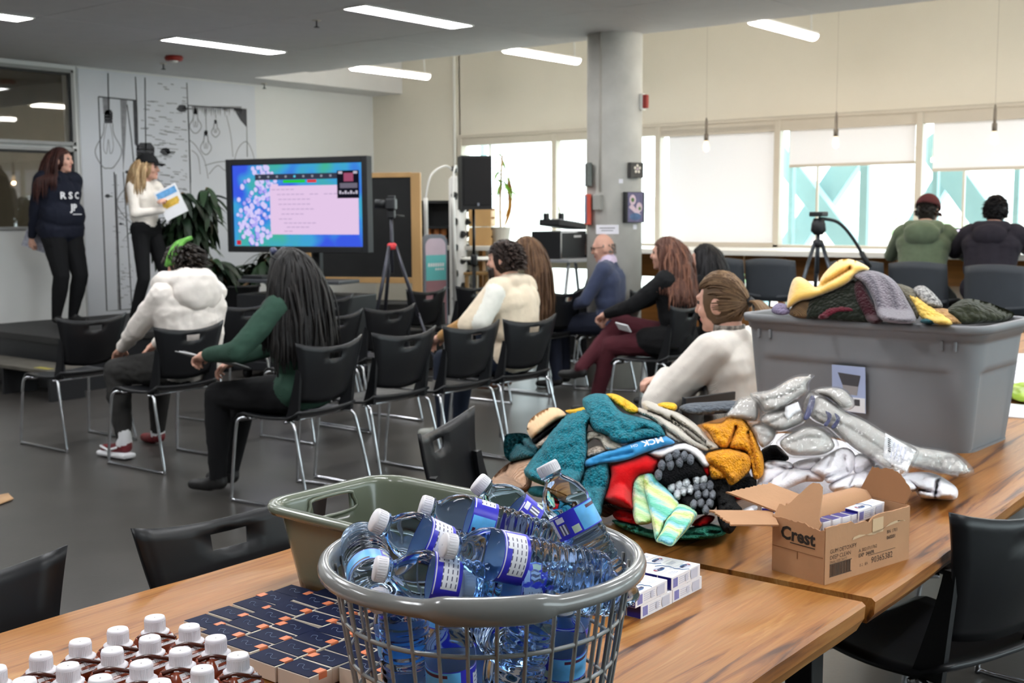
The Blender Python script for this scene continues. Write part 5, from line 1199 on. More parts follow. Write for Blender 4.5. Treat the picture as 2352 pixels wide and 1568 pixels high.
m_pet = M('pet_water', (.50, .66, .88, 1), rough=.03, vary=0, trans=1.0, ior=1.17, spec=.9)
m_capw = M('cap_white', S(226, 222, 226), rough=.45, vary=.02)
m_lab = [M('label_violet', S(52, 48, 190), rough=.35, vary=.05), M('label_white', S(226, 224, 230), rough=.4, vary=.02), M('label_sky', S(96, 176, 232), rough=.35, vary=.25, vs=40), M('label_ink', S(90, 86, 110), rough=.5), M('label_leaf', S(190, 206, 180), rough=.4), M('label_maroon', S(80, 30, 60), rough=.4)]
BOT = None
def make_bottle(label, mat):
    t = thing('water_bottle', label, 'bottle', group='blue water bottles in the basket')
    pr = [(.002, .006), (.018, .004), (.026, .0), (.0295, .004), (.031, .012)]
    n = 44
    for i in range(n+1):
        z = .016+.092*i/n; r = .0312+.0011*math.cos(2*PI*z/.0115)-(.0022*math.exp(-((z-.062)/.012)**2)); pr.append((r, z))
    pr += [(.0308, .111), (.0308, .150), (.0322, .153), (.0318, .160), (.0285, .172), (.0225, .182), (.0155, .190), (.0128, .194), (.0128, .197), (.0155, .198), (.0155, .200), (.0125, .201), (.0125, .206), (.001, .206)]
    q = MB(); q.lathe(pr, 32, caps=False); q.build('body', m_pet, t)
    q = MB(); nu, nv = 72, 24
    q.grid(nu, nv, lambda u, v: (.0316*math.cos(2*PI*u), .0316*math.sin(2*PI*u), .114+.034*v), cu=True, sm=True)
    mi = []
    for j in range(nv):
        for i in range(nu):
            u = i/nu; c = 0
            if .04 < u < .33 and 3 <= j < (17 if u < .2 else 21): c = 1 if (j % 4 or i % 3 == 0 or u > .3) else 3
            elif u < .40 and j >= 22: c = 1
            elif .36 < u < .43 and 4 <= j < 14: c = 1 if i % 2 else 3
            elif .36 < u < .43 and 16 <= j < 21: c = 1
            elif .52 < u < .94: c = 5 if (18 <= j < 21 and .6 < u < .86) else 2
            elif .45 < u < .51 and 2 <= j < 9: c = 4
            if j == 0 or j == nv-1: c = 0
            mi.append(c)
    q.mi = mi; q.grid(40, 1, lambda u, v: (.0312*math.cos(2*PI*u), .0312*math.sin(2*PI*u), .1142+.0336*v), 1, cu=True); q.build('label', m_lab, t)
    q = MB(); q.lathe([(.0148, .200), (.0152, .202), (.0152, .2135), (.0138, .2155), (.001, .2157)], 28, caps=False)
    for k in range(28): a = 2*PI*k/28; q.box((.0152, 0, .2075), (.0009, .0014, .010), 0, 0, Matrix.Rotation(a, 4, 'Z'))
    q.build('cap', m_capw, t)
    t.matrix_world = mat; return t
def bottle(label, c, axis, roll=0):
    """c the middle of the bottle, axis from base to cap"""
    global BOT
    a = Vector(axis).normalized(); k = Vector((0, 0, 1)) if abs(a.z) < .9 else Vector((1, 0, 0)); x = a.cross(k).normalized(); T = Matrix((x, a.cross(x), a)).transposed().to_4x4()
    T = Matrix.Translation(Vector(c)-a*.108) @ T @ Matrix.Rotation(roll, 4, 'Z')
    if BOT is None: BOT = make_bottle(label, T); return BOT
    return dup(BOT, None, None, label, None, T)
def pb(label, px, py, d, ang, tilt, roll):
    """bottle whose middle shows at px,py at depth d; ang = direction of the cap in the picture, tilt = how much the cap comes nearer"""
    c = at(px, py, d=d); a = math.radians(ang); ax = (cr*math.cos(a)+cu*math.sin(a))*math.cos(tilt)-cf*math.sin(tilt); bottle(label, c, ax, roll)
pb('water bottle with a white table label, cap to the upper left over the basket rim', 1028, 1266, 1.50, 153, .32, 2.6)
pb('water bottle lying farthest back on top, barcode label, cap just left of its middle', 1138, 1212, 1.60, 162, .15, 4.0)
pb('water bottle in the centre on top with its white cap towards the camera', 1205, 1288, 1.43, 165, .35, 2.4)
pb('water bottle leaning at the right of the basket, cap up, blue sky label', 1340, 1228, 1.58, 118, -.1, .4)
pb('water bottle behind the others, only cap and violet label showing near the tub', 1225, 1212, 1.70, 140, .1, 1.5)
pb('water bottle at the left rim with its rounded shoulder facing the camera', 850, 1308, 1.53, -40, 1.27, 1.0)
pb('water bottle with a violet label just inside the front rim, cap hidden', 1060, 1338, 1.42, 168, .2, 2.8)
pb('water bottle just behind the front rim with a shoulder and violet label at its right', 1235, 1350, 1.47, 172, .45, 1.4)
rb = random.Random(21)
low = [(.112, 0, 'up', 'far left'), (.112, .75, 'down', 'front left'), (.114, 1.45, 'up', 'front, left of the middle'), (.112, 2.15, 'down', 'front, right of the middle'), (.112, 2.9, 'up', 'front right'), (.112, 3.7, 'up', 'far right'), (.11, 4.5, 'down', 'back right'), (.11, 5.4, 'up', 'back left')]
fa_ = math.atan2(-BY, -BX)
for r_, a, ud, wh in low:
    a = fa_-1.8+a; s_ = 1 if ud == 'up' else -1; tg = Vector((-math.sin(a), math.cos(a), 0))
    bottle('water bottle seen through the basket lattice, %s, cap %s' % (wh, ud), (BX+r_*math.cos(a), BY+r_*math.sin(a), ZT+.122+rb.uniform(-.006, .004)), tg*rb.uniform(-.22, .22)+Vector((math.cos(a)*.12*s_, math.sin(a)*.12*s_, s_)), rb.random()*6)
for k, (z, dr, wh) in enumerate(((.05, 30, 'lowest'), (.115, 110, 'middle'), (.18, 60, 'upper'))):
    an = math.radians(dr); bottle('water bottle lying in the core of the heap inside the basket, %s of three' % wh, (BX, BY, ZT+z), (math.cos(an), math.sin(an), .05), k*2)

# ---- sage tub and grey tote: rounded tapered shells with a lip
def rr(w, l, r, n=6):
    out = []
    for cx, cy, a0 in ((w/2-r, l/2-r, 0), (-w/2+r, l/2-r, 90), (-w/2+r, -l/2+r, 180), (w/2-r, -l/2+r, 270)):
        for i in range(n+1): a = math.radians(a0+90*i/n); out.append((cx+r*math.cos(a), cy+r*math.sin(a)))
    return out
def densify(P, st):
    out = []
    for i in range(len(P)):
        a, b_ = P[i], P[(i+1) % len(P)]; L = math.dist(a, b_); n = max(1, round(L/st)); out += [(a[0]+(b_[0]-a[0])*k/n, a[1]+(b_[1]-a[1])*k/n) for k in range(n)]
    return out
def shell(q, w, l, r, prof, taper, hole=None, mod=None, st=.02):
    """prof: list of (outset, z); the outline shrinks by taper(z)"""
    base = densify(rr(w, l, r), st); k = len(base); vs = []; fs = []
    def nrm(i):
        a, b_ = base[i-1], base[(i+1) % k]; d = Vector((b_[1]-a[1], -(b_[0]-a[0]))); return d.normalized()
    N = [nrm(i) for i in range(k)]
    for o, z in prof:
        f = taper(z)
        for i in range(k):
            x, y = base[i][0]*(1-f/w*2), base[i][1]*(1-f/l*2); e = o+(mod(x, y, z) if mod else 0); vs.append((x+N[i].x*e, y+N[i].y*e, z))
    for j in range(len(prof)-1):
        for i in range(k):
            i2 = (i+1) % k
            if hole and hole((base[i][0]+base[i2][0])/2, (base[i][1]+base[i2][1])/2, (prof[j][1]+prof[j+1][1])/2, j): continue
            fs.append((j*k+i, j*k+i2, (j+1)*k+i2, (j+1)*k+i))
    q.add(vs, fs); return base, k
def tub():
    t = thing('plastic_tub', 'empty sage green plastic tub with cut out handles behind the basket', 'tub', (1.578, 1.475, ZT), math.radians(-2))
    w, l, h = .30, .485, .165; m = M('tub_sage', S(106, 112, 97), rough=.22, vary=.04, trans=.12, coat=.3)
    zs = [.004, .03, .06, .09, .115, .125, .135, .145, .152, .158]
    q = MB(); pr = [(0, z) for z in zs]+[(.002, .163), (.008, .167), (.02, .166), (.024, .160), (.022, .152)]
    shell(q, w, l, .05, pr, lambda z: .028*(1-min(1, z/h)), lambda x, y, z, j: abs(y) > l/2-.004 and abs(x) < .044 and .118 < z < .150, st=.0125)
    lean(q.build('wall', m, t), .003)
    q = MB(); q.prism([(x*.80, y*.89) for x, y in rr(w, l, .05)], .004); q.build('bottom', m, t)
    for s in (-1, 1):
        q = MB(); P = [(-.056, .116), (-.056, .14), (-.045, .152), (.045, .152), (.056, .14), (.056, .116)]
        q.tube(smooth_path([(x, s*(l/2-.006-.017*(1-z/h)), z) for x, z in P], 3, True), .0035, 8, closed=True); q.build('handle_rim', m, t)
tub()
m_tote = M('tote_grey', S(118, 119, 122), rough=.5, vary=.03, vs=5, bump=.05, bs=400)
def tote():
    rz = math.radians(-3.5); t = thing('storage_tote', 'large grey plastic tote heaped with knitwear', 'tote', (3.68, 1.39, ZT), rz)
    w, l, h = .43, .77, .38
    def mod(x, y, z):
        e = 0
        if z < .245: e -= .010*sstep(.245, .235, z)*(sstep(l/2-.075, l/2-.09, abs(y)) if abs(x) > w/2-.06 else sstep(w/2-.07, w/2-.085, abs(x)))
        return e
    q = MB(); zs = [.004, .06, .12, .18, .22, .232, .238, .246, .26, .29, .32, .335, .337, .35, .362]
    pr = [(0, z) for z in zs[:11]]+[(0.001, .333), (.006, .334), (.007, .352), (.009, .354), (.020, .356), (.021, .372), (.018, .379), (.004, .380), (-.004, .374), (-.006, .30), (-.008, .2)]
    shell(q, w, l, .07, pr, lambda z: .032*(1-min(1, z/h)), None, mod); q.build('wall', m_tote, t)
    q = MB(); q.prism([(x*.84, y*.92) for x, y in rr(w, l, .07)], .006); q.build('bottom', m_tote, t)
    for y in (-.32, -.28, .28, .32): q = MB(); q.box((-w/2-.001, y, .318), (.012, .008, .03), .003); q.build('rib', m_tote, t)
    # sticker on the long side that faces the camera
    v = at(1945, 894, X=3.462); T = t.matrix_world.inverted() if False else (Matrix.Translation((3.68, 1.39, ZT)) @ Matrix.Rotation(rz, 4, 'Z')).inverted()
    c = T @ v; B = frame3((0, -1, 0), (-.08, 0, 1), (-w/2+.009-.0, c.y, c.z))
    q = MB(); q.box((0, 0, 0), (.11, .145, .002), 0, 0, B)
    q.add([(-.035, .05, .002), (.04, .045, .002), (.032, .01, .002), (-.02, .012, .002)], [(3, 2, 1, 0)], 1, False, B); q.add([(-.02, .012, .002), (.032, .01, .002), (.028, -.018, .002), (-.016, -.016, .002)], [(3, 2, 1, 0)], 2, False, B); q.box((0, -.048, .0015), (.108, .046, .001), 0, 3, B)
    q.box((.028, -.04, .0025), (.018, .02, .001), 0, 1, B)
    for k in range(3): q.box((-.02, -.035-.01*k, .0025), (.05, .004, .001), 0, 4, B)
    q.build('sticker', [M('sticker_blue', S(164, 176, 208)), M('sticker_dark', S(70, 70, 74)), M('sticker_mid', S(150, 146, 146)), m_tag, m_ink], t)
tote()

# ---- rows of brown drink packs with white caps
m_brown = M('pack_brown', S(130, 56, 30), rough=.22, vary=.12, vs=9, coat=.4); m_brownd = M('pack_brown_dark', S(74, 32, 20), rough=.25, coat=.4)
def packs():
    pr = None; rows = [(1.392, [.951, .891, .834, .776, .716, .658]), (1.327, [.958, .898, .842, .777, .718, .66]), (1.258, [.952, .895, .838, .779, .72]), (1.188, [.93, .874, .815, .756])]
    names = ['rear', 'second', 'third', 'fourth', 'front']
    order = ['first', 'second', 'third', 'fourth', 'fifth', 'sixth']
    for j, (y, xs) in enumerate(rows):
        for i, x in enumerate(xs):
            lb = 'brown drink pack with a white cap, %s from the right in the %s row' % (order[i], names[j])
            yy = y+rnd.uniform(-.004, .004); rz = rnd.uniform(-.05, .05)-PI/2
            if pr is None:
                t = thing('drink_pack', lb, 'drink pack', (x, yy, ZT), rz, 'brown drink packs'); w = .0265
                q = MB(); z1 = .114; sec = [(w*.96, 0, w*.96), (w, .004, w), (w, z1-.014, w), (w*.96, z1-.004, w*.96), (w*.84, z1+.004, w*.8), (w*.5, z1+.012, w*.62)]
                vs = []; fs = []; n = 0
                for a, z, b_ in sec:
                    lp = [(px*a/.0265, py*b_/.0265) for px, py in rr(.053, .053, .010, 3)]; n = len(lp); vs += [(px, py, z) for px, py in lp]
                for s in range(5): fs += [(s*n+k, s*n+(k+1) % n, (s+1)*n+(k+1) % n, (s+1)*n+k) for k in range(n)]
                fs += [tuple(range(n-1, -1, -1)), tuple(5*n+k for k in range(n))]
                q.add(vs, fs); q.build('pack', m_brown, t)
                q = MB(); q.lathe([(.0192, .1245), (.0196, .1265), (.0160, .128), (.0145, .1285), (.0142, .1450), (.0134, .1475), (.0115, .1477), (.001, .1468)], 30, caps=False)
                for k in range(40): q.box((.0143, 0, .1365), (.0006, .0011, .014), 0, 0, Matrix.Rotation(2*PI*k/40, 4, 'Z'))
                q.build('cap', m_capw, t)
                q = MB(); q.box((w+.0006, .0, .05), (.001, .044, .085), 0, 0)
                for k, wd in enumerate((.0012, .002, .001, .0016, .0024, .001, .0018, .0012, .002, .001, .0014)): q.box((w+.0013, -.018+.0036*k, .05), (.0005, wd, .07), 0, 1)
                T = frame3((0, 1, 0), (-.55, 0, .8), (w*.80, .0, .1178)); q.box((0, 0, 0), (.032, .013, .001), 0, 0, T @ Matrix.Translation((0, 0, -.0)))
                q.text('L1530R', .0052, T @ Matrix.Translation((0, .003, .0008)), 2); q.text('24 04', .0045, T @ Matrix.Translation((0, -.003, .0008)), 2)
                q.build('label', [m_tag, M('bar_ink', S(60, 76, 110)), m_ink], t)
                q = MB(); q.box((-.004, -w*.70, .1195), (.018, .009, .0008), 0, 0, Matrix.Translation((0, 0, 0))); q.build('seal_mark', M('seal_pale', S(196, 120, 100)), t)
                q = MB(); q.tube(smooth_path([(-w*.2, -w*.95, .122), (w*.4, -w*.55, .128), (w*.95, -w*.1, .126), (w*1.05, w*.5, .119)], 5), .0016, 6, flat=(1, 2)); q.build('wrap_seam', m_brownd, t)
                pr = t
            else: dup(pr, (x, yy, ZT), rz, lb)
packs()

# ---- shallow navy boxes with an orange tab
def navy_boxes():
    m_n = M('card_navy', S(20, 27, 54), rough=.55, vary=.1, vs=20, spec=.1); m_c = M('card_cream', S(206, 196, 182), rough=.6); m_o = M('tab_orange', S(214, 124, 84), rough=.45); m_l = M('foil_line', S(120, 134, 160), rough=.3, metal=.4)
    pr = None; rows = [(1.602, [1.172, 1.221, 1.272, 1.319, 1.366], .0), (1.529, [1.152, 1.201, 1.250, 1.300, 1.350, 1.398], .002), (1.457, [1.142, 1.191, 1.239, 1.290, 1.339, 1.388], .001), (1.385, [1.128, 1.177, 1.224, 1.272, 1.321, 1.371], .001), (1.313, [1.129, 1.178, 1.228, 1.277, 1.326, 1.375], .0), (1.238, [1.19, 1.238, 1.287, 1.338], -.0)]
    nm = ['rear', 'second', 'third', 'fourth', 'fifth', 'front']; od = ['first', 'second', 'third', 'fourth', 'fifth', 'sixth']
    for j, (y, xs, dz) in enumerate(rows):
        for i, x in enumerate(xs):
            lb = 'flat navy box with an orange tab, %s from the left in the %s row' % (od[i], nm[j]); x += .024
            p = (x+rnd.uniform(-.002, .002), y+rnd.uniform(-.002, .002), ZT+.001+dz); rz = rnd.uniform(-.03, .03)+(PI if (i*3+j*5) % 7 == 2 else 0)
            if pr is None:
                t = thing('navy_box', lb, 'box', p, rz, 'flat navy boxes')
                q = MB(); q.box((0, 0, .0125), (.0465, .0705, .025), .001); q.build('carton', m_c, t)
                q = MB(); q.box((-.0006, .0008, .0256), (.0435, .0675, .0012), .0004); q.build('lid', m_n, t)
                q = MB(); q.box((.004, -.0275, .0266), (.0165, .0125, .0008)); q.box((.004, -.0352, .0215), (.0165, .0006, .0105)); q.build('tab', m_o, t)
                q = MB(); q.tube(smooth_path([(-.004, .012, .0266), (.004, .016, .0266), (.007, .008, .0266), (-.002, .002, .0266), (-.006, -.006, .0266), (-.001, -.012, .0266)], 5), .0004, 4); q.build('print', m_l, t); pr = t
            else: o = dup(pr, p, rz, lb); o.rotation_euler = (rnd.uniform(-.025, .025), rnd.uniform(-.025, .025), rz); o.location.z += .0015
navy_boxes()

# ---- toothpaste boxes
m_tw = M('carton_white', S(232, 230, 234), rough=.35, vary=.01); m_tn = M('carton_navy', S(34, 30, 124), rough=.35, vary=.05); m_tl = M('carton_line', S(70, 110, 160), rough=.4); m_tg = M('carton_grey', S(196, 198, 214), rough=.5); m_tb = M('carton_bar', S(150, 150, 214), rough=.5); m_tr = M('carton_red', S(190, 50, 60), rough=.4); m_tk = M('carton_ink', S(46, 50, 96), rough=.5)
TP = None
def tooth(loc, rz, label, group='small white toothpaste boxes', mat=None):
    global TP
    if TP is None:
        t = thing('toothpaste_box', label, 'toothpaste box', group=group); L, Wd, Hh = .107, .0295, .0245
        q = MB(); q.box((0, 0, Hh/2), (L, Wd, Hh), .0008); q.build('carton', m_tw, t)
        q = MB()
        for s in (-1, 1): q.box((s*(L/2+.0002), 0, Hh/2), (.0006, Wd-.002, Hh-.002), 0, 1)
        E_ = frame3((0, -1, 0), (0, 0, 1), (-L/2-.0007, 0, Hh/2)); q.text('CREST', .0045, E_ @ Matrix.Translation((.002, .004, 0)), 0); q.box((0, -.004, 0), (.018, .0006, .0001), 0, 0, E_); q.box((0, -.0055, 0), (.014, .0006, .0001), 0, 0, E_)
        q.tube([tuple(E_ @ Vector((.010+.0022*math.cos(a*PI/4), -.006+.0022*math.sin(a*PI/4), .0002))) for a in range(8)], .0005, 4, 0, closed=True)
        U = Matrix.Translation((-.024, 0, Hh+.0003)); el = [(.015*math.cos(a*PI/12), .0095*math.sin(a*PI/12), 0) for a in range(24)]
        q.add(el, [tuple(range(24))], 4, False, U); q.add([(.0148*math.cos(a*PI/10-PI), .0093*math.sin(a*PI/10-PI)*1.0, .0002) for a in range(11)]+[(.012*math.cos(-a*PI/10), .004*math.sin(-a*PI/10)-.0, .0002) for a in range(11)], [tuple(range(22))], 2, False, U)
        q.text('Crest', .0125, U @ Matrix.Translation((0, -.001, .0005)), 6, .0004)
        q.add([(-.0145, -.003, .0006), (-.010, -.005, .0006), (-.011, .003, .0006), (-.0145, .002, .0006)], [(0, 1, 2, 3)], 5, False, U)
        q.tube(smooth_path([(.0, -.0145, Hh+.0004), (.002, -.008, Hh+.0006), (-.001, .0, Hh+.0006), (-.001, .006, Hh+.0006), (-.012, .0145, Hh+.0004)], 5), .0007, 5, 2)
        for k in range(3): q.box((.026, .005-.004*k, Hh+.0003), (.024-.004*k, .0012, .0003), 0, 4)
        for s in (-1, 1):
            F_ = frame3((1, 0, 0), (0, 0, 1), (0, -Wd/2-.0004, Hh/2)) if s < 0 else frame3((-1, 0, 0), (0, 0, 1), (0, Wd/2+.0004, Hh/2))
            for k in range(8): q.box((-.047+.0021*k, 0, 0), (.0011+.0005*(k % 3 == 0), .017, .0004), 0, 3, F_)
            for k in range(4): q.box((-.008, .006-.0038*k, 0), (.036, .0012, .0004), 0, 4, F_)
            q.box((.030, 0, 0), (.026, .018, .0004), 0, 4, F_)
            for k in range(2): q.add([(.0+.02*k+.005*math.cos(a*PI/6), .0075*math.sin(a*PI/6), .0006) for a in range(12)], [tuple(range(12))], 4, False, F_)
        q.build('print', [m_tag, m_tn, m_tl, m_tb, m_tg, m_tr, m_tk], t); TP = t
        t.location = loc; t.rotation_euler = (0, 0, rz)
        if mat is not None: t.matrix_world = mat
        return t
    return dup(TP, loc, rz, label, group, mat)
for lay in range(2):
    for i in range(2):
        for j in range(4 if lay else 5):
            x = 1.7645+.109*i-.012*lay*(1-i)-.006*lay; y = 1.0775+.0305*j
            tooth((x, y, ZT+.0248*lay), (0 if (i+j+lay) % 2 else PI)+rnd.uniform(-.01, .01), 'white toothpaste box, %s layer of the stack, %s column, %s row from the front' % (('lower', 'upper')[lay], ('left', 'right')[i], ('first', 'second', 'third', 'fourth', 'fifth')[j]))

# ---- torn cardboard box
m_card = M('box_card', S(178, 134, 98), rough=.8, vary=.05, vs=14, bump=.06, bs=120); m_cardi = M('box_card_inner', S(136, 92, 58), rough=.85, vary=.06); m_prn = M('box_ink', S(84, 66, 52), rough=.8)
def cardbox():
    a = at(1892, 1343, z=ZT); b_ = at(2085, 1283, z=ZT); x = Vector((b_.x-a.x, b_.y-a.y, 0)); L = x.length; D = .125; h = .112
    rz = math.atan2(x.y, x.x); t = thing('cardboard_box', 'torn open cardboard box of toothpaste on the far table', 'cardboard box', (a.x, a.y, ZT), rz)
    r = random.Random(9)
    def panel(name, P, Q, R_, top=None, mat=m_card, th=.0035):
        q = MB(); n = 24; vs = []; fs = []
        P, Q, R_ = Vector(P), Vector(Q), Vector(R_)
        for i in range(n+1):
            u = i/n; k = (top(u) if top else 1); vs += [P+(Q-P)*u, P+(Q-P)*u+(R_-P)*k]
        for i in range(n): fs.append((2*i, 2*i+2, 2*i+3, 2*i+1))
        q.add(vs, fs, 0, False); o = q.build(name, mat, t); lean(o, th); return o
    def fr(u): return 1-.02*r.random()-.10*math.exp(-((u-.50)/.035)**2)-.06*sstep(.28, .34, u)*(1-sstep(.42, .5, u))
    panel('front_panel', (0, 0, 0), (L, 0, 0), (0, 0, h), fr); panel('back_panel', (0, D, 0), (L, D, 0), (0, D, h))
    panel('end_panel', (0, D, 0), (0, 0, 0), (0, D, h), lambda u: 1-.05*sstep(.6, .8, u)-.03*r.random()); panel('end_panel', (L, 0, 0), (L, D, 0), (L, 0, h), lambda u: 1)
    q = MB(); q.box((L/2, D/2, .003), (L, D, .004)); q.build('bottom', m_cardi, t)
    panel('flap', (L+.001, 0.01, h), (L+.001, D, h), (L+.03, .0, h+.05), lambda u: (.5+.7*math.sin(min(1, u*1.25)*PI*.62))-.05*r.random(), m_cardi)
    panel('flap', (.0, D, h-.005), (.0, .02, h-.02), (.045, D-.01, h+.07), lambda u: .35+.75*sstep(.1, .5, u)-.8*sstep(.62, .98, u)-.03*r.random(), m_card)
    panel('flap', (.02, D+.002, h), (L*.55, D+.002, h), (-.04, D+.09, h+.035), lambda u: 1-.05*r.random(), m_card)
    panel('flap', (-.02, D-.03, h-.012), (.02, D+.02, h), (-.15, D+.02, h+.0), lambda u: .75+.25*u-.05*r.random(), m_card)
    q = MB(); q.grid(20, 6, lambda u, v: (.035+(L-.05)*u, D-.002-.06*v, h+.004+.012*math.sin(PI*.5*min(1, 1.6*(1-v)))-.03*max(0, v-.55)/.45)); lean(q.build('inner_flap', m_card, t), .004)
    q = MB(); q.box((L*.60, -.0025, h*.80), (.035, .001, .03)); q.grid(10, 2, lambda u, v: (L*.30+.17*u+.004*v, -.003, h*(.66+.11*u)+.006*v*math.sin(u*9+1))); q.build('torn_tape', M('torn_paper', S(206, 176, 140), rough=.8), t)
    F_ = frame3((1, 0, 0), (0, 0, 1), (0, -.0024, 0)); q = MB()
    q.text('GUM DETOXIFY', .0115, F_ @ Matrix.Translation((.014, .062, 0)), 0, 0, 'LEFT'); q.text('DEEP CLEAN', .0115, F_ @ Matrix.Translation((.014, .050, 0)), 0, 0, 'LEFT'); q.text('TRIAL SIZE 24 CT', .007, F_ @ Matrix.Translation((.014, .041, 0)), 0, 0, 'LEFT')
    q.box((.048, .037, 0), (.068, .0015, .0004), 0, 0, F_); q.box((.048, .013, 0), (.068, .0015, .0004), 0, 0, F_)
    x_ = .016
    while x_ < .080: w_ = r.choice((.0008, .0013, .002)); q.box((x_, .025, 0), (w_, .023, .0004), 0, 0, F_); x_ += w_+r.choice((.0009, .0014))
    q.text('A 3021711762', .010, F_ @ Matrix.Translation((.104, .048, 0)), 0, 0, 'LEFT'); q.text('EXP  24APR', .010, F_ @ Matrix.Translation((.104, .038, 0)), 0, .0002, 'LEFT')
    q.box((.18, .033, 0), (.09, .0008, .0004), 0, 0, F_); q.text('90365382', .018, F_ @ Matrix.Translation((.145, .021, 0)), 0, 0, 'LEFT'); q.text('E-2   EA', .008, F_ @ Matrix.Translation((.108, .018, 0)), 0, 0, 'LEFT')
    q.text('BN 1703', .010, F_ @ Matrix.Translation((.195, .070, 0)), 0, 0, 'LEFT'); q.text('060201', .010, F_ @ Matrix.Translation((.195, .058, 0)), 0, .0002, 'LEFT'); q.build('print', m_prn, t)
    G = frame3((0, -1, 0), (0, 0, 1), (-.0024, D/2, 0)); q = MB(); q.text('Crest', .036, G @ Matrix.Translation((0, .082, 0)), 0, .0012); q.box((.012, .066, 0), (.06, .0016, .0004), 0, 0, G); q.build('brand_print', M('crest_ink', S(40, 32, 26), rough=.7), t)
    q = MB(); q.box((0, .052, .0002), (D*.98, .0012, .0004), 0, 0, G); q.box((0, .044, .0002), (.0016, .014, .0004), 0, 0, G); q.build('score_line', m_cardi, t)
    Rm = Matrix.Rotation(rz, 4, 'Z'); B = Matrix.Translation((a.x, a.y, ZT)) @ Rm
    for k in range(5):
        T = B @ Matrix.Translation((.020+.031*k, .062, .055)) @ Matrix.Rotation(PI/2, 4, 'Z') @ Matrix.Rotation(PI/2, 4, 'Y')
        T = B @ Matrix.Translation((.022+.0305*k, .05, .0545)) @ Matrix.Rotation(-PI/2, 4, 'Y') @ Matrix.Identity(4)
        tooth(None, None, 'toothpaste box standing on end inside the cardboard box, %s from the Crest end' % ('first', 'second', 'third', 'fourth', 'fifth')[k], 'toothpaste boxes standing in the cardboard box', T @ Matrix.Translation((0, 0, -.012)))
    tooth(None, None, 'white toothpaste box lying on top in the right half of the cardboard box', None, B @ Matrix.Translation((L*.73, .055, h-.022)) @ Matrix.Rotation(.12, 4, 'Z') @ Matrix.Rotation(.05, 4, 'X'))
    for k, (px, py, z, ro) in enumerate(((1783, 1212, ZT, .25), (1790, 1196, ZT+.0, .28))):
        c = at(px, py, z=z); tooth((c.x+.056-.0*k, c.y+.012+.034*k, z), ro, 'toothpaste box lying behind the cardboard box, its navy end showing, %s one' % ('nearer', 'farther')[k], None)
cardbox()

# ---- papers and packets beyond the tote
def clutter():
    for k, (px, py, w, d, rz, lb) in enumerate(((2335, 955, .3, .22, .1, 'white paper sheet on the far table at the right edge'),)):
        c = at(px, py, z=ZT); o = thing('paper_sheet', lb, 'paper', (c.x, c.y, ZT), rz); q = MB(); q.box((.1, 0, .002), (w, d, .004)); q.build('sheet', m_tag, o)
    c = at(2340, 925, z=ZT); o = thing('glove_pack', 'green and blue packet lying beyond the grey tote', 'packet', (c.x+.08, c.y, ZT), .3)
    b = MB(); b.ell((0, .0, .03), (.16, .07, .03)); V, F = remesh(b, .01, 2); q = MB(); q.add(folds(V, F, .012, 25), F); q.build('packet', M('packet_green', S(150, 176, 60), rough=.4, vary=.4, vs=14), o); q = MB(); q.ell((.02, -.02, .055), (.10, .02, .014)); q.ell((.06, -.05, .03), (.08, .02, .014)); q.build('stripe', M('packet_blue', S(50, 70, 170), rough=.4), o)
    c = at(2300, 930, z=ZT); o = thing('teal_box', 'dark teal and white upright box just beyond the grey tote', 'box', (c.x+.02, c.y+.03, ZT), .2); q = MB(); q.box((0, 0, .06), (.09, .06, .12), .002); q.build('carton', M('box_teal', S(36, 86, 90), rough=.4, vary=.2, vs=20), o); q = MB(); q.box((0, -.031, .095), (.085, .001, .03)); q.box((0, -.031, .02), (.085, .001, .03)); q.build('print', m_tag, o)
    for k, (px, py) in enumerate(((2345, 905), (2340, 882), (2348, 862), (2338, 846), (2350, 832))):
        c = at(px, py, z=ZT+.002); o = thing('paper_stack', 'white paper stack on the third table, %s from the front' % ('first', 'second', 'third', 'fourth', 'fifth')[k], 'paper', (c.x+.06, c.y, ZT), .2*k, 'white papers on the third table')
        q = MB(); q.box((0, 0, .006+.004*(k % 3)), (.3, .22, .012+.008*(k % 3)), .001); q.build('sheets', m_tag, o); q = MB(); q.box((.02, .02, .0125+.008*(k % 3)), (.2, .12, .001)); q.build('print', M('print_pale', S(206, 200, 208), vary=.1, vs=40), o)
clutter()
# ------------------------------------------------------------------ heaps of knitwear, socks and packets
def dome(x, y, cx, cy, rx, ry, h, p=.75):
    e = ((x-cx)/rx)**2+((y-cy)/ry)**2
    return h*(1-e)**p if e < 1 else 0
def heap(x, y): return ZT+max(dome(x, y, 2.70, 1.585, .50, .40, .185), dome(x, y, 3.02, 1.36, .47, .40, .215), .9*dome(x, y, 2.86, 1.5, .5, .45, .21))
def toteheap(x, y): return 1.085+dome(x, y, 3.68, 1.46, .26, .46, .15, .9)
def hit(px, py, surf):
    v = ray(px, py); t = 1.6; s = .015
    while t < 7:
        p = EYE+v*t
        if p.z < surf(p.x, p.y): break
        if p.x > 3.43 if p.z < 1.0 or p.x < 3.3 else (p.x > 3.86 or p.y > 1.74): return p, t
        if p.z < 1.0 and p.y > 1.87: return p, t
        t += s
    lo, hi = t-s, t
    for _ in range(12):
        m = (lo+hi)/2; p = EYE+v*m
        if p.z < surf(p.x, p.y): hi = m
        else: lo = m
    return EYE+v*hi, hi
def snorm(p, surf):
    e = .02; n = Vector((surf(p.x-e, p.y)-surf(p.x+e, p.y), surf(p.x, p.y-e)-surf(p.x, p.y+e), 2*e)).normalized()
    return (n*.75+Vector((0, 0, .35))).normalized()
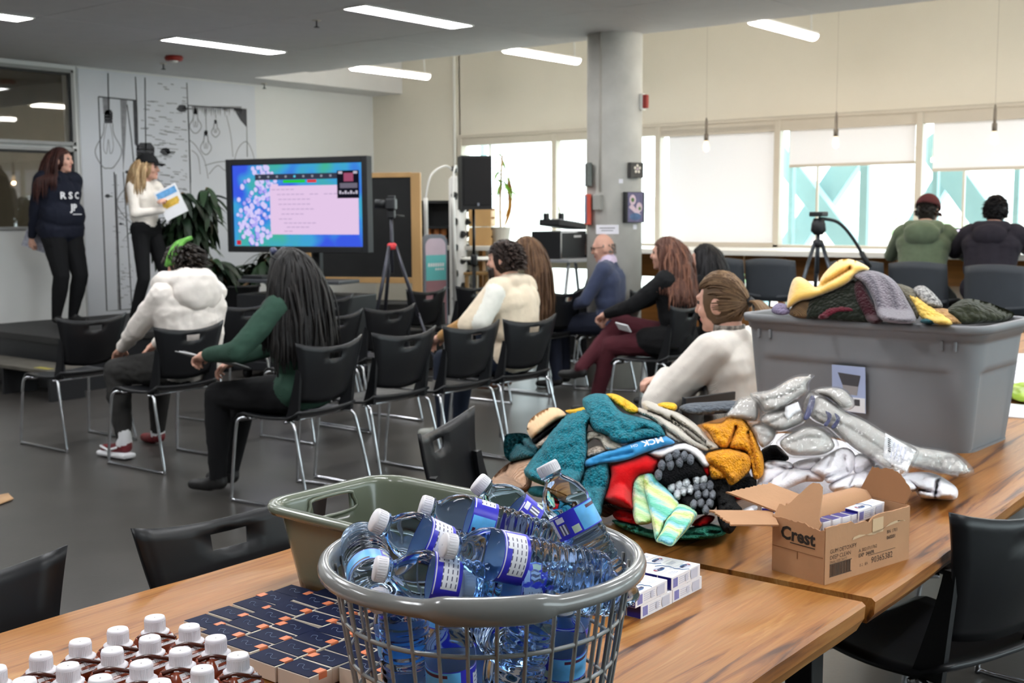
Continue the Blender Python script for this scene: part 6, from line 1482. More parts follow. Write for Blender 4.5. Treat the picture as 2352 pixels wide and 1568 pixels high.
def seg_d(p, a, b):
    dx, dy = b[0]-a[0], b[1]-a[1]; L = dx*dx+dy*dy; t = 0 if L == 0 else max(0, min(1, ((p[0]-a[0])*dx+(p[1]-a[1])*dy)/L))
    return math.hypot(p[0]-a[0]-t*dx, p[1]-a[1]-t*dy)
def inside(p, P):
    c = False; j = len(P)-1
    for i in range(len(P)):
        if (P[i][1] > p[1]) != (P[j][1] > p[1]) and p[0] < (P[j][0]-P[i][0])*(p[1]-P[i][1])/(P[j][1]-P[i][1])+P[i][0]: c = not c
        j = i
    return c
def drape(name, mat, poly, surf, lift=.0, puff=.03, edge=10, creases=(), cw=5, cd=.5, step=5, ang=0, wob=.004, ws=30, parent=None, round_=True, base=.01, org=None):
    """a soft piece lying on the heap: its outline laid on the surface, puffed up inside, sunk along the creases"""
    P = [(v.x, v.y) for v in smooth_path([(a, b, 0) for a, b in poly], 4, True)] if round_ else list(poly)
    B = densify(P, step); C_ = [list(c) for c in creases]
    xs = [p[0] for p in B]; ys = [p[1] for p in B]; I = []
    y = min(ys)+step*.5; k = 0
    while y < max(ys):
        x = min(xs)+(step*.5 if k % 2 else 0)
        while x < max(xs):
            if inside((x, y), B) and min(math.hypot(x-b[0], y-b[1]) for b in B) > step*.55: I.append((x, y))
            x += step
        y += step*.87; k += 1
    nb = len(B); pts = B+I
    co, _, fs, *_r = delaunay_2d_cdt([Vector(p) for p in pts], [(i, (i+1) % nb) for i in range(nb)], [], 1, 1e-4)
    co = [(c.x, c.y) for c in co]; fs = [tuple(f) for f in fs]
    ca, sa = math.cos(math.radians(ang)), math.sin(math.radians(ang)); top = []; bot = []; uv = []; n0 = None
    for c in co:
        d = min(seg_d(c, B[i], B[(i+1) % nb]) for i in range(nb)) if nb < 400 else 0
        w = math.sqrt(max(0, 1-(1-min(1, d/edge))**2)); h = puff*w
        for cr_ in C_:
            e = min(seg_d(c, cr_[i], cr_[i+1]) for i in range(len(cr_)-1)); h *= 1-cd*math.exp(-(e/cw)**2)
        nv = Vector((c[0]*.0011, c[1]*.0011, lift*9)); h += wob*w*(noise.noise(nv*ws)+.5*noise.noise(nv*ws*2.3)); h = max(h, .0015)
        p, t = hit(c[0], c[1], lambda x, y: surf(x, y)+lift+h); n = snorm(p, surf)
        p2, _t = hit(c[0], c[1], lambda x, y: surf(x, y)+max(0, lift-base*w))
        top.append(p); bot.append(p2); s_ = t/FPX
        uv.append((((c[0]*ca-c[1]*sa))*s_, (c[0]*sa+c[1]*ca)*s_))
    m = len(co); q = MB()
    F = [f if (Vector(co[f[1]])-Vector(co[f[0]])).cross(Vector(co[f[2]])-Vector(co[f[0]])) < 0 else f[::-1] for f in fs]
    q.v = [tuple(p) for p in top+bot]; q.uv = uv+uv
    q.f = F+[tuple(i+m for i in f[::-1]) for f in F]
    cnt = {}
    for f in F:
        for i in range(len(f)): cnt[(f[i], f[(i+1) % len(f)])] = 1
    for a, b in list(cnt):
        if (b, a) not in cnt: q.f.append((b, a, a+m, b+m))
    q.mi = [0]*len(q.f); q.sm = [True]*len(q.f)
    o = q.build(name, mat, parent)
    return o
def Z(L, ox, oy, s): return [(ox+a/s, oy+b/s) for a, b in L]
Za = lambda L: Z(L, 1090, 860, 3.3127)
Zb = lambda L: Z(L, 1500, 840, 3.0947)
Zc = lambda L: Z(L, 1640, 420, 2.24)
def kn(n, c, bump=.8, bs=110, kind='vor', **k):
    k.setdefault('vary', .2); k.setdefault('vs', 60); k.setdefault('rough', .95); k.setdefault('sheen', .12); k.setdefault('spec', .15)
    return M(n, S(*c), bump=bump, bs=bs, kind=kind, **k)
def stripes(name, cols, period, wob=.02, bump=.7, bs=140):
    if name in _m: return _m[name]
    m = M(name, S(*cols[0]), rough=.95, sheen=.3, vary=.1, bump=bump, bs=bs, kind='vor'); n = m.node_tree.nodes; l = m.node_tree.links
    tc = n.new('ShaderNodeTexCoord'); sp = n.new('ShaderNodeSeparateXYZ'); l.new(tc.outputs['UV'], sp.inputs[0])
    nz = n.new('ShaderNodeTexNoise'); nz.inputs['Scale'].default_value = 50; l.new(tc.outputs['UV'], nz.inputs[0])
    a = n.new('ShaderNodeMath'); a.operation = 'MULTIPLY_ADD'; a.inputs[1].default_value = wob*period; l.new(nz.outputs[0], a.inputs[0]); l.new(sp.outputs[0], a.inputs[2])
    d = n.new('ShaderNodeMath'); d.operation = 'DIVIDE'; d.inputs[1].default_value = period; l.new(a.outputs[0], d.inputs[0])
    f = n.new('ShaderNodeMath'); f.operation = 'FRACT'; l.new(d.outputs[0], f.inputs[0])
    rp = n.new('ShaderNodeValToRGB'); rp.color_ramp.interpolation = 'LINEAR'; e = rp.color_ramp.elements; e[0].color = S(*cols[0]); e[0].position = 0; e[1].color = S(*cols[-1]); e[1].position = 1
    for i, c in enumerate(cols[1:-1]): k = e.new((i+1)/(len(cols)-1)); k.color = S(*c)
    l.new(f.outputs[0], rp.inputs[0]); l.new(rp.outputs[0], n['Principled BSDF'].inputs['Base Color']); return m

teal = kn('boucle_teal', (22, 118, 134), 1, 170, vs=90, vary=.4); teald = kn('knit_teal_dark', (16, 82, 92), .8, 120)
peach = kn('rib_peach', (198, 160, 132), .8, 90, 'wave', uv=True); mustard = kn('crochet_mustard', (246, 158, 26), 1, 190, vary=.25); yel = kn('knit_yellow', (240, 186, 40), .8, 150); creamk = kn('knit_cream', (226, 216, 198), .7, 120, 'wave', uv=True)
glove = kn('rib_oat', (230, 222, 208), .7, 140, 'wave', uv=True, vary=.08); redk = M('fleece_red', S(196, 10, 16), rough=.95, vary=.1, vs=60, sheen=.08, bump=.3, bs=250, spec=.15); whtk = M('fleece_white', S(228, 222, 224), rough=.95, vary=.03, bump=.3, bs=200, sheen=.3)
blackk = kn('crochet_black', (16, 16, 18), .9, 220, sheen=0); fuzz = kn('fuzz_black', (11, 11, 12), 1, 160, sheen=0); greyp = kn('petal_grey', (104, 108, 116), .8, 240); palep = kn('petal_pale', (196, 200, 204), .8, 160); mint = kn('knit_mint', (76, 186, 158), .9, 220, vary=.25); bluef = M('fleece_blue', S(44, 140, 196), rough=.85, vary=.06, sheen=.2)
brownk = kn('knit_brown', (116, 94, 82), .9, 90, 'wave', uv=True)
nordic = M('nordic_pattern', S(26, 24, 26), rough=.95, vs=140, vary=.1, col2=S(206, 190, 174), bump=.5, bs=160)
pastel = stripes('terry_pastel', [(96, 204, 176), (150, 222, 196), (228, 232, 170), (190, 222, 110), (222, 230, 190), (120, 200, 220), (70, 186, 150), (96, 204, 176)], .062, .5)
pastel2 = stripes('terry_green', [(206, 222, 170), (160, 206, 120), (220, 228, 196), (140, 210, 180), (206, 222, 170)], .06, .5)
def D(name, label, cat, pieces, grp=None):
    """a thing on the heap of one or more draped pieces: (part name, material, polygon, options)"""
    t = thing(name, label, cat, group=grp)
    for nm, mt, poly, kw in pieces:
        kw = dict(kw); kw.setdefault('surf', heap); drape(nm, mt, poly, parent=t, **kw)
    return t
def knits():
    D('knit_beanie', 'peach ribbed beanie at the far left of the knitwear heap', 'beanie', [('crown', peach, Za([(95, 870), (130, 795), (210, 710), (300, 650), (440, 600), (500, 640), (450, 760), (420, 870), (330, 915), (150, 905)]), dict(puff=.05, edge=22, ang=-35, lift=.0))])
    D('teal_mitten', 'dark teal knit piece sticking out left of the heap', 'mitten', [('mitten', teald, Za([(230, 470), (290, 445), (390, 450), (440, 500), (500, 560), (480, 620), (420, 640), (330, 655), (270, 660), (225, 600)]), dict(puff=.04, edge=18, lift=.03, creases=[Za([(300, 470), (400, 560), (470, 600)])]))])
    D('beige_cap', 'beige felt cap with a black band and a patterned trim', 'cap', [('crown', M('felt_beige', S(222, 186, 146), rough=.95, vary=.05, bump=.25, bs=260), Za([(400, 400), (430, 335), (520, 270), (600, 250), (655, 265), (700, 315), (640, 355), (560, 405), (450, 490), (408, 445)]), dict(puff=.05, edge=20, lift=.055)),
        ('band', blackk, Za([(440, 480), (560, 395), (690, 305), (735, 330), (650, 385), (560, 445), (468, 525)]), dict(puff=.035, edge=10, lift=.05)), ('trim', nordic, Za([(462, 520), (560, 440), (640, 385), (650, 430), (570, 510), (490, 570)]), dict(puff=.03, edge=10, lift=.045))])
    D('yellow_mitten', 'bright yellow knit mitten behind the top teal fold', 'mitten', [('mitten', yel, Za([(1000, 150), (1070, 148), (1140, 180), (1230, 240), (1250, 285), (1190, 300), (1120, 255), (1060, 215)]), dict(puff=.035, edge=14, lift=.06, creases=[Za([(1120, 190), (1150, 240)])]))])
    D('yellow_cuff', 'yellow knit cuff behind the oat glove fingers', 'mitten', [('cuff', yel, Za([(1380, 235), (1440, 210), (1520, 218), (1542, 248), (1520, 275), (1440, 268)]), dict(puff=.03, edge=12, lift=.05))])
    D('yellow_strip', 'thin yellow knit strip left of the top teal fold', 'scarf', [('strip', yel, Za([(690, 275), (760, 262), (850, 245), (880, 280), (760, 305)]), dict(puff=.02, edge=10, lift=.07))])
    D('wool_glove', 'pair of oat coloured wool gloves draped over the heap', 'glove', [('glove', glove, Za([(1270, 215), (1310, 198), (1390, 225), (1500, 265), (1620, 330), (1720, 410), (1800, 500), (1865, 550), (1830, 572), (1770, 585), (1690, 560), (1600, 530), (1500, 500), (1430, 430), (1360, 350), (1240, 295), (1245, 252), (1290, 258)]),
        dict(puff=.045, edge=14, lift=.05, ang=35, cw=3.2, cd=.75, creases=[Za([(1290, 262), (1420, 312), (1560, 400), (1680, 500), (1790, 560)]), Za([(1500, 330), (1640, 420), (1760, 520)]), Za([(1430, 400), (1530, 470), (1620, 530)]), Za([(1560, 300), (1690, 400), (1800, 515)])]))])
    D('boucle_scarf', 'thick teal boucle scarf folded over the top of the heap', 'scarf', [
        ('fold', teal, Za([(820, 205), (850, 165), (920, 143), (1000, 150), (1040, 180), (1075, 235), (1130, 290), (1250, 320), (1400, 370), (1445, 430), (1450, 480), (1390, 465), (1290, 420), (1180, 480), (1060, 480), (960, 450), (900, 420), (850, 330)]), dict(puff=.05, edge=16, lift=.065, wob=.007, ws=60)),
        ('fold', teal, Za([(990, 415), (1100, 390), (1230, 405), (1390, 400), (1445, 470), (1300, 492), (1150, 525), (1060, 510), (1010, 460)]), dict(puff=.04, edge=13, lift=.075, wob=.007, ws=60)),
        ('fold', teal, Za([(680, 315), (760, 275), (850, 260), (920, 330), (870, 375), (858, 480), (862, 560), (850, 660), (830, 765), (780, 845), (680, 875), (560, 855), (430, 805), (375, 740), (400, 690), (450, 620), (490, 570), (560, 455), (630, 370)]), dict(puff=.06, edge=18, lift=.055, wob=.008, ws=60)),
        ('end', teal, Za([(830, 720), (900, 665), (1010, 655), (1032, 760), (1020, 860), (985, 960), (962, 1075), (900, 1075), (830, 1010), (760, 965), (770, 860), (810, 780)]), dict(puff=.05, edge=16, lift=.035, wob=.008, ws=60))])
    D('teal_hat', 'teal hat with white flecks under the boucle scarf', 'beanie', [('crown', M('teal_flecks', S(18, 100, 114), rough=.95, vary=.1, vs=90, col2=S(30, 112, 124), bump=.6, bs=120), Za([(400, 880), (440, 850), (560, 850), (680, 870), (780, 845), (790, 905), (760, 965), (700, 955), (600, 945), (450, 925)]), dict(puff=.035, edge=14, lift=.01))])
    D('headband', 'cream knit headband between the teal folds', 'headband', [('band', creamk, Za([(860, 440), (920, 428), (990, 450), (1045, 500), (1135, 545), (1090, 582), (1000, 572), (955, 505), (900, 492), (855, 525)]), dict(puff=.035, edge=10, lift=.06, ang=30, creases=[Za([(870, 465), (950, 462), (1010, 510), (1090, 560)])], cw=2.5))])
    D('nordic_band', 'black and white patterned knit band under the cream headband', 'headband', [('band', nordic, Za([(848, 585), (880, 555), (955, 540), (1012, 580), (970, 605), (900, 625), (850, 635)]), dict(puff=.025, edge=9, lift=.055))])
    t = D('blue_scarf', 'bright blue fleece neck warmer with white lettering across the heap', 'scarf', [('fleece', bluef, Za([(845, 655), (960, 600), (1080, 560), (1220, 505), (1350, 475), (1450, 465), (1525, 518), (1440, 545), (1300, 595), (1180, 642), (1080, 665), (960, 675), (850, 700)]), dict(puff=.03, edge=11, lift=.075, creases=[Za([(900, 660), (1050, 620), (1200, 590)])], cw=4))])
    p = [hit(*Za([a])[0], lambda x, y: heap(x, y)+.108)[0]+Vector((-.004, -.006, .0)) for a in ((1270, 520), (1400, 490), (1290, 560))]; T = frame3(p[0]-p[1], p[2]-p[0], p[0].lerp(p[1], .5)+Vector((-.004, -.006, .002)))
    q = MB(); q.text('MCK', .024, T, 0, .0006); q.text('GH', .012, T @ Matrix.Translation((.045, 0, 0)), 0); q.build('print', m_tag, t)
    D('santa_hat', 'red fleece hat with a white brim in the middle of the heap', 'hat', [('crown', redk, Za([(1025, 690), (1100, 648), (1200, 618), (1310, 588), (1380, 622), (1412, 640), (1395, 720), (1350, 770), (1270, 775), (1218, 835), (1210, 960), (1215, 1035), (1130, 1015), (1000, 965), (985, 930), (1010, 850), (1030, 770)]), dict(puff=.075, edge=26, lift=.02)),
        ('brim', whtk, Za([(1310, 590), (1430, 555), (1560, 520), (1640, 526), (1720, 575), (1775, 650), (1795, 695), (1745, 705), (1690, 650), (1610, 595), (1540, 595), (1470, 625), (1410, 642)]), dict(puff=.045, edge=12, lift=.055)), ('trim', redk, Za([(1745, 705), (1792, 690), (1798, 755), (1765, 775), (1740, 740)]), dict(puff=.03, edge=9, lift=.04))])
    pet = [(1480, 640), (1535, 610), (1595, 625), (1640, 650), (1425, 695), (1490, 690), (1400, 765), (1560, 670)]
    def petals(L, r=9): return [Za([(x, y-48), (x+30, y-18), (x+22, y+26), (x, y+40), (x-24, y+22), (x-30, y-16)]) for x, y in L]
    D('crochet_hat', 'black crochet hat with grey leaf petals tucked in the red hat', 'beanie', [('crown', blackk, Za([(1420, 660), (1500, 605), (1600, 585), (1685, 640), (1745, 720), (1768, 775), (1700, 795), (1590, 805), (1480, 855), (1400, 825), (1362, 770)]), dict(puff=.05, edge=18, lift=.045))]+[('petal', greyp, q, dict(puff=.018, edge=8, lift=.092, base=.02)) for q in petals(pet)])
    pA = [(1500, 860), (1555, 845), (1610, 830), (1590, 890), (1640, 880), (1545, 915), (1690, 800), (1740, 800)]; pB = [(1690, 860), (1740, 850), (1790, 850), (1700, 920), (1760, 910), (1810, 920), (1720, 980), (1790, 980), (1760, 1030), (1670, 990)]
    D('crochet_scarf', 'crochet scarf with pale and grey petals beside the pastel cloth', 'scarf', [('scarf', blackk, Za([(1455, 865), (1560, 800), (1720, 775), (1805, 800), (1835, 870), (1840, 1000), (1770, 1055), (1650, 1060), (1560, 980), (1500, 915)]), dict(puff=.045, edge=16, lift=.025))]+[('petal', palep, q, dict(puff=.018, edge=8, lift=.066, base=.02)) for q in petals(pA)]+[('petal', greyp, q, dict(puff=.018, edge=8, lift=.066, base=.02)) for q in petals(pB)])
    D('fuzzy_scarf', 'black fuzzy yarn scarf hanging off the front right of the heap', 'scarf', [('scarf', fuzz, Za([(1810, 800), (1870, 782), (1920, 820), (1950, 900), (2000, 980), (2038, 1030), (2005, 1130), (1950, 1208), (1890, 1185), (1850, 1100), (1838, 980), (1800, 890)]), dict(puff=.06, edge=15, lift=.02, wob=.012, ws=70)), ('end', fuzz, Za([(1945, 860), (2020, 800), (2090, 772), (2145, 800), (2132, 862), (2040, 895), (1975, 905)]), dict(puff=.045, edge=11, lift=.03, wob=.012, ws=70))])
    D('orange_hat', 'mustard crochet hat with an open brim at the right of the heap', 'hat', [('brim', mustard, Za([(1730, 380), (1870, 368), (1920, 330), (1990, 315), (2055, 340), (2115, 430), (2165, 540), (2200, 650), (2192, 765), (2130, 795), (2100, 700), (2070, 600), (1980, 575), (1880, 565), (1830, 525), (1785, 450)]), dict(puff=.06, edge=17, lift=.04, wob=.007, ws=60, creases=[Za([(1990, 400), (1960, 480), (1930, 560)]), Za([(2080, 440), (2120, 600), (2150, 740)])], cw=4)),
        ('crown', mustard, Za([(1755, 612), (1830, 572), (1960, 560), (2060, 588), (2108, 640), (2102, 720), (2040, 785), (1950, 845), (1900, 795), (1810, 795), (1775, 700)]), dict(puff=.06, edge=20, lift=.05, wob=.007, ws=60, creases=[Za([(1800, 680), (1880, 740), (1950, 810)])]))])
    D('brown_sock', 'small brown ribbed knit end under the teal scarf', 'scarf', [('knit', brownk, Za([(960, 1000), (1040, 985), (1110, 1005), (1115, 1035), (1050, 1065), (1000, 1085), (955, 1065)]), dict(puff=.02, edge=9, lift=.0, ang=60))])
    D('mint_scarf', 'mint green knit scarf lying flat under the front of the heap', 'scarf', [('scarf', mint, Za([(1050, 1105), (1200, 1125), (1350, 1180), (1600, 1165), (1800, 1135), (1915, 1190), (1865, 1232), (1700, 1255), (1500, 1255), (1350, 1245), (1180, 1192), (1085, 1145)]), dict(puff=.025, edge=9, lift=.0, creases=[Za([(1150, 1160), (1400, 1215), (1650, 1220), (1880, 1195)])], cw=2.5))])
    D('red_band', 'red knit band showing under the pastel cloth', 'headband', [('band', redk, Za([(1050, 1062), (1100, 1022), (1180, 1032), (1240, 1060), (1250, 1145), (1160, 1130), (1090, 1110)]), dict(puff=.025, edge=8, lift=.012, creases=[Za([(1090, 1060), (1180, 1085), (1240, 1110)])], cw=3)), ('band', redk, Za([(1650, 1140), (1740, 1070), (1825, 1078), (1805, 1122), (1725, 1158)]), dict(puff=.022, edge=8, lift=.012)), ('end', redk, Za([(1985, 915), (2085, 905), (2065, 938), (1990, 948)]), dict(puff=.015, edge=6, lift=.008))])
    D('terry_cloth', 'pastel striped terry cloth folded at the front of the heap', 'cloth', [('back_fold', pastel2, Za([(1200, 870), (1215, 790), (1260, 752), (1315, 745), (1310, 820), (1320, 940), (1360, 1110), (1250, 1142), (1212, 1095), (1198, 980)]), dict(puff=.03, edge=10, lift=.045, ang=20)),
        ('front_fold', pastel, Za([(1280, 800), (1308, 745), (1352, 755), (1420, 828), (1500, 908), (1555, 985), (1520, 1060), (1450, 1130), (1420, 1215), (1380, 1265), (1358, 1170), (1328, 1030), (1296, 900)]), dict(puff=.03, edge=9, lift=.06, ang=49)),
        ('cuff', pastel, Za([(1540, 990), (1640, 1008), (1695, 1062), (1652, 1142), (1560, 1245), (1500, 1305), (1425, 1285), (1378, 1262), (1420, 1180), (1450, 1110)]), dict(puff=.035, edge=10, lift=.065, ang=-58))])
knits()
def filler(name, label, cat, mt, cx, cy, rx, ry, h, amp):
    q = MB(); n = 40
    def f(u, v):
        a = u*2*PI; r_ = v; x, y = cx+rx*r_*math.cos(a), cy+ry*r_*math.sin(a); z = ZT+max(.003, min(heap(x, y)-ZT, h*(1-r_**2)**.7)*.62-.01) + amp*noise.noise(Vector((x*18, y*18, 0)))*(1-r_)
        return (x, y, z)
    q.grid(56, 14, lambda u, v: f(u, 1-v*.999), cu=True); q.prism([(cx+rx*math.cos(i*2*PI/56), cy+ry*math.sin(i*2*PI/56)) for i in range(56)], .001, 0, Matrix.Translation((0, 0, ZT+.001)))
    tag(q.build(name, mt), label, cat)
filler('grey_sweater', 'dark grey knit sweater buried at the bottom of the knitwear heap', 'sweater', kn('knit_dark_grey', (52, 50, 52), .8, 160, sheen=0), 2.68, 1.59, .37, .27, .17, .01)  # dark grey knit mound filling the gaps under the heap pieces

m_sock = M('sock_white', S(242, 239, 244), rough=.95, vary=.03, vs=20, sheen=.3, bump=.35, bs=180); m_gsock = M('sock_grey', S(188, 184, 178), rough=.95, vary=.07, vs=40, sheen=.2, bump=.4, bs=160, kind='wave', uv=True); m_bag = glassy('poly_bag', (.99, .99, .99, 1), .02, .12, .04)
m_navyp = M('print_navy', S(44, 46, 84), rough=.5)
def socks():
    L = [([(785, 690), (860, 665), (960, 680), (1000, 720), (900, 790), (800, 880), (740, 890), (740, 830)], 'white sock at the left of the sock heap beside the mustard hat', 0), ([(850, 800), (960, 730), (1100, 730), (1195, 770), (1205, 822), (1080, 825), (960, 872), (850, 910), (790, 905)], 'white sock with a round opening in the front left of the sock heap', .02), ([(1000, 690), (1090, 660), (1190, 650), (1180, 700), (1120, 745), (1010, 735)], 'small white sock fold below the front grey packet', .015),
         ([(1120, 740), (1200, 660), (1290, 600), (1370, 578), (1430, 620), (1445, 700), (1400, 765), (1330, 805), (1250, 835), (1200, 792)], 'white sock standing highest in the middle of the sock heap', .05), ([(1425, 645), (1520, 618), (1575, 680), (1562, 745), (1480, 775), (1425, 745)], 'white sock half under the large labelled packet', .04), ([(1250, 845), (1350, 790), (1450, 755), (1600, 700), (1690, 700), (1710, 782), (1640, 845), (1560, 865), (1400, 885), (1290, 900)], 'long white sock lying in front of the heap behind the cardboard box', .035),
         ([(1440, 865), (1600, 850), (1700, 800), (1800, 778), (1875, 850), (1855, 890), (1700, 910), (1560, 930)], 'white sock just behind the standing cardboard flap', .015), ([(1690, 795), (1830, 758), (1980, 758), (2100, 818), (2165, 880), (2145, 948), (2000, 948), (1900, 935), (1835, 860)], 'white sock with a ribbed end at the right tip of the sock heap', .0), ([(600, 1050), (660, 1010), (720, 990), (745, 1010), (700, 1060), (630, 1070)], 'white sock tip showing behind the cardboard flap', 0)]
    for k, (P, lb, lf) in enumerate(L):
        c = Vector((sum(a for a, b in P)/len(P), sum(b for a, b in P)/len(P))); r = random.Random(k); cs = []
        for j in range(3): a = r.random()*6.28; o = Vector((math.cos(a), math.sin(a)))*r.uniform(30, 80); e = Vector((math.cos(a+1.3), math.sin(a+1.3)))*r.uniform(50, 110); cs.append(Zb([tuple(c+o-e), tuple(c+o+e*.2), tuple(c+o+e)]))
        D('white_sock', lb, 'sock', [('sock', m_sock, Zb(P), dict(puff=.05, edge=17, lift=lf, creases=cs, cw=4, cd=.5, wob=.008, ws=26))], 'white socks on the far table')
    D('black_glove', 'black knit piece under the grey packets', 'glove', [('knit', blackk, Zb([(770, 600), (870, 560), (960, 640), (945, 675), (850, 670), (775, 685)]), dict(puff=.03, edge=10, lift=0))])
    D('charcoal_sock', 'charcoal fuzzy sock behind the oat gloves', 'sock', [('sock', kn('fuzz_charcoal', (84, 90, 98), .9, 90), Zb([(185, 305), (240, 268), (400, 256), (600, 250), (600, 320), (480, 340), (280, 348)]), dict(puff=.04, edge=12, lift=.04, wob=.008))])
    t = thing('black_folder', 'slim black folder edge behind the charcoal sock', 'folder'); a, b = at(1572, 924, z=.82), at(1686, 908, z=.80); q = MB(); T = frame3(b-a, (0, 0, 1), (a+b)/2); q.box((0, 0, 0), ((b-a).length, .03, .012), .002, 0, T); q.build('cover', m_black, t)
    def pack(lb, P, lift, puff, cr_=(), extra=None, ang=30, inset=.86):
        t = thing('sock_packet', lb, 'packet', group='grey socks packed in clear bags')
        c = (sum(a for a, b in P)/len(P), sum(b for a, b in P)/len(P)); I_ = [(c[0]+(a-c[0])*inset, c[1]+(b-c[1])*inset) for a, b in P]
        drape('socks', m_gsock, Zb(I_), heap, lift, puff, 15, [Zb(x) for x in cr_], 3, .22, 5, ang, .006, 26, t)
        drape('bag', m_bag, Zb(P), heap, lift, puff*1.1+.005, 16, [], 3, .6, 4.5, 0, .013, 70, t)
        if extra: extra(t)
        return t
    pack('grey sock packet in a clear bag at the top left, crumpled end up', [(690, 195), (830, 165), (960, 88), (1060, 58), (1150, 62), (1112, 120), (1105, 185), (1000, 262), (900, 322), (790, 335), (740, 272)], .085, .06, [[(760, 250), (900, 220), (1060, 150)]])
    pack('grey sock packet in a clear bag behind the mustard hat', [(500, 365), (590, 250), (640, 218), (745, 228), (765, 305), (745, 395), (640, 395)], .055, .05)
    pack('grey sock packet in a clear bag at the back, before the tote sticker', [(1120, 182), (1200, 148), (1330, 152), (1402, 198), (1435, 285), (1352, 315), (1240, 225)], .09, .05, [], None)
    pack('grey sock packet with a pale card, in the middle of the heap', [(745, 400), (800, 330), (940, 290), (1020, 235), (1062, 300), (1092, 385), (1000, 440), (880, 470)], .07, .055, [[(800, 420), (900, 370), (1000, 330)]], lambda t: drape('card', m_tag, Zb([(940, 290), (1030, 255), (1055, 320), (1000, 345), (960, 390), (935, 350)]), heap, .125, .008, 6, [], 3, 0, 5, 0, 0, 30, t, False, .004))
    pack('grey sock packet with finger-like ribs just right of the mustard hat', [(690, 415), (800, 405), (885, 468), (852, 545), (775, 595), (715, 500)], .05, .045, [[(720, 450), (860, 480)], [(730, 490), (850, 520)]])
    pack('grey sock packet lying in front, round and puffy above the white socks', [(875, 535), (960, 470), (1080, 415), (1200, 428), (1292, 500), (1322, 582), (1232, 642), (1050, 655), (960, 645), (890, 592)], .055, .075, [[(930, 560), (1100, 500), (1250, 520)]])
    pack('pair of grey gloves in a clear bag reaching towards the tote corner', [(1600, 470), (1740, 515), (1880, 568), (2060, 598), (2190, 640), (2285, 752), (2200, 795), (2060, 772), (1900, 735), (1760, 690)], .03, .05, [[(1880, 610), (2010, 640), (2050, 670)], [(1880, 640), (2000, 670), (2045, 690)], [(1860, 670), (1990, 700), (2040, 700)], [(1850, 600), (1980, 615)]])
    def lab(t):
        drape('label', m_tag, Zb([(1650, 475), (1760, 545), (1870, 605), (1802, 755), (1720, 715), (1635, 655)]), heap, .132, .006, 5, [], 3, 0, 5, 0, 0, 30, t, False, .003)
        for j in range(7): drape('barcode', m_ink, Zb([(1672+j*0, 512+j*14), (1690, 520+j*14), (1688, 526+j*14), (1669, 518+j*14)]), heap, .1395, .001, 3, [], 3, 0, 4, 0, 0, 30, t, False, .001)
        for j in range(4): drape('print', m_tg, Zb([(1715+j*26, 540+j*14), (1722+j*26, 544+j*14), (1690+j*26, 655+j*12), (1683+j*26, 650+j*12)]), heap, .1395, .001, 3, [], 3, 0, 4, 0, 0, 30, t, False, .001)
        for P in ([(1120, 215), (1150, 225), (1145, 290), (1105, 375), (1068, 375), (1090, 310)], [(1225, 320), (1268, 345), (1262, 390), (1235, 430), (1212, 415), (1240, 375)], [(1290, 335), (1328, 365), (1320, 410), (1290, 445), (1265, 435), (1300, 385)]): drape('print', m_navyp, Zb(P), heap, .138, .003, 4, [], 3, 0, 4.5, 0, .002, 30, t, True, .002)
    pack('large grey sock packet with a white barcode label, leaning on the heap', [(1060, 300), (1110, 182), (1200, 195), (1350, 305), (1500, 375), (1655, 468), (1868, 585), (1878, 650), (1795, 778), (1700, 785), (1555, 685), (1400, 585), (1250, 445), (1130, 385)], .072, .06, [[(1150, 330), (1400, 440), (1640, 600), (1740, 720)]], lab)
socks()
filler('sock_layer', 'flattened layer of white socks under the grey packets', 'sock', m_sock, 3.0, 1.38, .34, .28, .15, .012)

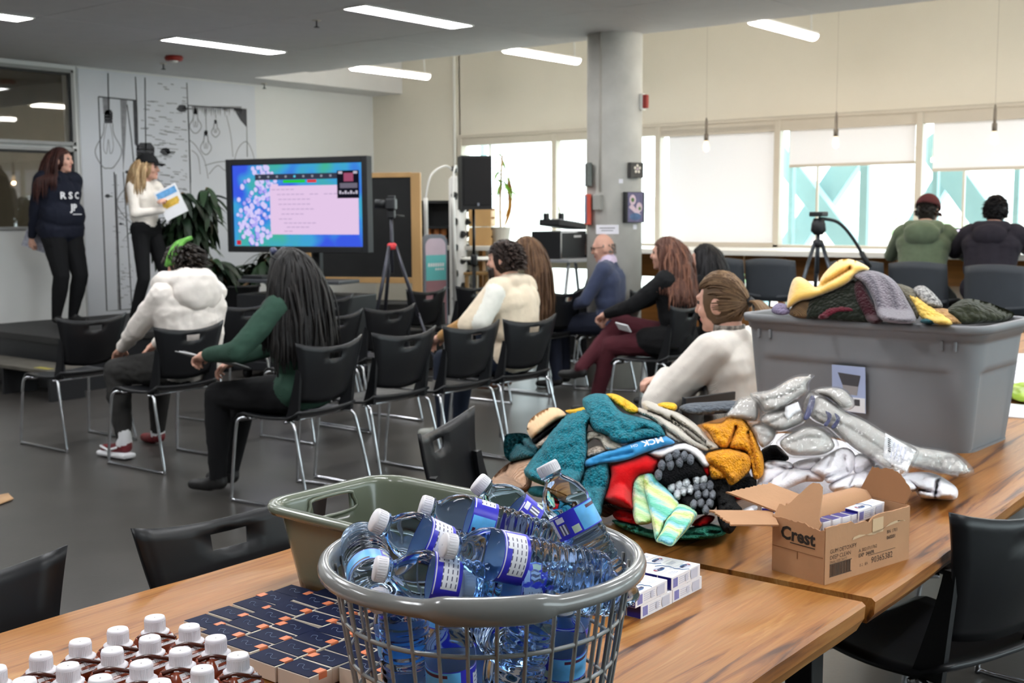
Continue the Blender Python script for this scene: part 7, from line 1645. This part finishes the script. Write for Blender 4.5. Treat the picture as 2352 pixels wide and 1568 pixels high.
def totestuff():
    kw = dict(surf=toteheap)
    def T_(name, label, cat, P, mt, **k): D(name, label, cat, [('knit', mt, Zc(P), {**kw, **k})])
    olive = kn('knit_olive', (46, 48, 34), .9, 60, vary=.3); dgreen = kn('knit_forest', (26, 30, 22), .9, 80); lil = stripes('rib_lilac', [(120, 112, 120), (92, 86, 96), (134, 126, 134), (120, 112, 120)], .028, .1, .8, 150)
    T_('olive_sweater', 'dark olive chunky knit at the right end of the tote', 'sweater', [(1190, 660), (1280, 598), (1380, 606), (1480, 640), (1545, 672), (1500, 712), (1400, 720), (1280, 728), (1225, 695)], olive, puff=.045, edge=16, lift=.0, wob=.01)
    T_('forest_sweater', 'dark forest green knit under the yellow fleece in the tote', 'sweater', [(470, 690), (500, 590), (640, 535), (720, 495), (770, 560), (810, 610), (850, 710), (700, 712), (540, 698)], dgreen, puff=.03, edge=14, lift=.01)
    T_('maroon_scarf', 'maroon knit trim peeking between forest knit and tote rim', 'scarf', [(535, 690), (590, 640), (690, 634), (720, 660), (640, 668), (570, 700)], kn('knit_maroon', (92, 30, 42), .7, 120), puff=.02, edge=8, lift=.03)
    T_('wine_scarf', 'wine coloured knit under the lilac grey scarf', 'scarf', [(715, 560), (755, 485), (790, 560), (830, 640), (870, 712), (790, 712)], kn('knit_wine', (52, 18, 26), .7, 120), puff=.03, edge=10, lift=.025)
    T_('brown_mitten', 'brown knit at the left inside the tote', 'mitten', [(385, 665), (440, 595), (500, 605), (490, 690), (420, 690)], kn('knit_umber', (120, 92, 60), .8, 90, 'wave', uv=True), puff=.03, edge=10, lift=0)
    T_('purple_mitten', 'small lavender knit at the left rim of the tote', 'mitten', [(295, 660), (320, 620), (372, 625), (392, 668), (340, 680)], kn('knit_lavender', (124, 114, 140), .8, 110), puff=.025, edge=9, lift=0)
    D('yellow_fleece', 'soft yellow fleece heaped highest in the grey tote', 'fleece', [('knit', M('fleece_yellow', S(232, 186, 92), rough=1, vary=.08, vs=10, sheen=.6, bump=.3, bs=120), Zc([(375, 640), (400, 510), (440, 483), (490, 510), (528, 535), (562, 470), (640, 398), (720, 396), (800, 440), (745, 465), (700, 512), (640, 545), (520, 592), (440, 610)]), dict(surf=toteheap, puff=.06, edge=20, lift=.02, creases=[Zc([(535, 540), (600, 500), (700, 440)])]))])
    T_('lilac_scarf', 'lilac grey ribbed scarf hanging over the tote rim', 'scarf', [(718, 485), (725, 465), (780, 448), (862, 462), (935, 510), (992, 600), (1035, 715), (860, 705), (820, 605), (780, 530)], lil, puff=.035, edge=12, lift=.04, ang=-28)
    T_('khaki_scarf', 'khaki knit behind the lilac grey scarf', 'scarf', [(920, 520), (1030, 548), (1062, 640), (1045, 700), (1005, 625)], kn('knit_khaki', (104, 98, 84), .8, 110), puff=.03, edge=10, lift=.01)
    T_('marl_mitten', 'black and white marled knit right of the lilac grey scarf', 'mitten', [(1025, 545), (1080, 528), (1152, 590), (1175, 640), (1100, 636), (1050, 595)], M('knit_marl', S(50, 50, 52), rough=.95, vary=.1, vs=120, col2=S(186, 182, 178), bump=.7, bs=100), puff=.035, edge=11, lift=.01)
    T_('tan_scarf', 'tan knit scarf between the yellow and olive knits', 'scarf', [(1100, 650), (1200, 648), (1280, 715), (1225, 725), (1160, 690)], kn('knit_tan', (182, 142, 96), .8, 110), puff=.03, edge=9, lift=.01)
    T_('yellow_scarf', 'pale yellow knit scarf at the front rim of the tote', 'scarf', [(998, 575), (1050, 588), (1120, 638), (1200, 688), (1225, 728), (1150, 728), (1070, 698), (1030, 635)], kn('knit_lemon', (228, 190, 96), .8, 110), puff=.03, edge=10, lift=.025)
    T_('teal_mitten', 'small teal knit corner at the front rim of the tote', 'mitten', [(1060, 715), (1085, 692), (1135, 690), (1155, 718), (1110, 728)], kn('knit_teal_dark', (14, 66, 74)), puff=.02, edge=8, lift=.03)
totestuff()
